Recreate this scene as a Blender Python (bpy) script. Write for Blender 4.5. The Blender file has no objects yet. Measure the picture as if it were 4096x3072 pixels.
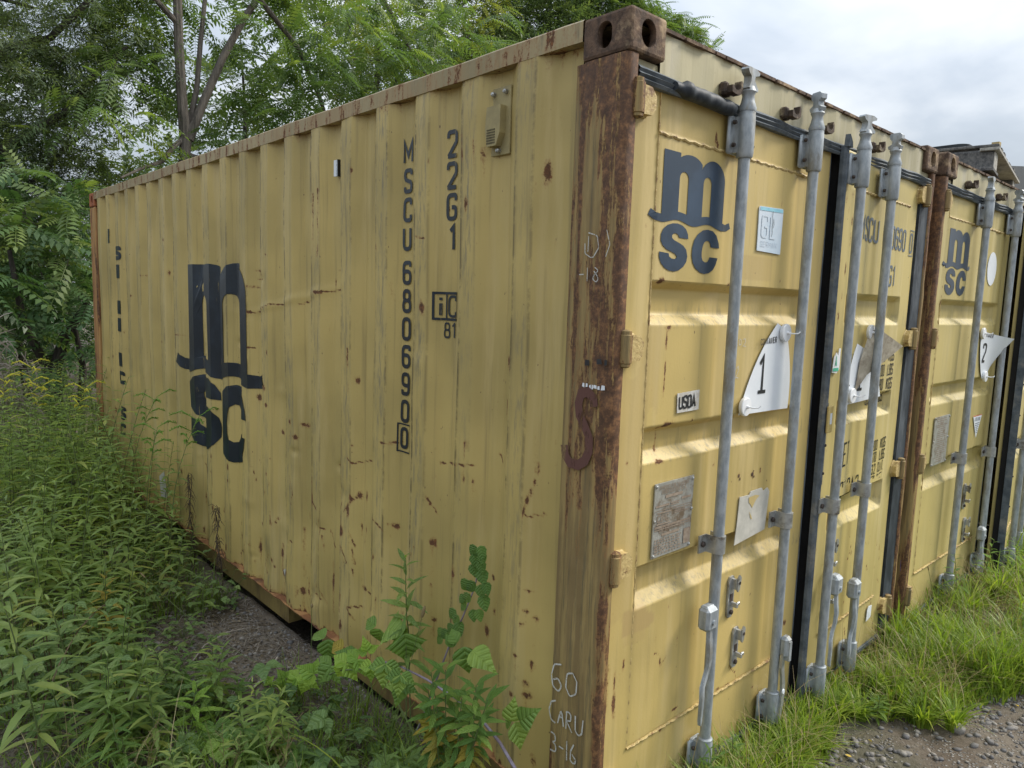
import bpy, bmesh, math, random
import numpy as np
from mathutils import Vector, Matrix
from mathutils.geometry import tessellate_polygon
random.seed(7)
rng = np.random.default_rng(11)
SC = bpy.context.scene
COL = SC.collection
PI = math.pi

# ------------------------------------------------------------------ camera
cd = bpy.data.cameras.new("camera")
cam = bpy.data.objects.new("camera", cd)
COL.objects.link(cam)
cd.sensor_width = 36.0
cd.lens = 25.34
cd.clip_start = 0.02
cd.clip_end = 1000
_r = Vector((0.73943702, -0.67245614, 0.03218116))
_u = Vector((0.05496515, 0.10794378, 0.99263637))
_b = Vector((-0.67097818, -0.73222325, 0.11677928))
cam.matrix_world = Matrix(((_r.x, _u.x, _b.x, -1.604), (_r.y, _u.y, _b.y, -1.3175), (_r.z, _u.z, _b.z, 1.7854), (0, 0, 0, 1)))
SC.camera = cam

# ------------------------------------------------------------------ light
SC.view_settings.view_transform = 'Standard'
SC.view_settings.look = 'None'
SC.view_settings.gamma = 1.0
SC.view_settings.use_curve_mapping = False
SC.view_settings.exposure = 0.92
SUN_DIR = Vector((0.66, -0.34, 0.67)).normalized()      # towards the sun
SUN_EL = math.asin(SUN_DIR.z)
SUN_AZ = math.atan2(SUN_DIR.x, SUN_DIR.y)
sl = bpy.data.lights.new("sun", 'SUN')
sl.energy = 1.9
sl.angle = math.radians(15.0)
sl.color = (1.0, 0.93, 0.82)
so = bpy.data.objects.new("sun", sl)
COL.objects.link(so)
so.rotation_euler = SUN_DIR.to_track_quat('Z', 'Y').to_euler()
so.location = (6, -4, 9)


class G:
    """small node-graph helper"""
    def __init__(s, tree):
        s.t = tree
        tree.nodes.clear()

    def n(s, typ, ins=None, **props):
        nd = s.t.nodes.new('ShaderNode' + typ)
        for k, v in props.items():
            setattr(nd, k, v)
        for k, v in (ins or {}).items():
            s.put(nd.inputs[k], v)
        return nd

    def put(s, sock, v):
        if isinstance(v, bpy.types.NodeSocket):
            s.t.links.new(v, sock)
        elif isinstance(v, (tuple, list)) and len(v) == 3 and sock.type == 'RGBA':
            sock.default_value = (*v, 1)
        else:
            sock.default_value = v

    def m(s, op, a, b=0.0, c=0.0, clamp=False):
        nd = s.n('Math', {0: a, 1: b, 2: c}, operation=op)
        nd.use_clamp = clamp
        return nd.outputs[0]

    def mix(s, f, a, b, mode='MIX'):
        nd = s.n('Mix', {0: f, 6: a, 7: b}, data_type='RGBA', blend_type=mode)
        return nd.outputs[2]

    def noise(s, vec, scale=1.0, detail=4.0, rough=0.55, dist=0.0):
        return s.n('TexNoise', {'Vector': vec, 'Scale': scale, 'Detail': detail, 'Roughness': rough, 'Distortion': dist}).outputs[0]

    def map(s, vec, scale=(1, 1, 1), loc=(0, 0, 0), rot=(0, 0, 0)):
        return s.n('Mapping', {0: vec, 1: loc, 2: rot, 3: scale}).outputs[0]

    def step(s, v, a, b):
        return s.n('MapRange', {0: v, 1: a, 2: b, 3: 0.0, 4: 1.0}, interpolation_type='SMOOTHSTEP').outputs[0]

    def attr(s, name):
        return s.n('Attribute', attribute_name=name).outputs['Fac']

    def ramp(s, f, stops):
        nd = s.n('ValToRGB', {0: f})
        el = nd.color_ramp.elements
        while len(el) < len(stops):
            el.new(0.5)
        for e, (p, c) in zip(el, stops):
            e.position = p
            e.color = (*c, 1)
        return nd.outputs[0]

    def obj(s, seeded=True):
        o = s.n('TexCoord').outputs['Object']
        if seeded:
            r = s.n('ObjectInfo').outputs['Random']
            off = s.n('CombineXYZ', {0: s.m('MULTIPLY', r, 13.0), 1: s.m('MULTIPLY', r, 7.0), 2: s.m('MULTIPLY', r, 5.0)}).outputs[0]
            o = s.n('VectorMath', {0: o, 1: off}, operation='ADD').outputs[0]
        return o

    def bump(s, h, strength=0.3, dist=0.01):
        return s.n('Bump', {'Height': h, 'Strength': strength, 'Distance': dist}).outputs[0]

    def out(s, sh):
        o = s.n('OutputMaterial' if s.kind == 'M' else 'OutputWorld')
        s.t.links.new(sh, o.inputs['Surface'])


def mat(name):
    m = bpy.data.materials.new(name)
    m.use_nodes = True
    g = G(m.node_tree)
    g.kind = 'M'
    return m, g


def pbsdf(g, col, rough=0.5, metal=0.0, normal=None, spec=0.5):
    ins = {'Base Color': col, 'Roughness': rough, 'Metallic': metal, 'Specular IOR Level': spec}
    if normal is not None:
        ins['Normal'] = normal
    return g.n('BsdfPrincipled', ins).outputs[0]


# world: hazy daylight sky behind broken grey-white cloud
W = bpy.data.worlds.new("World")
SC.world = W
W.use_nodes = True
g = G(W.node_tree)
g.kind = 'W'
sky = g.n('TexSky', sky_type='NISHITA')
sky.sun_disc = False
sky.sun_elevation = SUN_EL
sky.sun_rotation = SUN_AZ
sky.air_density = 1.2
sky.dust_density = 2.5
dirv = g.n('TexCoord').outputs['Generated']
sep = g.n('SeparateXYZ', {0: dirv})
zz = g.m('ADD', g.m('MAXIMUM', sep.outputs[2], 0.0), 0.22)
cv = g.n('CombineXYZ', {0: g.m('DIVIDE', sep.outputs[0], zz), 1: g.m('DIVIDE', sep.outputs[1], zz), 2: 0.0}).outputs[0]
n1 = g.noise(g.map(cv, (1.05, 1.35, 1), (3.1, 0.6, 0)), 1.15, 6, 0.5, 0.25)
n2 = g.noise(g.map(cv, (1, 1, 1), (7.7, 4.2, 0)), 2.6, 5, 0.5, 0.2)
cl = g.m('ADD', g.m('MULTIPLY', n1, 0.72), g.m('MULTIPLY', n2, 0.28))
glow = g.n('VectorMath', {0: dirv, 1: tuple(SUN_DIR)}, operation='DOT_PRODUCT').outputs['Value']
glow = g.m('POWER', g.m('MAXIMUM', glow, 0.0), 10.0)
ccol = g.ramp(cl, [(0.36, (0.44, 0.50, 0.58)), (0.47, (0.54, 0.60, 0.68)), (0.55, (0.70, 0.745, 0.80)), (0.68, (0.90, 0.93, 0.96))])
b1 = g.n('Background', {0: sky.outputs[0], 1: 0.10}).outputs[0]
b2 = g.n('Background', {0: ccol, 1: g.m('ADD', g.m('MULTIPLY_ADD', g.m('MAXIMUM', sep.outputs[2], 0.0), 1.08, 0.37), g.m('MULTIPLY', glow, 0.35))}).outputs[0]
g.out(g.n('MixShader', {0: 0.88, 1: b1, 2: b2}).outputs[0])


# ------------------------------------------------------------------ scene helpers
def tag(o, label=None, cat=None, group=None, kind=None):
    if label: o['label'] = label
    if cat: o['category'] = cat
    if group: o['group'] = group
    if kind: o['kind'] = kind
    return o


def empty(name, loc=(0, 0, 0), rz=0.0, label=None, cat=None, group=None):
    o = bpy.data.objects.new(name, None)
    COL.objects.link(o)
    o.location = loc
    o.rotation_euler = (0, 0, rz)
    o.empty_display_size = 0.1
    return tag(o, label, cat, group)


def np_mesh(name, V, F, attrs=None, smooth=False, uv=None):
    """V (n,3) array; F (m,k) int array with k = 3 or 4, or a list of such arrays"""
    V = np.asarray(V, dtype=np.float32)
    Fs = F if isinstance(F, list) else [F]
    Fs = [np.asarray(f, dtype=np.int32) for f in Fs if len(f)]
    me = bpy.data.meshes.new(name)
    me.vertices.add(len(V))
    me.vertices.foreach_set('co', V.ravel())
    nl = sum(f.size for f in Fs)
    npoly = sum(len(f) for f in Fs)
    me.loops.add(nl)
    li = np.concatenate([f.ravel() for f in Fs])
    me.loops.foreach_set('vertex_index', li)
    me.polygons.add(npoly)
    tot = np.concatenate([np.full(len(f), f.shape[1], dtype=np.int32) for f in Fs])
    st = np.concatenate(([0], np.cumsum(tot)[:-1])).astype(np.int32)
    me.polygons.foreach_set('loop_start', st)
    me.polygons.foreach_set('loop_total', tot)
    if smooth:
        me.polygons.foreach_set('use_smooth', np.ones(npoly, dtype=bool))
    if uv is not None:
        l = me.uv_layers.new(name='UVMap')
        l.data.foreach_set('uv', np.asarray(uv, dtype=np.float32)[li].ravel())
    for k, a in (attrs or {}).items():
        at = me.attributes.new(k, 'FLOAT', 'POINT')
        at.data.foreach_set('value', np.asarray(a, dtype=np.float32))
    me.update(calc_edges=True)
    return me


def link(name, me, m, parent=None):
    o = bpy.data.objects.new(name, me)
    COL.objects.link(o)
    if m is not None and len(me.materials) == 0:
        me.materials.append(m)
    if parent is not None:
        o.parent = parent
    return o


class MB:
    """collects simple shapes into one mesh"""
    def __init__(s):
        s.v = []; s.f = []

    def add(s, vs, fs):
        b = len(s.v)
        s.v += [tuple(p) for p in vs]
        s.f += [tuple(i + b for i in f) for f in fs]
        return s

    def box(s, a, b, M=None, ch=0.0):
        x0, y0, z0 = a; x1, y1, z1 = b
        if ch <= 0:
            vs = [(x0, y0, z0), (x1, y0, z0), (x1, y1, z0), (x0, y1, z0), (x0, y0, z1), (x1, y0, z1), (x1, y1, z1), (x0, y1, z1)]
            fs = [(0, 3, 2, 1), (4, 5, 6, 7), (0, 1, 5, 4), (1, 2, 6, 5), (2, 3, 7, 6), (3, 0, 4, 7)]
        else:
            vs = []; idx = {}
            c = [(x0, x1), (y0, y1), (z0, z1)]
            for i in (0, 1):
                for j in (0, 1):
                    for k in (0, 1):
                        for ax in range(3):
                            p = [c[0][i], c[1][j], c[2][k]]
                            for q in range(3):
                                if q != ax:
                                    p[q] += ch if (i, j, k)[q] == 0 else -ch
                            idx[(i, j, k, ax)] = len(vs); vs.append(tuple(p))
            fs = []
            for ax in range(3):
                o1, o2 = [q for q in range(3) if q != ax]
                for sd in (0, 1):
                    q = []
                    for (p1, p2) in ((0, 0), (1, 0), (1, 1), (0, 1)):
                        k = [0, 0, 0]; k[ax] = sd; k[o1] = p1; k[o2] = p2
                        q.append(idx[(*k, ax)])
                    flip = (sd == 0) != (ax == 1)
                    fs.append(tuple(q[::-1] if flip else q))
            for ax in range(3):
                o1, o2 = [q for q in range(3) if q != ax]
                for p1 in (0, 1):
                    for p2 in (0, 1):
                        k0 = [0, 0, 0]; k1 = [0, 0, 0]
                        k0[ax] = 0; k1[ax] = 1
                        for k in (k0, k1):
                            k[o1] = p1; k[o2] = p2
                        fs.append((idx[(*k0, o1)], idx[(*k1, o1)], idx[(*k1, o2)], idx[(*k0, o2)]))
            for i in (0, 1):
                for j in (0, 1):
                    for k in (0, 1):
                        fs.append((idx[(i, j, k, 0)], idx[(i, j, k, 1)], idx[(i, j, k, 2)]))
        if M is not None:
            vs = [tuple(M @ Vector(p)) for p in vs]
        return s.add(vs, fs)

    def tube(s, pts, r, n=10, cap=True):
        pts = [Vector(p) for p in pts]
        rs = r if isinstance(r, (list, tuple)) else [r] * len(pts)
        vs = []; fs = []
        t0 = (pts[1] - pts[0]).normalized()
        ref = Vector((1, 0, 0)) if abs(t0.x) < 0.8 else Vector((0, 1, 0))
        nrm = (ref - t0 * ref.dot(t0)).normalized()
        for i, p in enumerate(pts):
            t = (pts[min(i + 1, len(pts) - 1)] - pts[max(i - 1, 0)])
            if t.length > 1e-9:
                t.normalize()
            else:
                t = t0
            nrm = (nrm - t * nrm.dot(t))
            if nrm.length < 1e-6:
                nrm = t.orthogonal()
            nrm.normalize()
            bn = t.cross(nrm)
            for k in range(n):
                a = 2 * PI * k / n
                vs.append(p + (nrm * math.cos(a) + bn * math.sin(a)) * rs[i])
        for i in range(len(pts) - 1):
            for k in range(n):
                a = i * n + k; b = i * n + (k + 1) % n
                fs.append((a, b, b + n, a + n))
        if cap:
            fs.append(tuple(range(n))[::-1]); fs.append(tuple((len(pts) - 1) * n + k for k in range(n)))
        return s.add(vs, fs)

    def lathe(s, prof, c=(0, 0, 0), axis='z', n=16):
        """prof: (r, h) list; revolved round an axis through c"""
        vs = []; fs = []
        for (r, h) in prof:
            for k in range(n):
                a = 2 * PI * k / n
                ca, sa = r * math.cos(a), r * math.sin(a)
                p = {'z': (ca, sa, h), 'y': (ca, h, sa), 'x': (h, ca, sa)}[axis]
                vs.append((c[0] + p[0], c[1] + p[1], c[2] + p[2]))
        for i in range(len(prof) - 1):
            for k in range(n):
                a = i * n + k; b = i * n + (k + 1) % n
                fs.append((a, b, b + n, a + n))
        fs.append(tuple(range(n))[::-1]); fs.append(tuple((len(prof) - 1) * n + k for k in range(n)))
        return s.add(vs, fs)

    def prism(s, poly, d0, d1, plane='xz'):
        """extrude a 2D outline between depth d0 and d1"""
        n = len(poly)
        def P(p, d):
            return {'xz': (p[0], d, p[1]), 'yz': (d, p[0], p[1]), 'xy': (p[0], p[1], d)}[plane]
        vs = [P(p, d0) for p in poly] + [P(p, d1) for p in poly]
        fs = [tuple(range(n)), tuple(range(2 * n - 1, n - 1, -1))]
        fs += [(i, i + n, (i + 1) % n + n, (i + 1) % n) for i in range(n)]
        return s.add(vs, fs)

    def xform(s, M):
        s.v = [tuple(M @ Vector(p)) for p in s.v]
        return s

    def mesh(s, name, smooth=False):
        me = bpy.data.meshes.new(name)
        me.from_pydata(s.v, [], s.f)
        bm = bmesh.new(); bm.from_mesh(me)
        bmesh.ops.recalc_face_normals(bm, faces=bm.faces)
        bm.to_mesh(me); bm.free()
        if smooth:
            me.polygons.foreach_set('use_smooth', [True] * len(me.polygons))
        me.update()
        return me

    def build(s, name, m, parent=None, smooth=False, label=None):
        o = link(name, s.mesh(name, smooth), m, parent)
        if smooth:
            try:
                o.data.set_sharp_from_angle(angle=math.radians(38))
            except Exception:
                pass
        if label: o['label'] = label
        return o


def copy_tree(o, parent=None):
    c = o.copy()
    COL.objects.link(c)
    if parent is not None:
        c.parent = parent
        c.matrix_parent_inverse = o.matrix_parent_inverse.copy()
    for ch in list(o.children):
        copy_tree(ch, c)
    return c


# ------------------------------------------------------------------ lettering
def fillet(pts, r, closed, seg=5):
    n = len(pts); out = []
    for i in range(n):
        p = Vector((*pts[i], 0))
        if (not closed and i in (0, n - 1)) or r <= 0:
            out.append((p.x, p.y)); continue
        a = Vector((*pts[i - 1], 0)); b = Vector((*pts[(i + 1) % n], 0))
        da = (a - p); db = (b - p)
        la, lb = da.length, db.length
        ang = da.angle(db)
        if ang > 3.0:
            out.append((p.x, p.y)); continue
        d = min(r / max(math.tan(ang / 2), 0.05), la * 0.48, lb * 0.48)
        q0 = p + da.normalized() * d; q1 = p + db.normalized() * d
        for k in range(seg + 1):
            t = k / seg
            q = q0 * (1 - t) ** 2 + p * 2 * t * (1 - t) + q1 * t * t
            out.append((q.x, q.y))
    return out


w_ = 0.44
GLY = {
 '0': [([(0, 0), (w_, 0), (w_, 1), (0, 1)], 1, .2)],
 '1': [([(.06, .8), (.24, 1), (.24, 0)], 0, 0)],
 '2': [([(0, .76), (0, 1), (w_, 1), (w_, .58), (0, .0)], 0, .2), ([(-.02, 0), (w_, 0)], 0, 0)],
 '3': [([(0, .78), (0, 1), (w_, 1), (w_, .53), (.12, .53)], 0, .17), ([(.2, .53), (w_, .53), (w_, 0), (0, 0), (0, .22)], 0, .19)],
 '4': [([(.33, 0), (.33, 1), (0, .28), (w_ + .04, .28)], 0, 0)],
 '5': [([(w_, 1), (.02, 1), (.02, .55), (w_, .6), (w_, 0), (0, 0), (0, .22)], 0, .16)],
 '6': [([(w_, .8), (w_, 1), (0, 1), (0, 0), (w_, 0), (w_, .57), (.03, .57)], 0, .19)],
 '7': [([(0, 1), (w_, 1), (.12, 0)], 0, 0)],
 '8': [([(0, 0), (w_, 0), (w_, .53), (0, .53)], 1, .17), ([(.03, .53), (w_ - .03, .53), (w_ - .03, 1), (.03, 1)], 1, .16)],
 '9': [([(0, .2), (0, 0), (w_, 0), (w_, 1), (0, 1), (0, .43), (w_ - .03, .43)], 0, .19)],
 'A': [([(0, 0), (.22, 1), (.44, 0)], 0, 0), ([(.08, .3), (.36, .3)], 0, 0)],
 'B': [([(0, 0), (w_, 0), (w_, .52), (0, .52)], 1, .12), ([(0, .52), (w_ - .03, .52), (w_ - .03, 1), (0, 1)], 1, .12)],
 'C': [([(w_, .74), (w_, 1), (0, 1), (0, 0), (w_, 0), (w_, .26)], 0, .2)],
 'D': [([(0, 0), (w_, 0), (w_, 1), (0, 1)], 1, .15)],
 'E': [([(w_, 1), (0, 1), (0, 0), (w_, 0)], 0, 0), ([(0, .52), (.36, .52)], 0, 0)],
 'F': [([(w_, 1), (0, 1), (0, 0)], 0, 0), ([(0, .52), (.36, .52)], 0, 0)],
 'G': [([(w_, .76), (w_, 1), (0, 1), (0, 0), (w_, 0), (w_, .48), (.22, .48)], 0, .18)],
 'H': [([(0, 0), (0, 1)], 0, 0), ([(w_, 0), (w_, 1)], 0, 0), ([(0, .5), (w_, .5)], 0, 0)],
 'I': [([(.05, 0), (.05, 1)], 0, 0)],
 'K': [([(0, 0), (0, 1)], 0, 0), ([(w_, 1), (.02, .42)], 0, 0), ([(.14, .58), (w_, 0)], 0, 0)],
 'L': [([(0, 1), (0, 0), (w_ - .04, 0)], 0, 0)],
 'M': [([(0, 0), (0, 1), (.27, .3), (.54, 1), (.54, 0)], 0, 0)],
 'N': [([(0, 0), (0, 1), (w_, 0), (w_, 1)], 0, 0)],
 'O': [([(0, 0), (w_, 0), (w_, 1), (0, 1)], 1, .2)],
 'P': [([(0, 0), (0, 1), (w_, 1), (w_, .46), (0.02, .46)], 0, .14)],
 'R': [([(0, 0), (0, 1), (w_, 1), (w_, .48), (0.02, .48)], 0, .14), ([(.2, .48), (w_, 0)], 0, 0)],
 'S': [([(w_, .78), (w_, 1), (0, 1), (0, .58), (w_, .42), (w_, 0), (0, 0), (0, .22)], 0, .17)],
 'T': [([(0, 1), (.46, 1)], 0, 0), ([(.23, 1), (.23, 0)], 0, 0)],
 'U': [([(0, 1), (0, 0), (w_, 0), (w_, 1)], 0, .2)],
 'V': [([(0, 1), (.22, 0), (.44, 1)], 0, 0)],
 'W': [([(0, 1), (.14, 0), (.29, .7), (.44, 0), (.58, 1)], 0, 0)],
 'X': [([(0, 0), (.44, 1)], 0, 0), ([(0, 1), (.44, 0)], 0, 0)],
 'Y': [([(0, 1), (.22, .5), (.44, 1)], 0, 0), ([(.22, .5), (.22, 0)], 0, 0)],
 'i': [([(.08, 0), (.08, .62)], 0, 0), ([(.08, .78), (.08, .92)], 0, 0)],
 'c': [([(.42, .66), (.42, .86), (0, .86), (0, 0), (.42, 0), (.42, .2)], 0, .22)],
 '.': [([(.04, -.02), (.04, .1)], 0, 0)], ',': [([(.06, .1), (.0, -.12)], 0, 0)],
 ':': [([(.04, .1), (.04, .22)], 0, 0), ([(.04, .6), (.04, .72)], 0, 0)],
 '-': [([(.04, .5), (.32, .5)], 0, 0)],
}


def stroke(pts, closed, th):
    """quads of a stroked polyline: list of ((4 pts))"""
    n = len(pts); P = [Vector((*p, 0)) for p in pts]; L = []; R = []
    for i in range(n):
        a = P[i - 1] if (i > 0 or closed) else P[i]
        b = P[(i + 1) % n] if (i < n - 1 or closed) else P[i]
        d1 = (P[i] - a); d2 = (b - P[i])
        if d1.length < 1e-9: d1 = d2
        if d2.length < 1e-9: d2 = d1
        d1 = d1.normalized(); d2 = d2.normalized()
        t = d1 + d2
        if t.length < 1e-3: t = d1
        t.normalize()
        nn = Vector((-t.y, t.x, 0)); c = max(nn.dot(Vector((-d1.y, d1.x, 0))), 0.5)
        L.append(P[i] + nn * th / 2 / c); R.append(P[i] - nn * th / 2 / c)
    q = []
    for i in range(n if closed else n - 1):
        j = (i + 1) % n
        q.append([tuple(L[i][:2]), tuple(L[j][:2]), tuple(R[j][:2]), tuple(R[i][:2])])
    return q


class Ink:
    """flat lettering in (h, v); each stroke gets its own tiny lift so that crossing strokes never share a plane"""
    def __init__(s):
        s.q = []; s.k = 0

    def path(s, pts, th, closed=False, r=0.0):
        s.k += 1
        lift = 0.00025 * (s.k % 5)
        for q in stroke(fillet(pts, r, closed), closed, th):
            s.q.append((q, lift))
        return s

    def poly(s, loops):
        s.k += 1
        lift = 0.00025 * (s.k % 5)
        flat = [p for l in loops for p in l]
        for t in tessellate_polygon([[Vector((*p, 0)) for p in l] for l in loops]):
            s.q.append(([flat[i] for i in t], lift))
        return s

    def text(s, txt, h, v, H, wx=1.0, th=0.14, sp=0.24, skip=0.35, vertical=False, pitch=1.3):
        x = h; y = v
        for ch in txt:
            if ch == ' ':
                x += skip * H * wx
                if vertical: x = h; y -= H * pitch * 0.42
                continue
            wmax = 0
            for (pts, cl, r) in GLY[ch]:
                wmax = max(wmax, max(p[0] for p in pts))
                s.path([(x + p[0] * H * wx, y + p[1] * H) for p in pts], th * H * min(wx, 1), bool(cl), r * H * min(wx, 1.0))
            if vertical:
                y -= H * pitch
            else:
                x += (wmax + sp) * H * wx
        return s

    def rough(s, amp, seed=1):
        rr = random.Random(seed)
        s.q = [([(a + rr.uniform(-amp, amp), b + rr.uniform(-amp, amp)) for a, b in q], l) for q, l in s.q]
        return s

    def build(s, name, m, parent, mapper, cuts=(), label=None):
        bm = bmesh.new()
        for q, l in s.q:
            bm.faces.new([bm.verts.new((p[0], p[1], l)) for p in q])
        for c in cuts:
            geo = bm.verts[:] + bm.edges[:] + bm.faces[:]
            bmesh.ops.bisect_plane(bm, geom=geo, plane_co=(c, 0, 0), plane_no=(1, 0, 0), dist=1e-6)
        for v in bm.verts:
            v.co = mapper(v.co.x, v.co.y, v.co.z)
        me = bpy.data.meshes.new(name)
        bm.to_mesh(me); bm.free()
        o = link(name, me, m, parent)
        if label: o['label'] = label
        return o


def wave_v(u, lo, hi):
    return (lo + hi) / 2 - (hi - lo) / 2 * math.cos(2 * PI * (u - 0.0) / 0.5)


def logo_ink(h0, v0, Wd, Ht, ext=0.18, flip=1, ca=(.25, .39), cb=(.635, .77), sS=1.0, cS=(0, 1.0)):
    """the emblem: an arched m over a wave band over bold s and c; (h0, v0) = left foot of the m / foot of the letters"""
    K = Ink()
    T = lambda u, v: (h0 + flip * u * Wd, v0 + v * Ht)
    arc = lambda cx, cy, rx, ry, a0, a1, n=12: [(cx + rx * math.cos(math.radians(a0 + (a1 - a0) * i / n)), cy + ry * math.sin(math.radians(a0 + (a1 - a0) * i / n))) for i in range(n + 1)]
    outer = [(0, .46), (0, 1.0), (.25, 1.0), (.25, .965)]
    outer += [(u, .86 + .140 * math.sqrt(max(0, 1 - ((u - .41) / .24) ** 2))) for u in [.25 + .35 * i / 9 for i in range(10)]]
    outer += [(u, .83 + .170 * math.sqrt(max(0, 1 - ((u - .79) / .2105) ** 2))) for u in [.79 - .21 * math.cos(math.radians(26 + 154 * i / 14)) for i in range(15)]]
    outer += [(1.0, .47), (1.0, .408)]
    wb = [(1.0 - i / 24, 0) for i in range(25)]
    outer = [p for p in outer[1:-1]]
    bottom = [(u, .425 - .018 * math.cos(2 * PI * u / .5)) for u, _ in wb]
    top_r = [(1.0, .475), (1.0 + ext * .4, .47), (1.0 + ext * .85, .495)]
    tip_r = [(1.0 + ext, .445), (1.0 + ext * .6, .415)]
    top_l = [(-ext * .8, .505), (-ext * .45, .478), (0, .472)]
    tip_l = [(-ext * .5, .415), (-ext, .45)]
    full = outer + top_r + tip_r + bottom + tip_l + top_l
    def ctr(u0, u1, vt):
        n = 10
        a = [( (u0 + u1) / 2 + (u1 - u0) / 2 * math.cos(math.radians(180 - 180 * i / n)), vt - .06 + .06 * math.sin(math.radians(180 * i / n))) for i in range(n + 1)]
        b = [(u1 - (u1 - u0) * i / 6, .50 - .012 * math.cos(2 * PI * (u1 - (u1 - u0) * i / 6) / .5)) for i in range(7)]
        return a + b
    K.poly([[T(*p) for p in full], [T(*p) for p in ctr(*ca, .85)][::-1], [T(*p) for p in ctr(*cb, .85)][::-1]])
    # s and c, heavy letters drawn as outlines
    so_ = [(702,505),(698,470),(680,430),(650,403),(610,390),(570,392),(530,408),(500,438),(484,480),(484,530),(500,565),(530,595),(570,612),(600,627),(616,645),(614,660),(600,668),(575,665),(556,650),(550,625),(475,615),(478,660),(495,705),(525,740),(560,760),(600,766),(640,755),(675,725),(697,685),(702,640),(690,590),(665,560),(630,540),(590,522),(572,505),(570,485),(585,468),(605,468),(620,480),(627,498)]
    co_ = [(975,563),(968,520),(945,460),(910,425),(865,415),(820,425),(780,460),(752,510),(740,570),(738,630),(750,690),(775,735),(815,768),(855,780),(895,772),(930,745),(953,700),(966,645),(893,640),(888,660),(875,680),(855,684),(835,672),(825,645),(822,600),(828,550),(840,520),(860,506),(880,510),(893,530),(898,558)]
    N_ = lambda p: ((p[0] - 478) / 512, (772 - p[1] + .055 * (p[0] - 600)) / 925)
    K.poly([[T(N_(p)[0] * sS, N_(p)[1]) for p in so_]])
    K.poly([[T(cS[0] + N_(p)[0] * cS[1], N_(p)[1]) for p in co_]])
    return K
# ------------------------------------------------------------------ materials
YEL = (0.475, 0.360, 0.122)


def paint(name, base=YEL, rust=0.0, grime=0.35, attrs=True, tan=0.0, rough=0.42, streakz=1.3):
    m, g = mat(name)
    o = g.obj()
    big = g.noise(o, 1.7, 3, .5)
    col = g.mix(g.step(big, .30, .70), (base[0] * 1.06, base[1] * 1.06, base[2] * 1.1), (base[0] * .76, base[1] * .77, base[2] * .80))
    col = g.mix(g.step(g.noise(g.map(o, (9, 9, .7)), 1.0, 5, .6), .50, .72), col, (base[0] * 1.05, base[1] * 1.08, base[2] * 1.35))
    # rain streaks and grime
    st = g.step(g.noise(g.map(o, (34, 34, streakz)), 1.0, 4, .6), .52, .78)
    col = g.mix(g.m('MULTIPLY', st, grime), col, (.13, .105, .055))
    if tan > 0:
        tn = g.step(g.noise(g.map(o, (7, 7, 1.1)), 1.0, 6, .65), .45, .6)
        col = g.mix(g.m('MULTIPLY', tn, tan), col, (.30, .20, .085))
    fine = g.noise(o, 95, 4, .65)
    mid = g.noise(g.map(o, (30, 30, 14)), 1.0, 5, .68)
    if attrs:
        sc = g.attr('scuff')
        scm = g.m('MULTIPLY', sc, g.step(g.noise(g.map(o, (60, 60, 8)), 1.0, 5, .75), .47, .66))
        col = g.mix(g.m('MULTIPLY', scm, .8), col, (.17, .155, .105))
        ed = g.m('MULTIPLY', g.attr('edge'), g.step(g.noise(g.map(o, (3, 3, 3.6)), 1.0, 8, .8), .45, .57))
        col = g.mix(g.m('MULTIPLY', ed, .8), col, (.045, .035, .02))
        touch = g.attr('touch')
        col = g.mix(g.m('MULTIPLY', touch, .75), col, (.40, .285, .12))
        r = g.attr('rust')
    else:
        r = 0.0
    rv = g.m('ADD', g.m('ADD', r, rust), g.m('ADD', g.m('MULTIPLY', g.m('SUBTRACT', mid, .5), 1.5), g.m('MULTIPLY', g.m('SUBTRACT', fine, .5), .8)))
    if rust > 0:
        lg = g.noise(g.map(o, (16, 16, 1.9)), 1.0, 6, .7)
        rv = g.m('ADD', rv, g.m('MULTIPLY', g.m('SUBTRACT', lg, .5), 2.6))
    halo = g.step(rv, .22, .62)
    core = g.step(rv, .50, .66)
    col = g.mix(g.m('MULTIPLY', halo, .55), col, (.26, .125, .04))
    rc = g.ramp(fine, [(.3, (.045, .022, .014)), (.55, (.11, .045, .022)), (.75, (.24, .10, .035))])
    col = g.mix(g.m('MULTIPLY', core, .93), col, rc)
    # small dark specks
    spk = g.step(g.noise(g.map(o, (55, 55, 40)), 1.0, 2, .5), .74, .79)
    col = g.mix(g.m('MULTIPLY', spk, .75), col, (.09, .05, .03))
    h = g.m('ADD', g.m('MULTIPLY', core, -.8), g.m('ADD', g.m('MULTIPLY', fine, .25), g.m('MULTIPLY', mid, .35)))
    ro = g.m('ADD', rough, g.m('MULTIPLY', core, .42))
    ro = g.m('ADD', ro, g.m('MULTIPLY', big, .15))
    g.out(pbsdf(g, col, ro, 0, g.bump(h, .35, .004), .4))
    return m


def simple(name, c1, c2, scale=20, rough=.6, metal=0, bump=.3, stretch=(1, 1, 1), lo=.35, hi=.65, dust=None, spec=.4, bd=.004):
    m, g = mat(name)
    o = g.obj()
    n = g.noise(g.map(o, stretch), scale, 6, .65)
    col = g.mix(g.step(n, lo, hi), c1, c2)
    if dust:
        col = g.mix(g.step(g.noise(g.map(o, stretch), scale * .31, 5, .7), .5, .68), col, dust)
    g.out(pbsdf(g, col, g.m('ADD', rough, g.m('MULTIPLY', n, .15)), metal, g.bump(n, bump, bd), spec))
    return m


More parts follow.
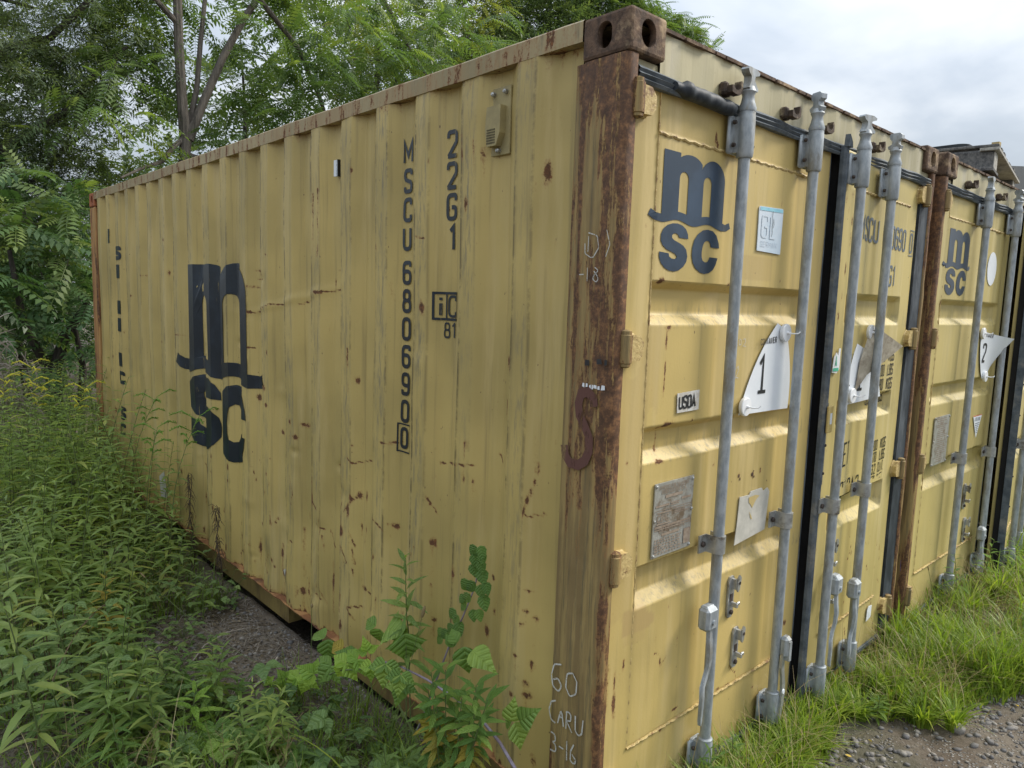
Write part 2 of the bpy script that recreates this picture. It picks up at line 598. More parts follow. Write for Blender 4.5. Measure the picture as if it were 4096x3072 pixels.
M_side = paint('side_paint', YEL, 0.0, .42)
M_door = paint('door_paint', (.53, .400, .140), 0.0, .22)
M_door_r = paint('door_paint_second', (.52, .42, .155), 0.0, .22)
M_rail = paint('rail_paint', (.34, .27, .13), 0.33, .95, attrs=False, tan=.5, streakz=6)
M_head = paint('header_paint', (.46, .41, .24), 0.0, .35, attrs=False)
M_vent = simple('vent_paint', (.34, .28, .13), (.27, .225, .11), 18, .6, 0, .2)
M_frame = paint('frame_paint', (.50, .38, .14), 0.0, .2, attrs=False)


def post_mat(name, a, b, c, bias=-.035):
    m, g = mat(name)
    o = g.obj()
    col = g.mix(g.step(g.noise(g.map(o, (26, 26, 1.5)), 1.0, 6, .65), .38, .6), a, b)
    col = g.mix(g.m('MULTIPLY', g.step(g.noise(g.map(o, (60, 60, 2.5), (4, 2, 1)), 1.0, 5, .7), .5, .66), .7), col, (.10, .085, .05))
    r = g.m('ADD', g.m('ADD', g.noise(g.map(o, (15, 15, 1.7), (1, 5, 3)), 1.0, 8, .72), g.m('MULTIPLY', g.attr('rust'), .30)), bias)
    fine = g.noise(o, 120, 5, .7)
    r = g.m('ADD', r, g.m('MULTIPLY', g.m('SUBTRACT', fine, .5), .12))
    halo = g.step(r, .50, .60)
    core = g.step(r, .555, .585)
    col = g.mix(g.m('MULTIPLY', halo, .6), col, (.34, .16, .05))
    rc = g.ramp(g.noise(o, 45, 5, .75), [(.3, (.055, .030, .018)), (.5, (.115, .058, .030)), (.70, (.30, .150, .062))])
    col = g.mix(core, col, rc)
    h = g.m('ADD', g.m('MULTIPLY', core, -1.0), g.m('MULTIPLY', g.noise(g.map(o, (40, 40, 9)), 1.0, 6, .7), .9))
    g.out(pbsdf(g, col, .62, 0, g.bump(h, .55, .006), .35))
    return m


M_post = post_mat('post_paint', (.32, .23, .09), (.20, .140, .060), None, -.014)
M_post_far = post_mat('far_post_paint', (.42, .24, .09), (.34, .15, .06), None, .01)
M_cast = simple('casting_rust', (.055, .036, .026), (.14, .088, .058), 30, .75, 0, .8, (1, 1, 1), .35, .65, (.36, .26, .16), .3, .006)
M_cast_or = simple('casting_orange', (.35, .12, .05), (.22, .07, .035), 14, .75, 0, .6, (1, 1, 1), .4, .6)
M_galv = simple('galvanised_steel', (.26, .29, .31), (.39, .42, .44), 42, .47, .3, .25, (1, 1, .4), .36, .64, (.24, .235, .21), .45)
M_galv2 = simple('bare_steel', (.34, .35, .35), (.48, .49, .48), 40, .38, .65, .2, (1, 1, 1), .3, .7, (.16, .14, .11), .5)
M_bolt = simple('bolt_steel', (.035, .03, .028), (.08, .06, .05), 80, .6, .3, .3)
M_rub = simple('rubber_gasket', (.018, .024, .032), (.05, .062, .075), 22, .55, 0, .5, (1, 1, .3), .35, .7, (.10, .115, .13), .4)
M_rub2 = simple('chalky_rubber', (.06, .075, .09), (.13, .15, .17), 20, .7, 0, .6, (1, 1, 1), .3, .7, (.20, .20, .19), .3)
M_dark = simple('dark_interior', (.008, .008, .009), (.015, .014, .013), 10, .9, 0, .2)  # near-black that puts shade into pockets and the door gap by colour
M_weld = simple('weld_bead_paint', (.55, .42, .18), (.40, .28, .11), 90, .5, 0, .8, (1, 1, 1), .4, .7, (.20, .11, .05), .4)
M_cam = simple('rusty_keeper', (.045, .034, .028), (.10, .070, .05), 45, .75, .1, .7, (1, 1, 1), .35, .65, (.36, .30, .20))
M_rust = simple('orange_flange', (.36, .19, .075), (.20, .085, .035), 16, .7, 0, .6, (1, 1, 1), .4, .6, (.10, .045, .025))
M_roof = simple('roof_steel', (.30, .27, .15), (.16, .12, .07), 6, .7, 0, .4)
M_railweb = simple('rail_web_paint', (.30, .225, .075), (.22, .155, .06), 9, .55, 0, .3, (1, 1, .4), .35, .65, (.12, .08, .04))


def ink_mat(name, c, chip=.0, rough=.4, under=YEL):
    m, g = mat(name)
    o = g.obj()
    n = g.noise(g.map(o, (30, 30, 3)), 1.0, 7, .75)
    n2 = g.noise(o, 6, 4, .6)
    col = g.mix(g.m('MULTIPLY', g.step(n2, .45, .7), .5), c, (c[0] * 2.2 + .01, c[1] * 2.2 + .01, c[2] * 2.2 + .012))
    if chip > 0:
        col = g.mix(g.m('MULTIPLY', g.step(n, .66 - chip * .12, .72), .75), col, under)
    g.out(pbsdf(g, col, rough, 0, g.bump(n, .1, .002), .5))
    return m


M_navy = ink_mat('navy_lettering', (.005, .012, .020), .35, .33)
M_navy_d = ink_mat('navy_lettering_door', (.016, .034, .060), .0, .3)
M_grey = ink_mat('faded_lettering', (.10, .125, .15), .0, .5)
M_blk = ink_mat('black_print', (.012, .013, .015), .0, .4)
def worn(name, c, scale, lo, hi, stretch=(1, 1, 1)):
    m, g = mat(name)
    o = g.obj()
    n = g.noise(g.map(o, stretch), scale, 6, .7)
    sh = pbsdf(g, g.mix(n, c, (c[0] * .8, c[1] * .8, c[2] * .8)), .85)
    g.out(g.n('MixShader', {0: g.step(n, lo, hi), 1: g.n('BsdfTransparent').outputs[0], 2: sh}).outputs[0])
    return m


M_chalk = worn('chalk', (.56, .56, .52), 150, .36, .46)
M_maroon = worn('maroon_spray', (.125, .055, .042), 30, .33, .50, (1, 1, .3))
M_white = simple('white_vinyl', (.74, .77, .80), (.66, .70, .74), 5, .38, 0, .15)
M_wpl = simple('white_plastic', (.78, .79, .80), (.72, .74, .76), 9, .35, 0, .1)
M_sticker = simple('faded_sticker', (.60, .67, .74), (.48, .58, .67), 7, .5, 0, .1)
M_backing = simple('sign_back', (.36, .32, .24), (.46, .41, .32), 30, .7, 0, .3, (1, 1, 1), .4, .65, (.24, .20, .15))
M_plate = simple('data_plate', (.34, .34, .31), (.46, .46, .42), 34, .42, .5, .3, (1, 1, 1), .35, .7, (.20, .15, .10))
M_platetxt = simple('etched_print', (.25, .19, .14), (.33, .27, .21), 60, .6, .2, .2)
M_tape = simple('silver_tape', (.44, .43, .38), (.56, .54, .48), 14, .45, .0, .3, (1, 1, 1), .4, .7)
M_green = simple('green_print', (.05, .38, .24), (.09, .45, .30), 20, .5)
M_red = simple('red_print', (.55, .08, .05), (.62, .12, .08), 20, .5)
M_cyan = simple('pale_blue_print', (.22, .50, .62), (.30, .58, .68), 20, .5)

# ------------------------------------------------------------------ container geometry
LX, LY, LZ = 2.438, 6.058, 2.591
PITCH = .281
K0 = .366          # start of the first outer flat


def corr(y):
    """inward offset of the side wall at y: 0 on the outer flats, .036 on the inner ones"""
    y = np.asarray(y, dtype=float)
    t = np.mod(y - K0, PITCH)          # 0-.088 outer flat, then slope in, inner flat, slope out
    d = np.where(t < .088, 0, np.where(t < .150, (t - .088) / .062, np.where(t < .216, 1.0, (PITCH - t) / .062)))
    d = np.where(y < K0 - .062, 1.0, d)
    d = np.where(y > 5.80, 1.0, d)
    return d * .036


CUTS = []
_k = -1
while K0 + _k * PITCH < 6.0:
    b = K0 + _k * PITCH
    CUTS += [b, b + .088, b + .150, b + .216]
    _k += 1
CUTS = [c for c in CUTS if .2 < c < 5.9]

SMALL = rng.random((64, 64))


def vnoise(a, b):
    """smooth 2D value noise on arrays"""
    a = np.asarray(a, float); b = np.asarray(b, float)
    ia = np.floor(a).astype(int); ib = np.floor(b).astype(int)
    fa = a - ia; fb = b - ib
    fa = fa * fa * (3 - 2 * fa); fb = fb * fb * (3 - 2 * fb)
    v = lambda i, j: SMALL[i % 64, j % 64]
    return (v(ia, ib) * (1 - fa) + v(ia + 1, ib) * fa) * (1 - fb) + (v(ia, ib + 1) * (1 - fa) + v(ia + 1, ib + 1) * fa) * fb


_r = np.random.default_rng(91)
DENTS = [(_r.uniform(.9, 3.8), .25 + 1.6 * _r.random() ** 1.4, _r.uniform(.02, .06), _r.uniform(-.006, .011)) for _ in range(46)]


def dent(y, z):
    """buckles of the old side wall"""
    d = (vnoise(y * 1.7 + 3, z * 2.3 + 1) - .5) * .010 + (vnoise(y * 6 + 9, z * 5 + 4) - .5) * .006
    crease = 1.66 + .17 * np.clip((2.65 - y) / 1.1, 0, 1)
    d = d - .004 * np.exp(-((z - crease) / .02) ** 2) * np.clip((3.0 - y) * 2, 0, 1) * np.clip((y - 1.5) * 3, 0, 1)
    low = np.clip((1.0 - z) / .8, 0, 1) * np.clip((y - .8) * 1.2, 0, 1)
    d = d + low * (vnoise(y * 4.1 + 20, z * 6.3 + 7) - .5) * .020
    for (a, b, r_, k_) in DENTS:
        q = np.exp(-((y - a) / r_) ** 2 - ((z - b) / (r_ * .7)) ** 2)
        d = d + k_ * q
    edge = np.clip((z - .17) / .1, 0, 1) * np.clip((2.52 - z) / .1, 0, 1)
    return d * edge


class Mask:
    def __init__(s, a, b):
        s.a = a; s.b = b; s.m = np.zeros(a.shape)

    def blob(s, ca, cb, ra, rb, k=1.0):
        w = (np.abs(s.a - ca) < ra * 3.2) & (np.abs(s.b - cb) < rb * 3.2)
        if not w.any(): return
        v = k * np.exp(-((s.a[w] - ca) / ra) ** 2 - ((s.b[w] - cb) / rb) ** 2)
        s.m[w] = np.maximum(s.m[w], v)

    def line(s, pts, wd, k=1.0):
        for (a0, b0), (a1, b1) in zip(pts[:-1], pts[1:]):
            w = (s.a > min(a0, a1) - 3 * wd) & (s.a < max(a0, a1) + 3 * wd) & (s.b > min(b0, b1) - 3 * wd) & (s.b < max(b0, b1) + 3 * wd)
            if not w.any(): continue
            dx, dy = a1 - a0, b1 - b0
            L2 = dx * dx + dy * dy + 1e-12
            t = np.clip(((s.a[w] - a0) * dx + (s.b[w] - b0) * dy) / L2, 0, 1)
            d2 = (s.a[w] - a0 - t * dx) ** 2 + (s.b[w] - b0 - t * dy) ** 2
            s.m[w] = np.maximum(s.m[w], k * np.exp(-d2 / wd ** 2))

    def drip(s, ca, cb, L, wd=.006, k=.6):
        w = (np.abs(s.a - ca) < wd * 3) & (s.b < cb) & (s.b > cb - L)
        if not w.any(): return
        v = k * np.exp(-((s.a[w] - ca) / wd) ** 2) * (1 - (cb - s.b[w]) / L) ** .6
        s.m[w] = np.maximum(s.m[w], v)


SIDE_LINES = [
 [(2.663, 1.658), (2.496, 1.674), (2.308, 1.722), (2.162, 1.717)], [(2.024, 1.727), (1.869, 1.755)], [(1.831, 1.793), (1.711, 1.795), (1.608, 1.804)],
 [(2.565, 1.897), (2.468, 1.896)], [(2.541, 1.85), (2.468, 1.85)], [(4.606, 1.871), (4.498, 1.871)], [(1.666, 1.889), (1.615, 1.887)],
 [(2.659, 1.809), (2.493, 1.804)], [(2.218, 1.895), (2.161, 1.892)], [(3.845, 1.476), (3.659, 1.478)], [(2.634, 1.469), (2.566, 1.475)],
 [(1.832, 1.79), (1.807, 1.78), (1.723, 1.796), (1.62, 1.801)], [(1.008, 2.01), (.951, 2.003)], [(1.521, 1.051), (1.482, 1.034), (1.346, 1.07)],
 [(1.242, 1.169), (1.18, 1.178), (1.121, 1.19)], [(1.558, .792), (1.448, .894)], [(1.212, .832), (1.134, .827)], [(.87, .946), (.916, 1.011)],
 [(.328, 1.202), (.37, 1.065), (.295, 1.089)], [(.528, 1.249), (.496, 1.224)], [(1.411, .467), (1.36, .457), (1.33, .50)], [(1.182, .484), (1.126, .484)],
 [(.63, 1.193), (.868, 1.15)], [(1.46, .304), (1.513, .355), (1.435, .376)], [(1.866, .791), (1.813, .745)], [(1.288, .826), (1.212, .80)]]
SIDE_BLOBS = [(1.982, 1.128, .05, .022), (2.05, 1.06, .03, .02), (1.866, .791, .03, .05), (1.571, .706, .022, .035), (.891, .831, .018, .02), (1.448, .894, .02, .03),
 (2.547, .335, .02, .06), (2.26, .392, .025, .04), (2.243, .283, .02, .04), (2.002, .264, .03, .03), (1.694, .403, .015, .06), (1.571, .697, .03, .035),
 (1.411, .467, .03, .02), (1.346, .38, .02, .035), (.886, .832, .02, .03), (1.156, .827, .03, .02), (.347, .744, .014, .014), (.359, .695, .013, .014), (.314, .725, .014, .015),
 (.564, .584, .02, .03), (.376, .578, .02, .012), (.32, .566, .012, .014), (.334, .489, .02, .02), (.384, .436, .018, .014), (.325, .449, .024, .022), (.336, .814, .022, .010),
 (.876, .517, .02, .015), (1.124, .433, .03, .02), (.89, .657, .012, .012), (2.1, 1.13, .02, .02), (2.54, 1.20, .04, .03), (2.38, 1.18, .03, .02), (2.40, 1.27, .03, .025), (2.25, 1.05, .03, .02),
 (1.69, 1.83, .012, .03), (2.48, 1.88, .04, .02), (3.05, 1.62, .02, .05), (.63, 2.27, .012, .03), (.73, 2.28, .010, .035), (1.49, 2.31, .01, .02), (.93, 2.28, .008, .02)]
SIDE_V = [(1.838, 2.243, .35, .9), (1.79, 2.266, .30, .9), (1.795, 2.02, .2, .6), (4.31, 2.231, .3, .7), (.738, 2.35, .12, .8), (.664, 2.33, .14, .8), (.625, 2.30, .12, .7),
 (2.55, .40, .2, .6), (2.25, .45, .25, .7), (1.69, .52, .35, .8), (1.57, .40, .25, .6), (2.0, .6, .3, .6), (1.86, .9, .3, .6), (3.0, 1.3, .4, .4), (1.52, 1.55, .25, .8), (.49, 1.66, .3, .5), (.47, 1.45, .35, .6)]


def side_panel_mesh(name, coarse=False, seed=3):
    ys = []
    y = .205
    while y < 5.86:
        ys.append(y); y += (.0105 if y < 2.2 else .015 if y < 3.6 else .022) * (2.2 if coarse else 1)
    ys = np.array(sorted(set(ys + CUTS + [5.86])))
    ys = ys[np.concatenate(([True], np.diff(ys) > .0015))]
    zs = np.linspace(.150, 2.532, 110 if coarse else 262)
    Y, Z = np.meshgrid(ys, zs, indexing='ij')
    X = corr(Y) + dent(Y, Z) + .002
    n1_, n2_ = Y.shape
    idx = np.arange(n1_ * n2_).reshape(n1_, n2_)
    F = np.stack([idx[:-1, :-1], idx[:-1, 1:], idx[1:, 1:], idx[1:, :-1]], -1).reshape(-1, 4)
    V = np.stack([X, Y, Z], -1).reshape(-1, 3)
    a, b = Y.ravel(), Z.ravel()
    R = Mask(a, b)
    rr = random.Random(seed)
    for l in SIDE_LINES: R.line(l, .0055, .80)
    for (p, q, ra, rb) in SIDE_BLOBS:
        R.blob(p, q, ra * .78, rb * .78, .88)
        if q < 1.3: R.drip(p, q, rr.uniform(.08, .3), .005, .5)
    for (p, q, L, k) in SIDE_V: R.drip(p, q, L, .011, k * .85)
    for i in range(260):          # scattered chips, thicker towards the battered foot of the wall
        p = rr.uniform(.3, 5.8); q = .16 + 2.3 * rr.random() ** 2.2
        if rr.random() < .5 and q > .9: continue
        s_ = rr.uniform(.006, .016)
        R.blob(p, q, s_ * rr.uniform(.5, 1.5), s_ * rr.uniform(.7, 3), rr.uniform(.55, .95))
        if rr.random() < .4: R.drip(p, q, rr.uniform(.04, .2), .004, .5)
    for (da, db, dr_, dk) in DENTS[:30]:
        if dk > .002:
            R.line([(da - dr_ * .7, db + rr.uniform(-.01, .01)), (da + dr_ * .7, db + rr.uniform(-.015, .015))], .004, rr.uniform(.55, .85)); R.drip(da, db, rr.uniform(.05, .2), .006, .45)
    for i in range(46):
        p = rr.uniform(1.0, 3.4); q = rr.uniform(.18, .75)
        R.line([(p, q), (p + rr.uniform(-.05, .05), q + rr.uniform(.02, .12))], .0055, rr.uniform(.5, .8))
    foot = np.clip(1 - (b - .15) / .03, 0, 1) * .55
    top = np.clip(1 - (2.532 - b) / .07, 0, 1) * .55 * vnoise(a * 9, b * 3)
    lw = .16 * np.clip((.8 - b) / .6, 0, 1) * np.clip((a - 1.0), 0, 1)
    rust = np.maximum(R.m, np.maximum(foot, top)) + lw * .5
    t = np.mod(a - K0, PITCH)
    outer = np.clip(1 - np.abs(t - .044) / .044, 0, 1) ** .4 * (a > K0)
    e1 = np.exp(-((t - .086) / .005) ** 2) + np.exp(-((t - .004) / .005) ** 2) * .8
    edge = e1 * (.75 + .6 * vnoise(a * 3.6 + 5, b * 1.1)) * (a > K0 - .02)  # worn dark ridge lines, also paint the corrugation shading into the colour
    edge = edge + .7 * np.exp(-((a - .492) / .003) ** 2) * (b < 2.0) * (np.sin(b * 90 + 3 * vnoise(a, b * 7)) > .3)
    scuff = outer * np.clip(vnoise(a * 3.6, b * 1.4 + 2) * 1.7 - .1, 0, 1)
    z0 = np.zeros(len(a))
    return np_mesh(name, V, F, {'rust': rust, 'scuff': scuff, 'edge': np.clip(edge, 0, 1), 'touch': z0}, smooth=False)


# door face -----------------------------------------------------------------
BANDS = [(1.858, 1.832, 1.757, 1.722), (1.402, 1.378, 1.320, 1.285), (.957, .932, .852, .810)]


def lin(v, a, b):
    return np.clip((v - a) / (b - a), 0, 1)


def door_recess(x, z, x0, x1):
    d = np.zeros_like(x)
    for (a, b, c, e) in BANDS:
        d = np.maximum(d, lin(z, a, b) * lin(z, e, c))
    d = d * lin(x, x0 + .128, x0 + .140) * (1 - lin(x, x1 - .155, x1 - .118))
    body = lin(x, x0 + .126, x0 + .131) * (1 - lin(x, x1 - .114, x1 - .104)) * lin(z, .338, .342) * (1 - lin(z, 2.285, 2.29))
    groove = 0
    for gx in ((x0 + .545), (x0 + 1.02)):
        groove = np.maximum(groove, lin(x, gx - .045, gx - .015) * (1 - lin(x, gx + .045, gx + .08)))
    return d * .038 - body * .004 + groove * body * (1 - d) * .007


def door_y(X, Z, x0, x1, yf, seed, mirror):
    Xe = (x0 + x1 - X) if mirror else X
    return yf + door_recess(Xe, Z, x0, x1) + (vnoise(X * 2.2 + seed * 5, Z * 2.2) - .5) * .004


def door_map(x0, x1, seed, mirror):
    def f(h, v, l):
        return (h, float(door_y(np.array(h), np.array(v), x0, x1, .030, seed, mirror)) - .0014 - l, v)
    cu = []
    for gx in (x0 + .545, x0 + 1.02):
        for d in (-.045, -.015, .045, .08):
            cu.append((x0 + x1 - gx - d) if mirror else gx + d)
    k = x0 + .14
    while k < x1: cu.append(k); k += .05
    return f, cu


DOOR_LINES = [[(.305, .725), (.306, .63), (.335, .62), (.347, .57)], [(.347, .575), (.38, .60)], [(.749, .69), (.765, .66), (.775, .63)], [(.80, .42), (.844, .379), (.86, .35)], [(.70, .352), (.80, .349)]]
DOOR_BLOBS = [(.237, 1.853, .022, .014), (.627, 1.86, .008, .008), (.283, 1.712, .022, .010), (.28, 1.673, .008, .04), (.277, 1.567, .005, .07), (.234, 1.746, .02, .006), (.639, 2.203, .010, .01),
 (.312, 1.40, .034, .012), (.285, 1.395, .03, .008), (.276, 1.284, .03, .01), (.773, 1.168, .008, .012), (.872, 1.158, .012, .010), (.926, 1.165, .004, .012), (.378, .777, .006, .014), (.436, .648, .006, .014),
 (.109, .599, .010, .04), (.108, .52, .012, .05), (.152, .638, .005, .02), (.447, .379, .02, .006), (.566, .394, .012, .006), (.844, .379, .012, .006), (.998, .26, .01, .01),
 (.22, .378, .006, .008), (.378, .33, .010, .012), (1.238, .467, .02, .014), (.063, .581, .02, .08), (.49, 2.33, .008, .03), (.50, 2.30, .007, .02)]


def door_mesh(name, x0, x1, yf=.030, seed=1, spec=True, nx=.0105, nz=.0085, mirror=False):
    xs = np.linspace(x0, x1, int((x1 - x0) / nx))
    zs = np.unique(np.concatenate([np.arange(.10, 2.436, nz)] + [np.array(b) for b in BANDS]))
    zs = zs[np.concatenate(([True], np.diff(zs) > .001))]
    X, Z = np.meshgrid(xs, zs, indexing='ij')
    Xe = (x0 + x1 - X) if mirror else X
    Yv = door_y(X, Z, x0, x1, yf, seed, mirror)
    n1_, n2_ = X.shape
    idx = np.arange(n1_ * n2_).reshape(n1_, n2_)
    F = np.stack([idx[:-1, :-1], idx[1:, :-1], idx[1:, 1:], idx[:-1, 1:]], -1).reshape(-1, 4)
    V = np.stack([X, Yv, Z], -1).reshape(-1, 3)
    # returns along the four edges and a plain back
    V = list(map(tuple, V)); quads = F
    rim = list(idx[:, 0]) + list(idx[-1, 1:]) + list(idx[::-1, -1][1:]) + list(idx[0, ::-1][1:-1])
    b0 = len(V)
    for i in rim:
        V.append((V[i][0], yf + .075, V[i][2]))
    n = len(rim)
    rimf = np.array([(rim[i], b0 + i, b0 + (i + 1) % n, rim[(i + 1) % n]) for i in range(n)])
    V = np.array(V)
    a, b = V[:, 0], V[:, 2]
    R = Mask(a, b); rr = random.Random(seed)
    Tm = Mask(a, b)
    if spec:
        for l in DOOR_LINES: R.line(l, .005, .85)
        for (p, q, ra, rb) in DOOR_BLOBS:
            R.blob(p, q, ra, rb, .9)
        for p, q, L in [(.30, 1.385, .12), (.27, 1.385, .10), (.325, 1.385, .12), (.283, 1.70, .2), (.44, .66, .08), (.49, 2.32, .15)]: R.drip(p, q, L, .004, .5)
        tch = ((a > x0 + .02) & (a < x0 + .20) & (b > .70) & (b < 1.73) & (vnoise(a * 9, b * 3) > .25)) * .35
        tch = np.maximum(tch, ((a > .13) & (a < .27 + .03 * np.sin(b * 60)) & (b > .735) & (b < .815)) * 1.0)
        tch = np.maximum(tch, ((a > .70) & (a < .90) & (b > 1.88) & (b < 1.97)) * .5)
        Tm.m = tch.astype(float)
    for i in range(26):
        p = rr.uniform(x0 + .03, x1 - .03); q = rr.uniform(.12, 2.3) ** 1.0
        R.blob(p, q, rr.uniform(.003, .007), rr.uniform(.004, .012), rr.uniform(.5, .9))
    if mirror:
        for i in range(30):
            p = rr.uniform(x1 - .5, x1 - .02); q = rr.uniform(.12, .75)
            R.line([(p, q), (p + rr.uniform(-.03, .03), q - rr.uniform(.01, .06))], .005, rr.uniform(.5, .85))
        for i in range(14):
            R.blob(x0 + rr.uniform(.03, .12), rr.uniform(1.4, 2.3), .006, rr.uniform(.01, .04), .7)
    z0 = np.zeros(len(a)); led = np.zeros(len(a))
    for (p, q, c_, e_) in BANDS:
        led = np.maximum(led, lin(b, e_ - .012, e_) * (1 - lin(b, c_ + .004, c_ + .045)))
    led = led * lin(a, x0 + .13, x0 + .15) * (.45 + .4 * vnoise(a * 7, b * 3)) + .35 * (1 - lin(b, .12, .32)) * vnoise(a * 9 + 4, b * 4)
    return np_mesh(name, V, [quads, rimf], {'rust': R.m, 'scuff': led, 'edge': z0, 'touch': Tm.m})


def stadium(w, h, n=20):
    r = min(w, h) / 2; out = []
    for i in range(n):
        a = 2 * PI * i / n
        c, s_ = math.cos(a), math.sin(a)
        out.append((c * r + (w / 2 - r) * (1 if c > 0 else -1), s_ * r + (h / 2 - r) * (1 if s_ > 0 else -1)))
    return out


def casting(mb, O, sx, sy, sz, holes=True):
    """corner fitting with its outer corner at O, growing along sx, sy, sz"""
    A, B, Cc = .162, .178, .118
    r = .010
    dims = (A, B, Cc)
    sg = (sx, sy, sz)
    def P(a, b, c):
        return (O[0] + sx * a, O[1] + sy * b, O[2] + sz * c)
    def face(ax, side, hole):
        o1, o2 = [q for q in range(3) if q != ax]
        d = 0 if side == 0 else dims[ax]
        q = [(r, r), (dims[o1] - r, r), (dims[o1] - r, dims[o2] - r), (r, dims[o2] - r)]
        def mk(u, v, dd):
            p = [0, 0, 0]; p[ax] = dd; p[o1] = u; p[o2] = v
            return P(*p)
        if not hole:
            mb.add([mk(u, v, d) for u, v in q], [(0, 1, 2, 3)])
            return
        cu, cv, hw, hh, dep = hole
        n = 24
        ins = [(cu + a, cv + b) for a, b in stadium(hw, hh, n)]
        outs = []
        for i in range(n):
            a = 2 * PI * i / n + 1e-4
            c_, s_ = math.cos(a), math.sin(a)
            tu = min(((dims[o1] - r - cu) / c_) if c_ > 0 else ((r - cu) / c_), ((dims[o2] - r - cv) / s_) if s_ > 0 else ((r - cv) / s_))
            outs.append((cu + c_ * tu, cv + s_ * tu))
        # snap nearest ring points to the face corners
        for (qu, qv) in q:
            j = min(range(n), key=lambda i: (outs[i][0] - qu) ** 2 + (outs[i][1] - qv) ** 2)
            outs[j] = (qu, qv)
        vs = [mk(u, v, d) for u, v in outs] + [mk(u, v, d) for u, v in ins]
        dd = d + dep
        vs += [mk(u, v, d + dep * .2) for u, v in [(cu + a * .94, cv + b * .94) for a, b in stadium(hw, hh, n)]]
        vs += [mk(u, v, dd) for u, v in ins]
        fs = []
        for L in range(3):
            for i in range(n):
                j = (i + 1) % n
                fs.append((L * n + i, L * n + j, (L + 1) * n + j, (L + 1) * n + i))
        mb.add(vs, fs)
    hz = Cc / 2
    face(0, 0, (.095, hz + .001, .054, .074, .022) if holes else None)     # side face (B by C)
    face(0, 1, None)
    face(1, 0, (.078, hz, .066, .076, .022) if holes else None)            # end face (A by C)
    face(1, 1, None)
    face(2, 0, (.080, .090, .062, .10, .025) if holes else None)
    face(2, 1, None)
    # rounded edges
    for ax in range(3):
        o1, o2 = [q for q in range(3) if q != ax]
        for s1 in (0, 1):
            for s2 in (0, 1):
                vs = []
                for e in (0, 1):
                    for k in range(3):
                        a = k / 2 * PI / 2
                        p = [0, 0, 0]
                        p[ax] = r if e == 0 else dims[ax] - r
                        u = r - r * math.sin(a); v = r - r * math.cos(a)
                        p[o1] = u if s1 == 0 else dims[o1] - u
                        p[o2] = v if s2 == 0 else dims[o2] - v
                        vs.append(P(*p))
                mb.add(vs, [(0, 1, 4, 3), (1, 2, 5, 4)])
    for s1 in (0, 1):
        for s2 in (0, 1):
            for s3 in (0, 1):
                s_ = (s1, s2, s3); vs = []
                for ax in range(3):
                    p = [r if s_[q] == 0 else dims[q] - r for q in range(3)]
                    p[ax] = 0 if s_[ax] == 0 else dims[ax]
                    vs.append(P(*p))
                c = [0, 0, 0]
                for q in range(3): c[q] = r * .42 if s_[q] == 0 else dims[q] - r * .42
                vs.append(P(*c))
                mids = []
                for (i, j) in ((0, 1), (1, 2), (2, 0)):
                    p = [r if s_[q] == 0 else dims[q] - r for q in range(3)]
                    for q in (i, j):
                        p[q] = r * .293 if s_[q] == 0 else dims[q] - r * .293
                    mids.append(P(*p))
                vs += mids
                mb.add(vs, [(0, 4, 3, 6), (1, 5, 3, 4), (2, 6, 3, 5)])
    return mb


def post_mesh(name, corner_left=True, seed=2, dense=True):
    """upright corner post, outline in (x, y), rubbed and dented; front left corner of the box"""
    prof = [(.060, .20), (.030, .215), (.0125, .206), (.012, .172), (.003, .168), (.0025, .150), (.002, .11), (.002, .06), (.002, .028), (.004, .016), (.010, .009), (.022, .006), (.045, .006), (.050, .012), (.050, .05), (.055, .10)]
    fine = []
    for (a, b) in zip(prof[:-1], prof[1:]):
        L = math.dist(a, b); n = max(1, int(L / .012))
        for i in range(n):
            t = i / n
            fine.append((a[0] + (b[0] - a[0]) * t, a[1] + (b[1] - a[1]) * t))
    fine.append(prof[-1])
    fine = np.array(fine)
    zs = np.linspace(.119, 2.472, 200 if dense else 40)
    n = len(fine)
    Pz, Zz = np.meshgrid(np.arange(n), zs, indexing='ij')
    X = fine[Pz, 0]; Yv = fine[Pz, 1]
    s_ = np.concatenate(([0], np.cumsum(np.hypot(*np.diff(fine, axis=0).T))))[Pz]
    amp = .0035
    arr = np.exp(-((s_ - s_[list(fine[:, 1]).index(min(fine[:, 1]))]) / .03) ** 2)
    d = (vnoise(s_ * 30 + seed, Zz * 9) - .5) * amp + (vnoise(s_ * 60 + seed, Zz * 33) - .5) * .0022 + arr * (vnoise(s_ * 9, Zz * 14 + seed) - .5) * .007
    X = X + d; Yv = Yv + d * .6
    idx = np.arange(n * len(zs)).reshape(n, len(zs))
    F = np.stack([idx[:-1, :-1], idx[:-1, 1:], idx[1:, 1:], idx[1:, :-1]], -1).reshape(-1, 4)
    V = np.stack([X, Yv, Zz], -1).reshape(-1, 3)
    yy = V[:, 1]; xx = V[:, 0]; z = V[:, 2]
    r = np.exp(-((yy - .012) / .012) ** 2) * .30 + np.exp(-((yy - .168) / .012) ** 2) * .32 + np.clip((z - 2.30) / .2, 0, 1) * .38
    r = r + .25 * np.exp(-((yy - .125) / .022) ** 2) * (vnoise(yy * 8, z * 1.3 + 4) > .42)
    r = r + (vnoise(yy * 14 + 3, z * 2.1) - .5) * .5
    return np_mesh(name, V, F, {'rust': r})


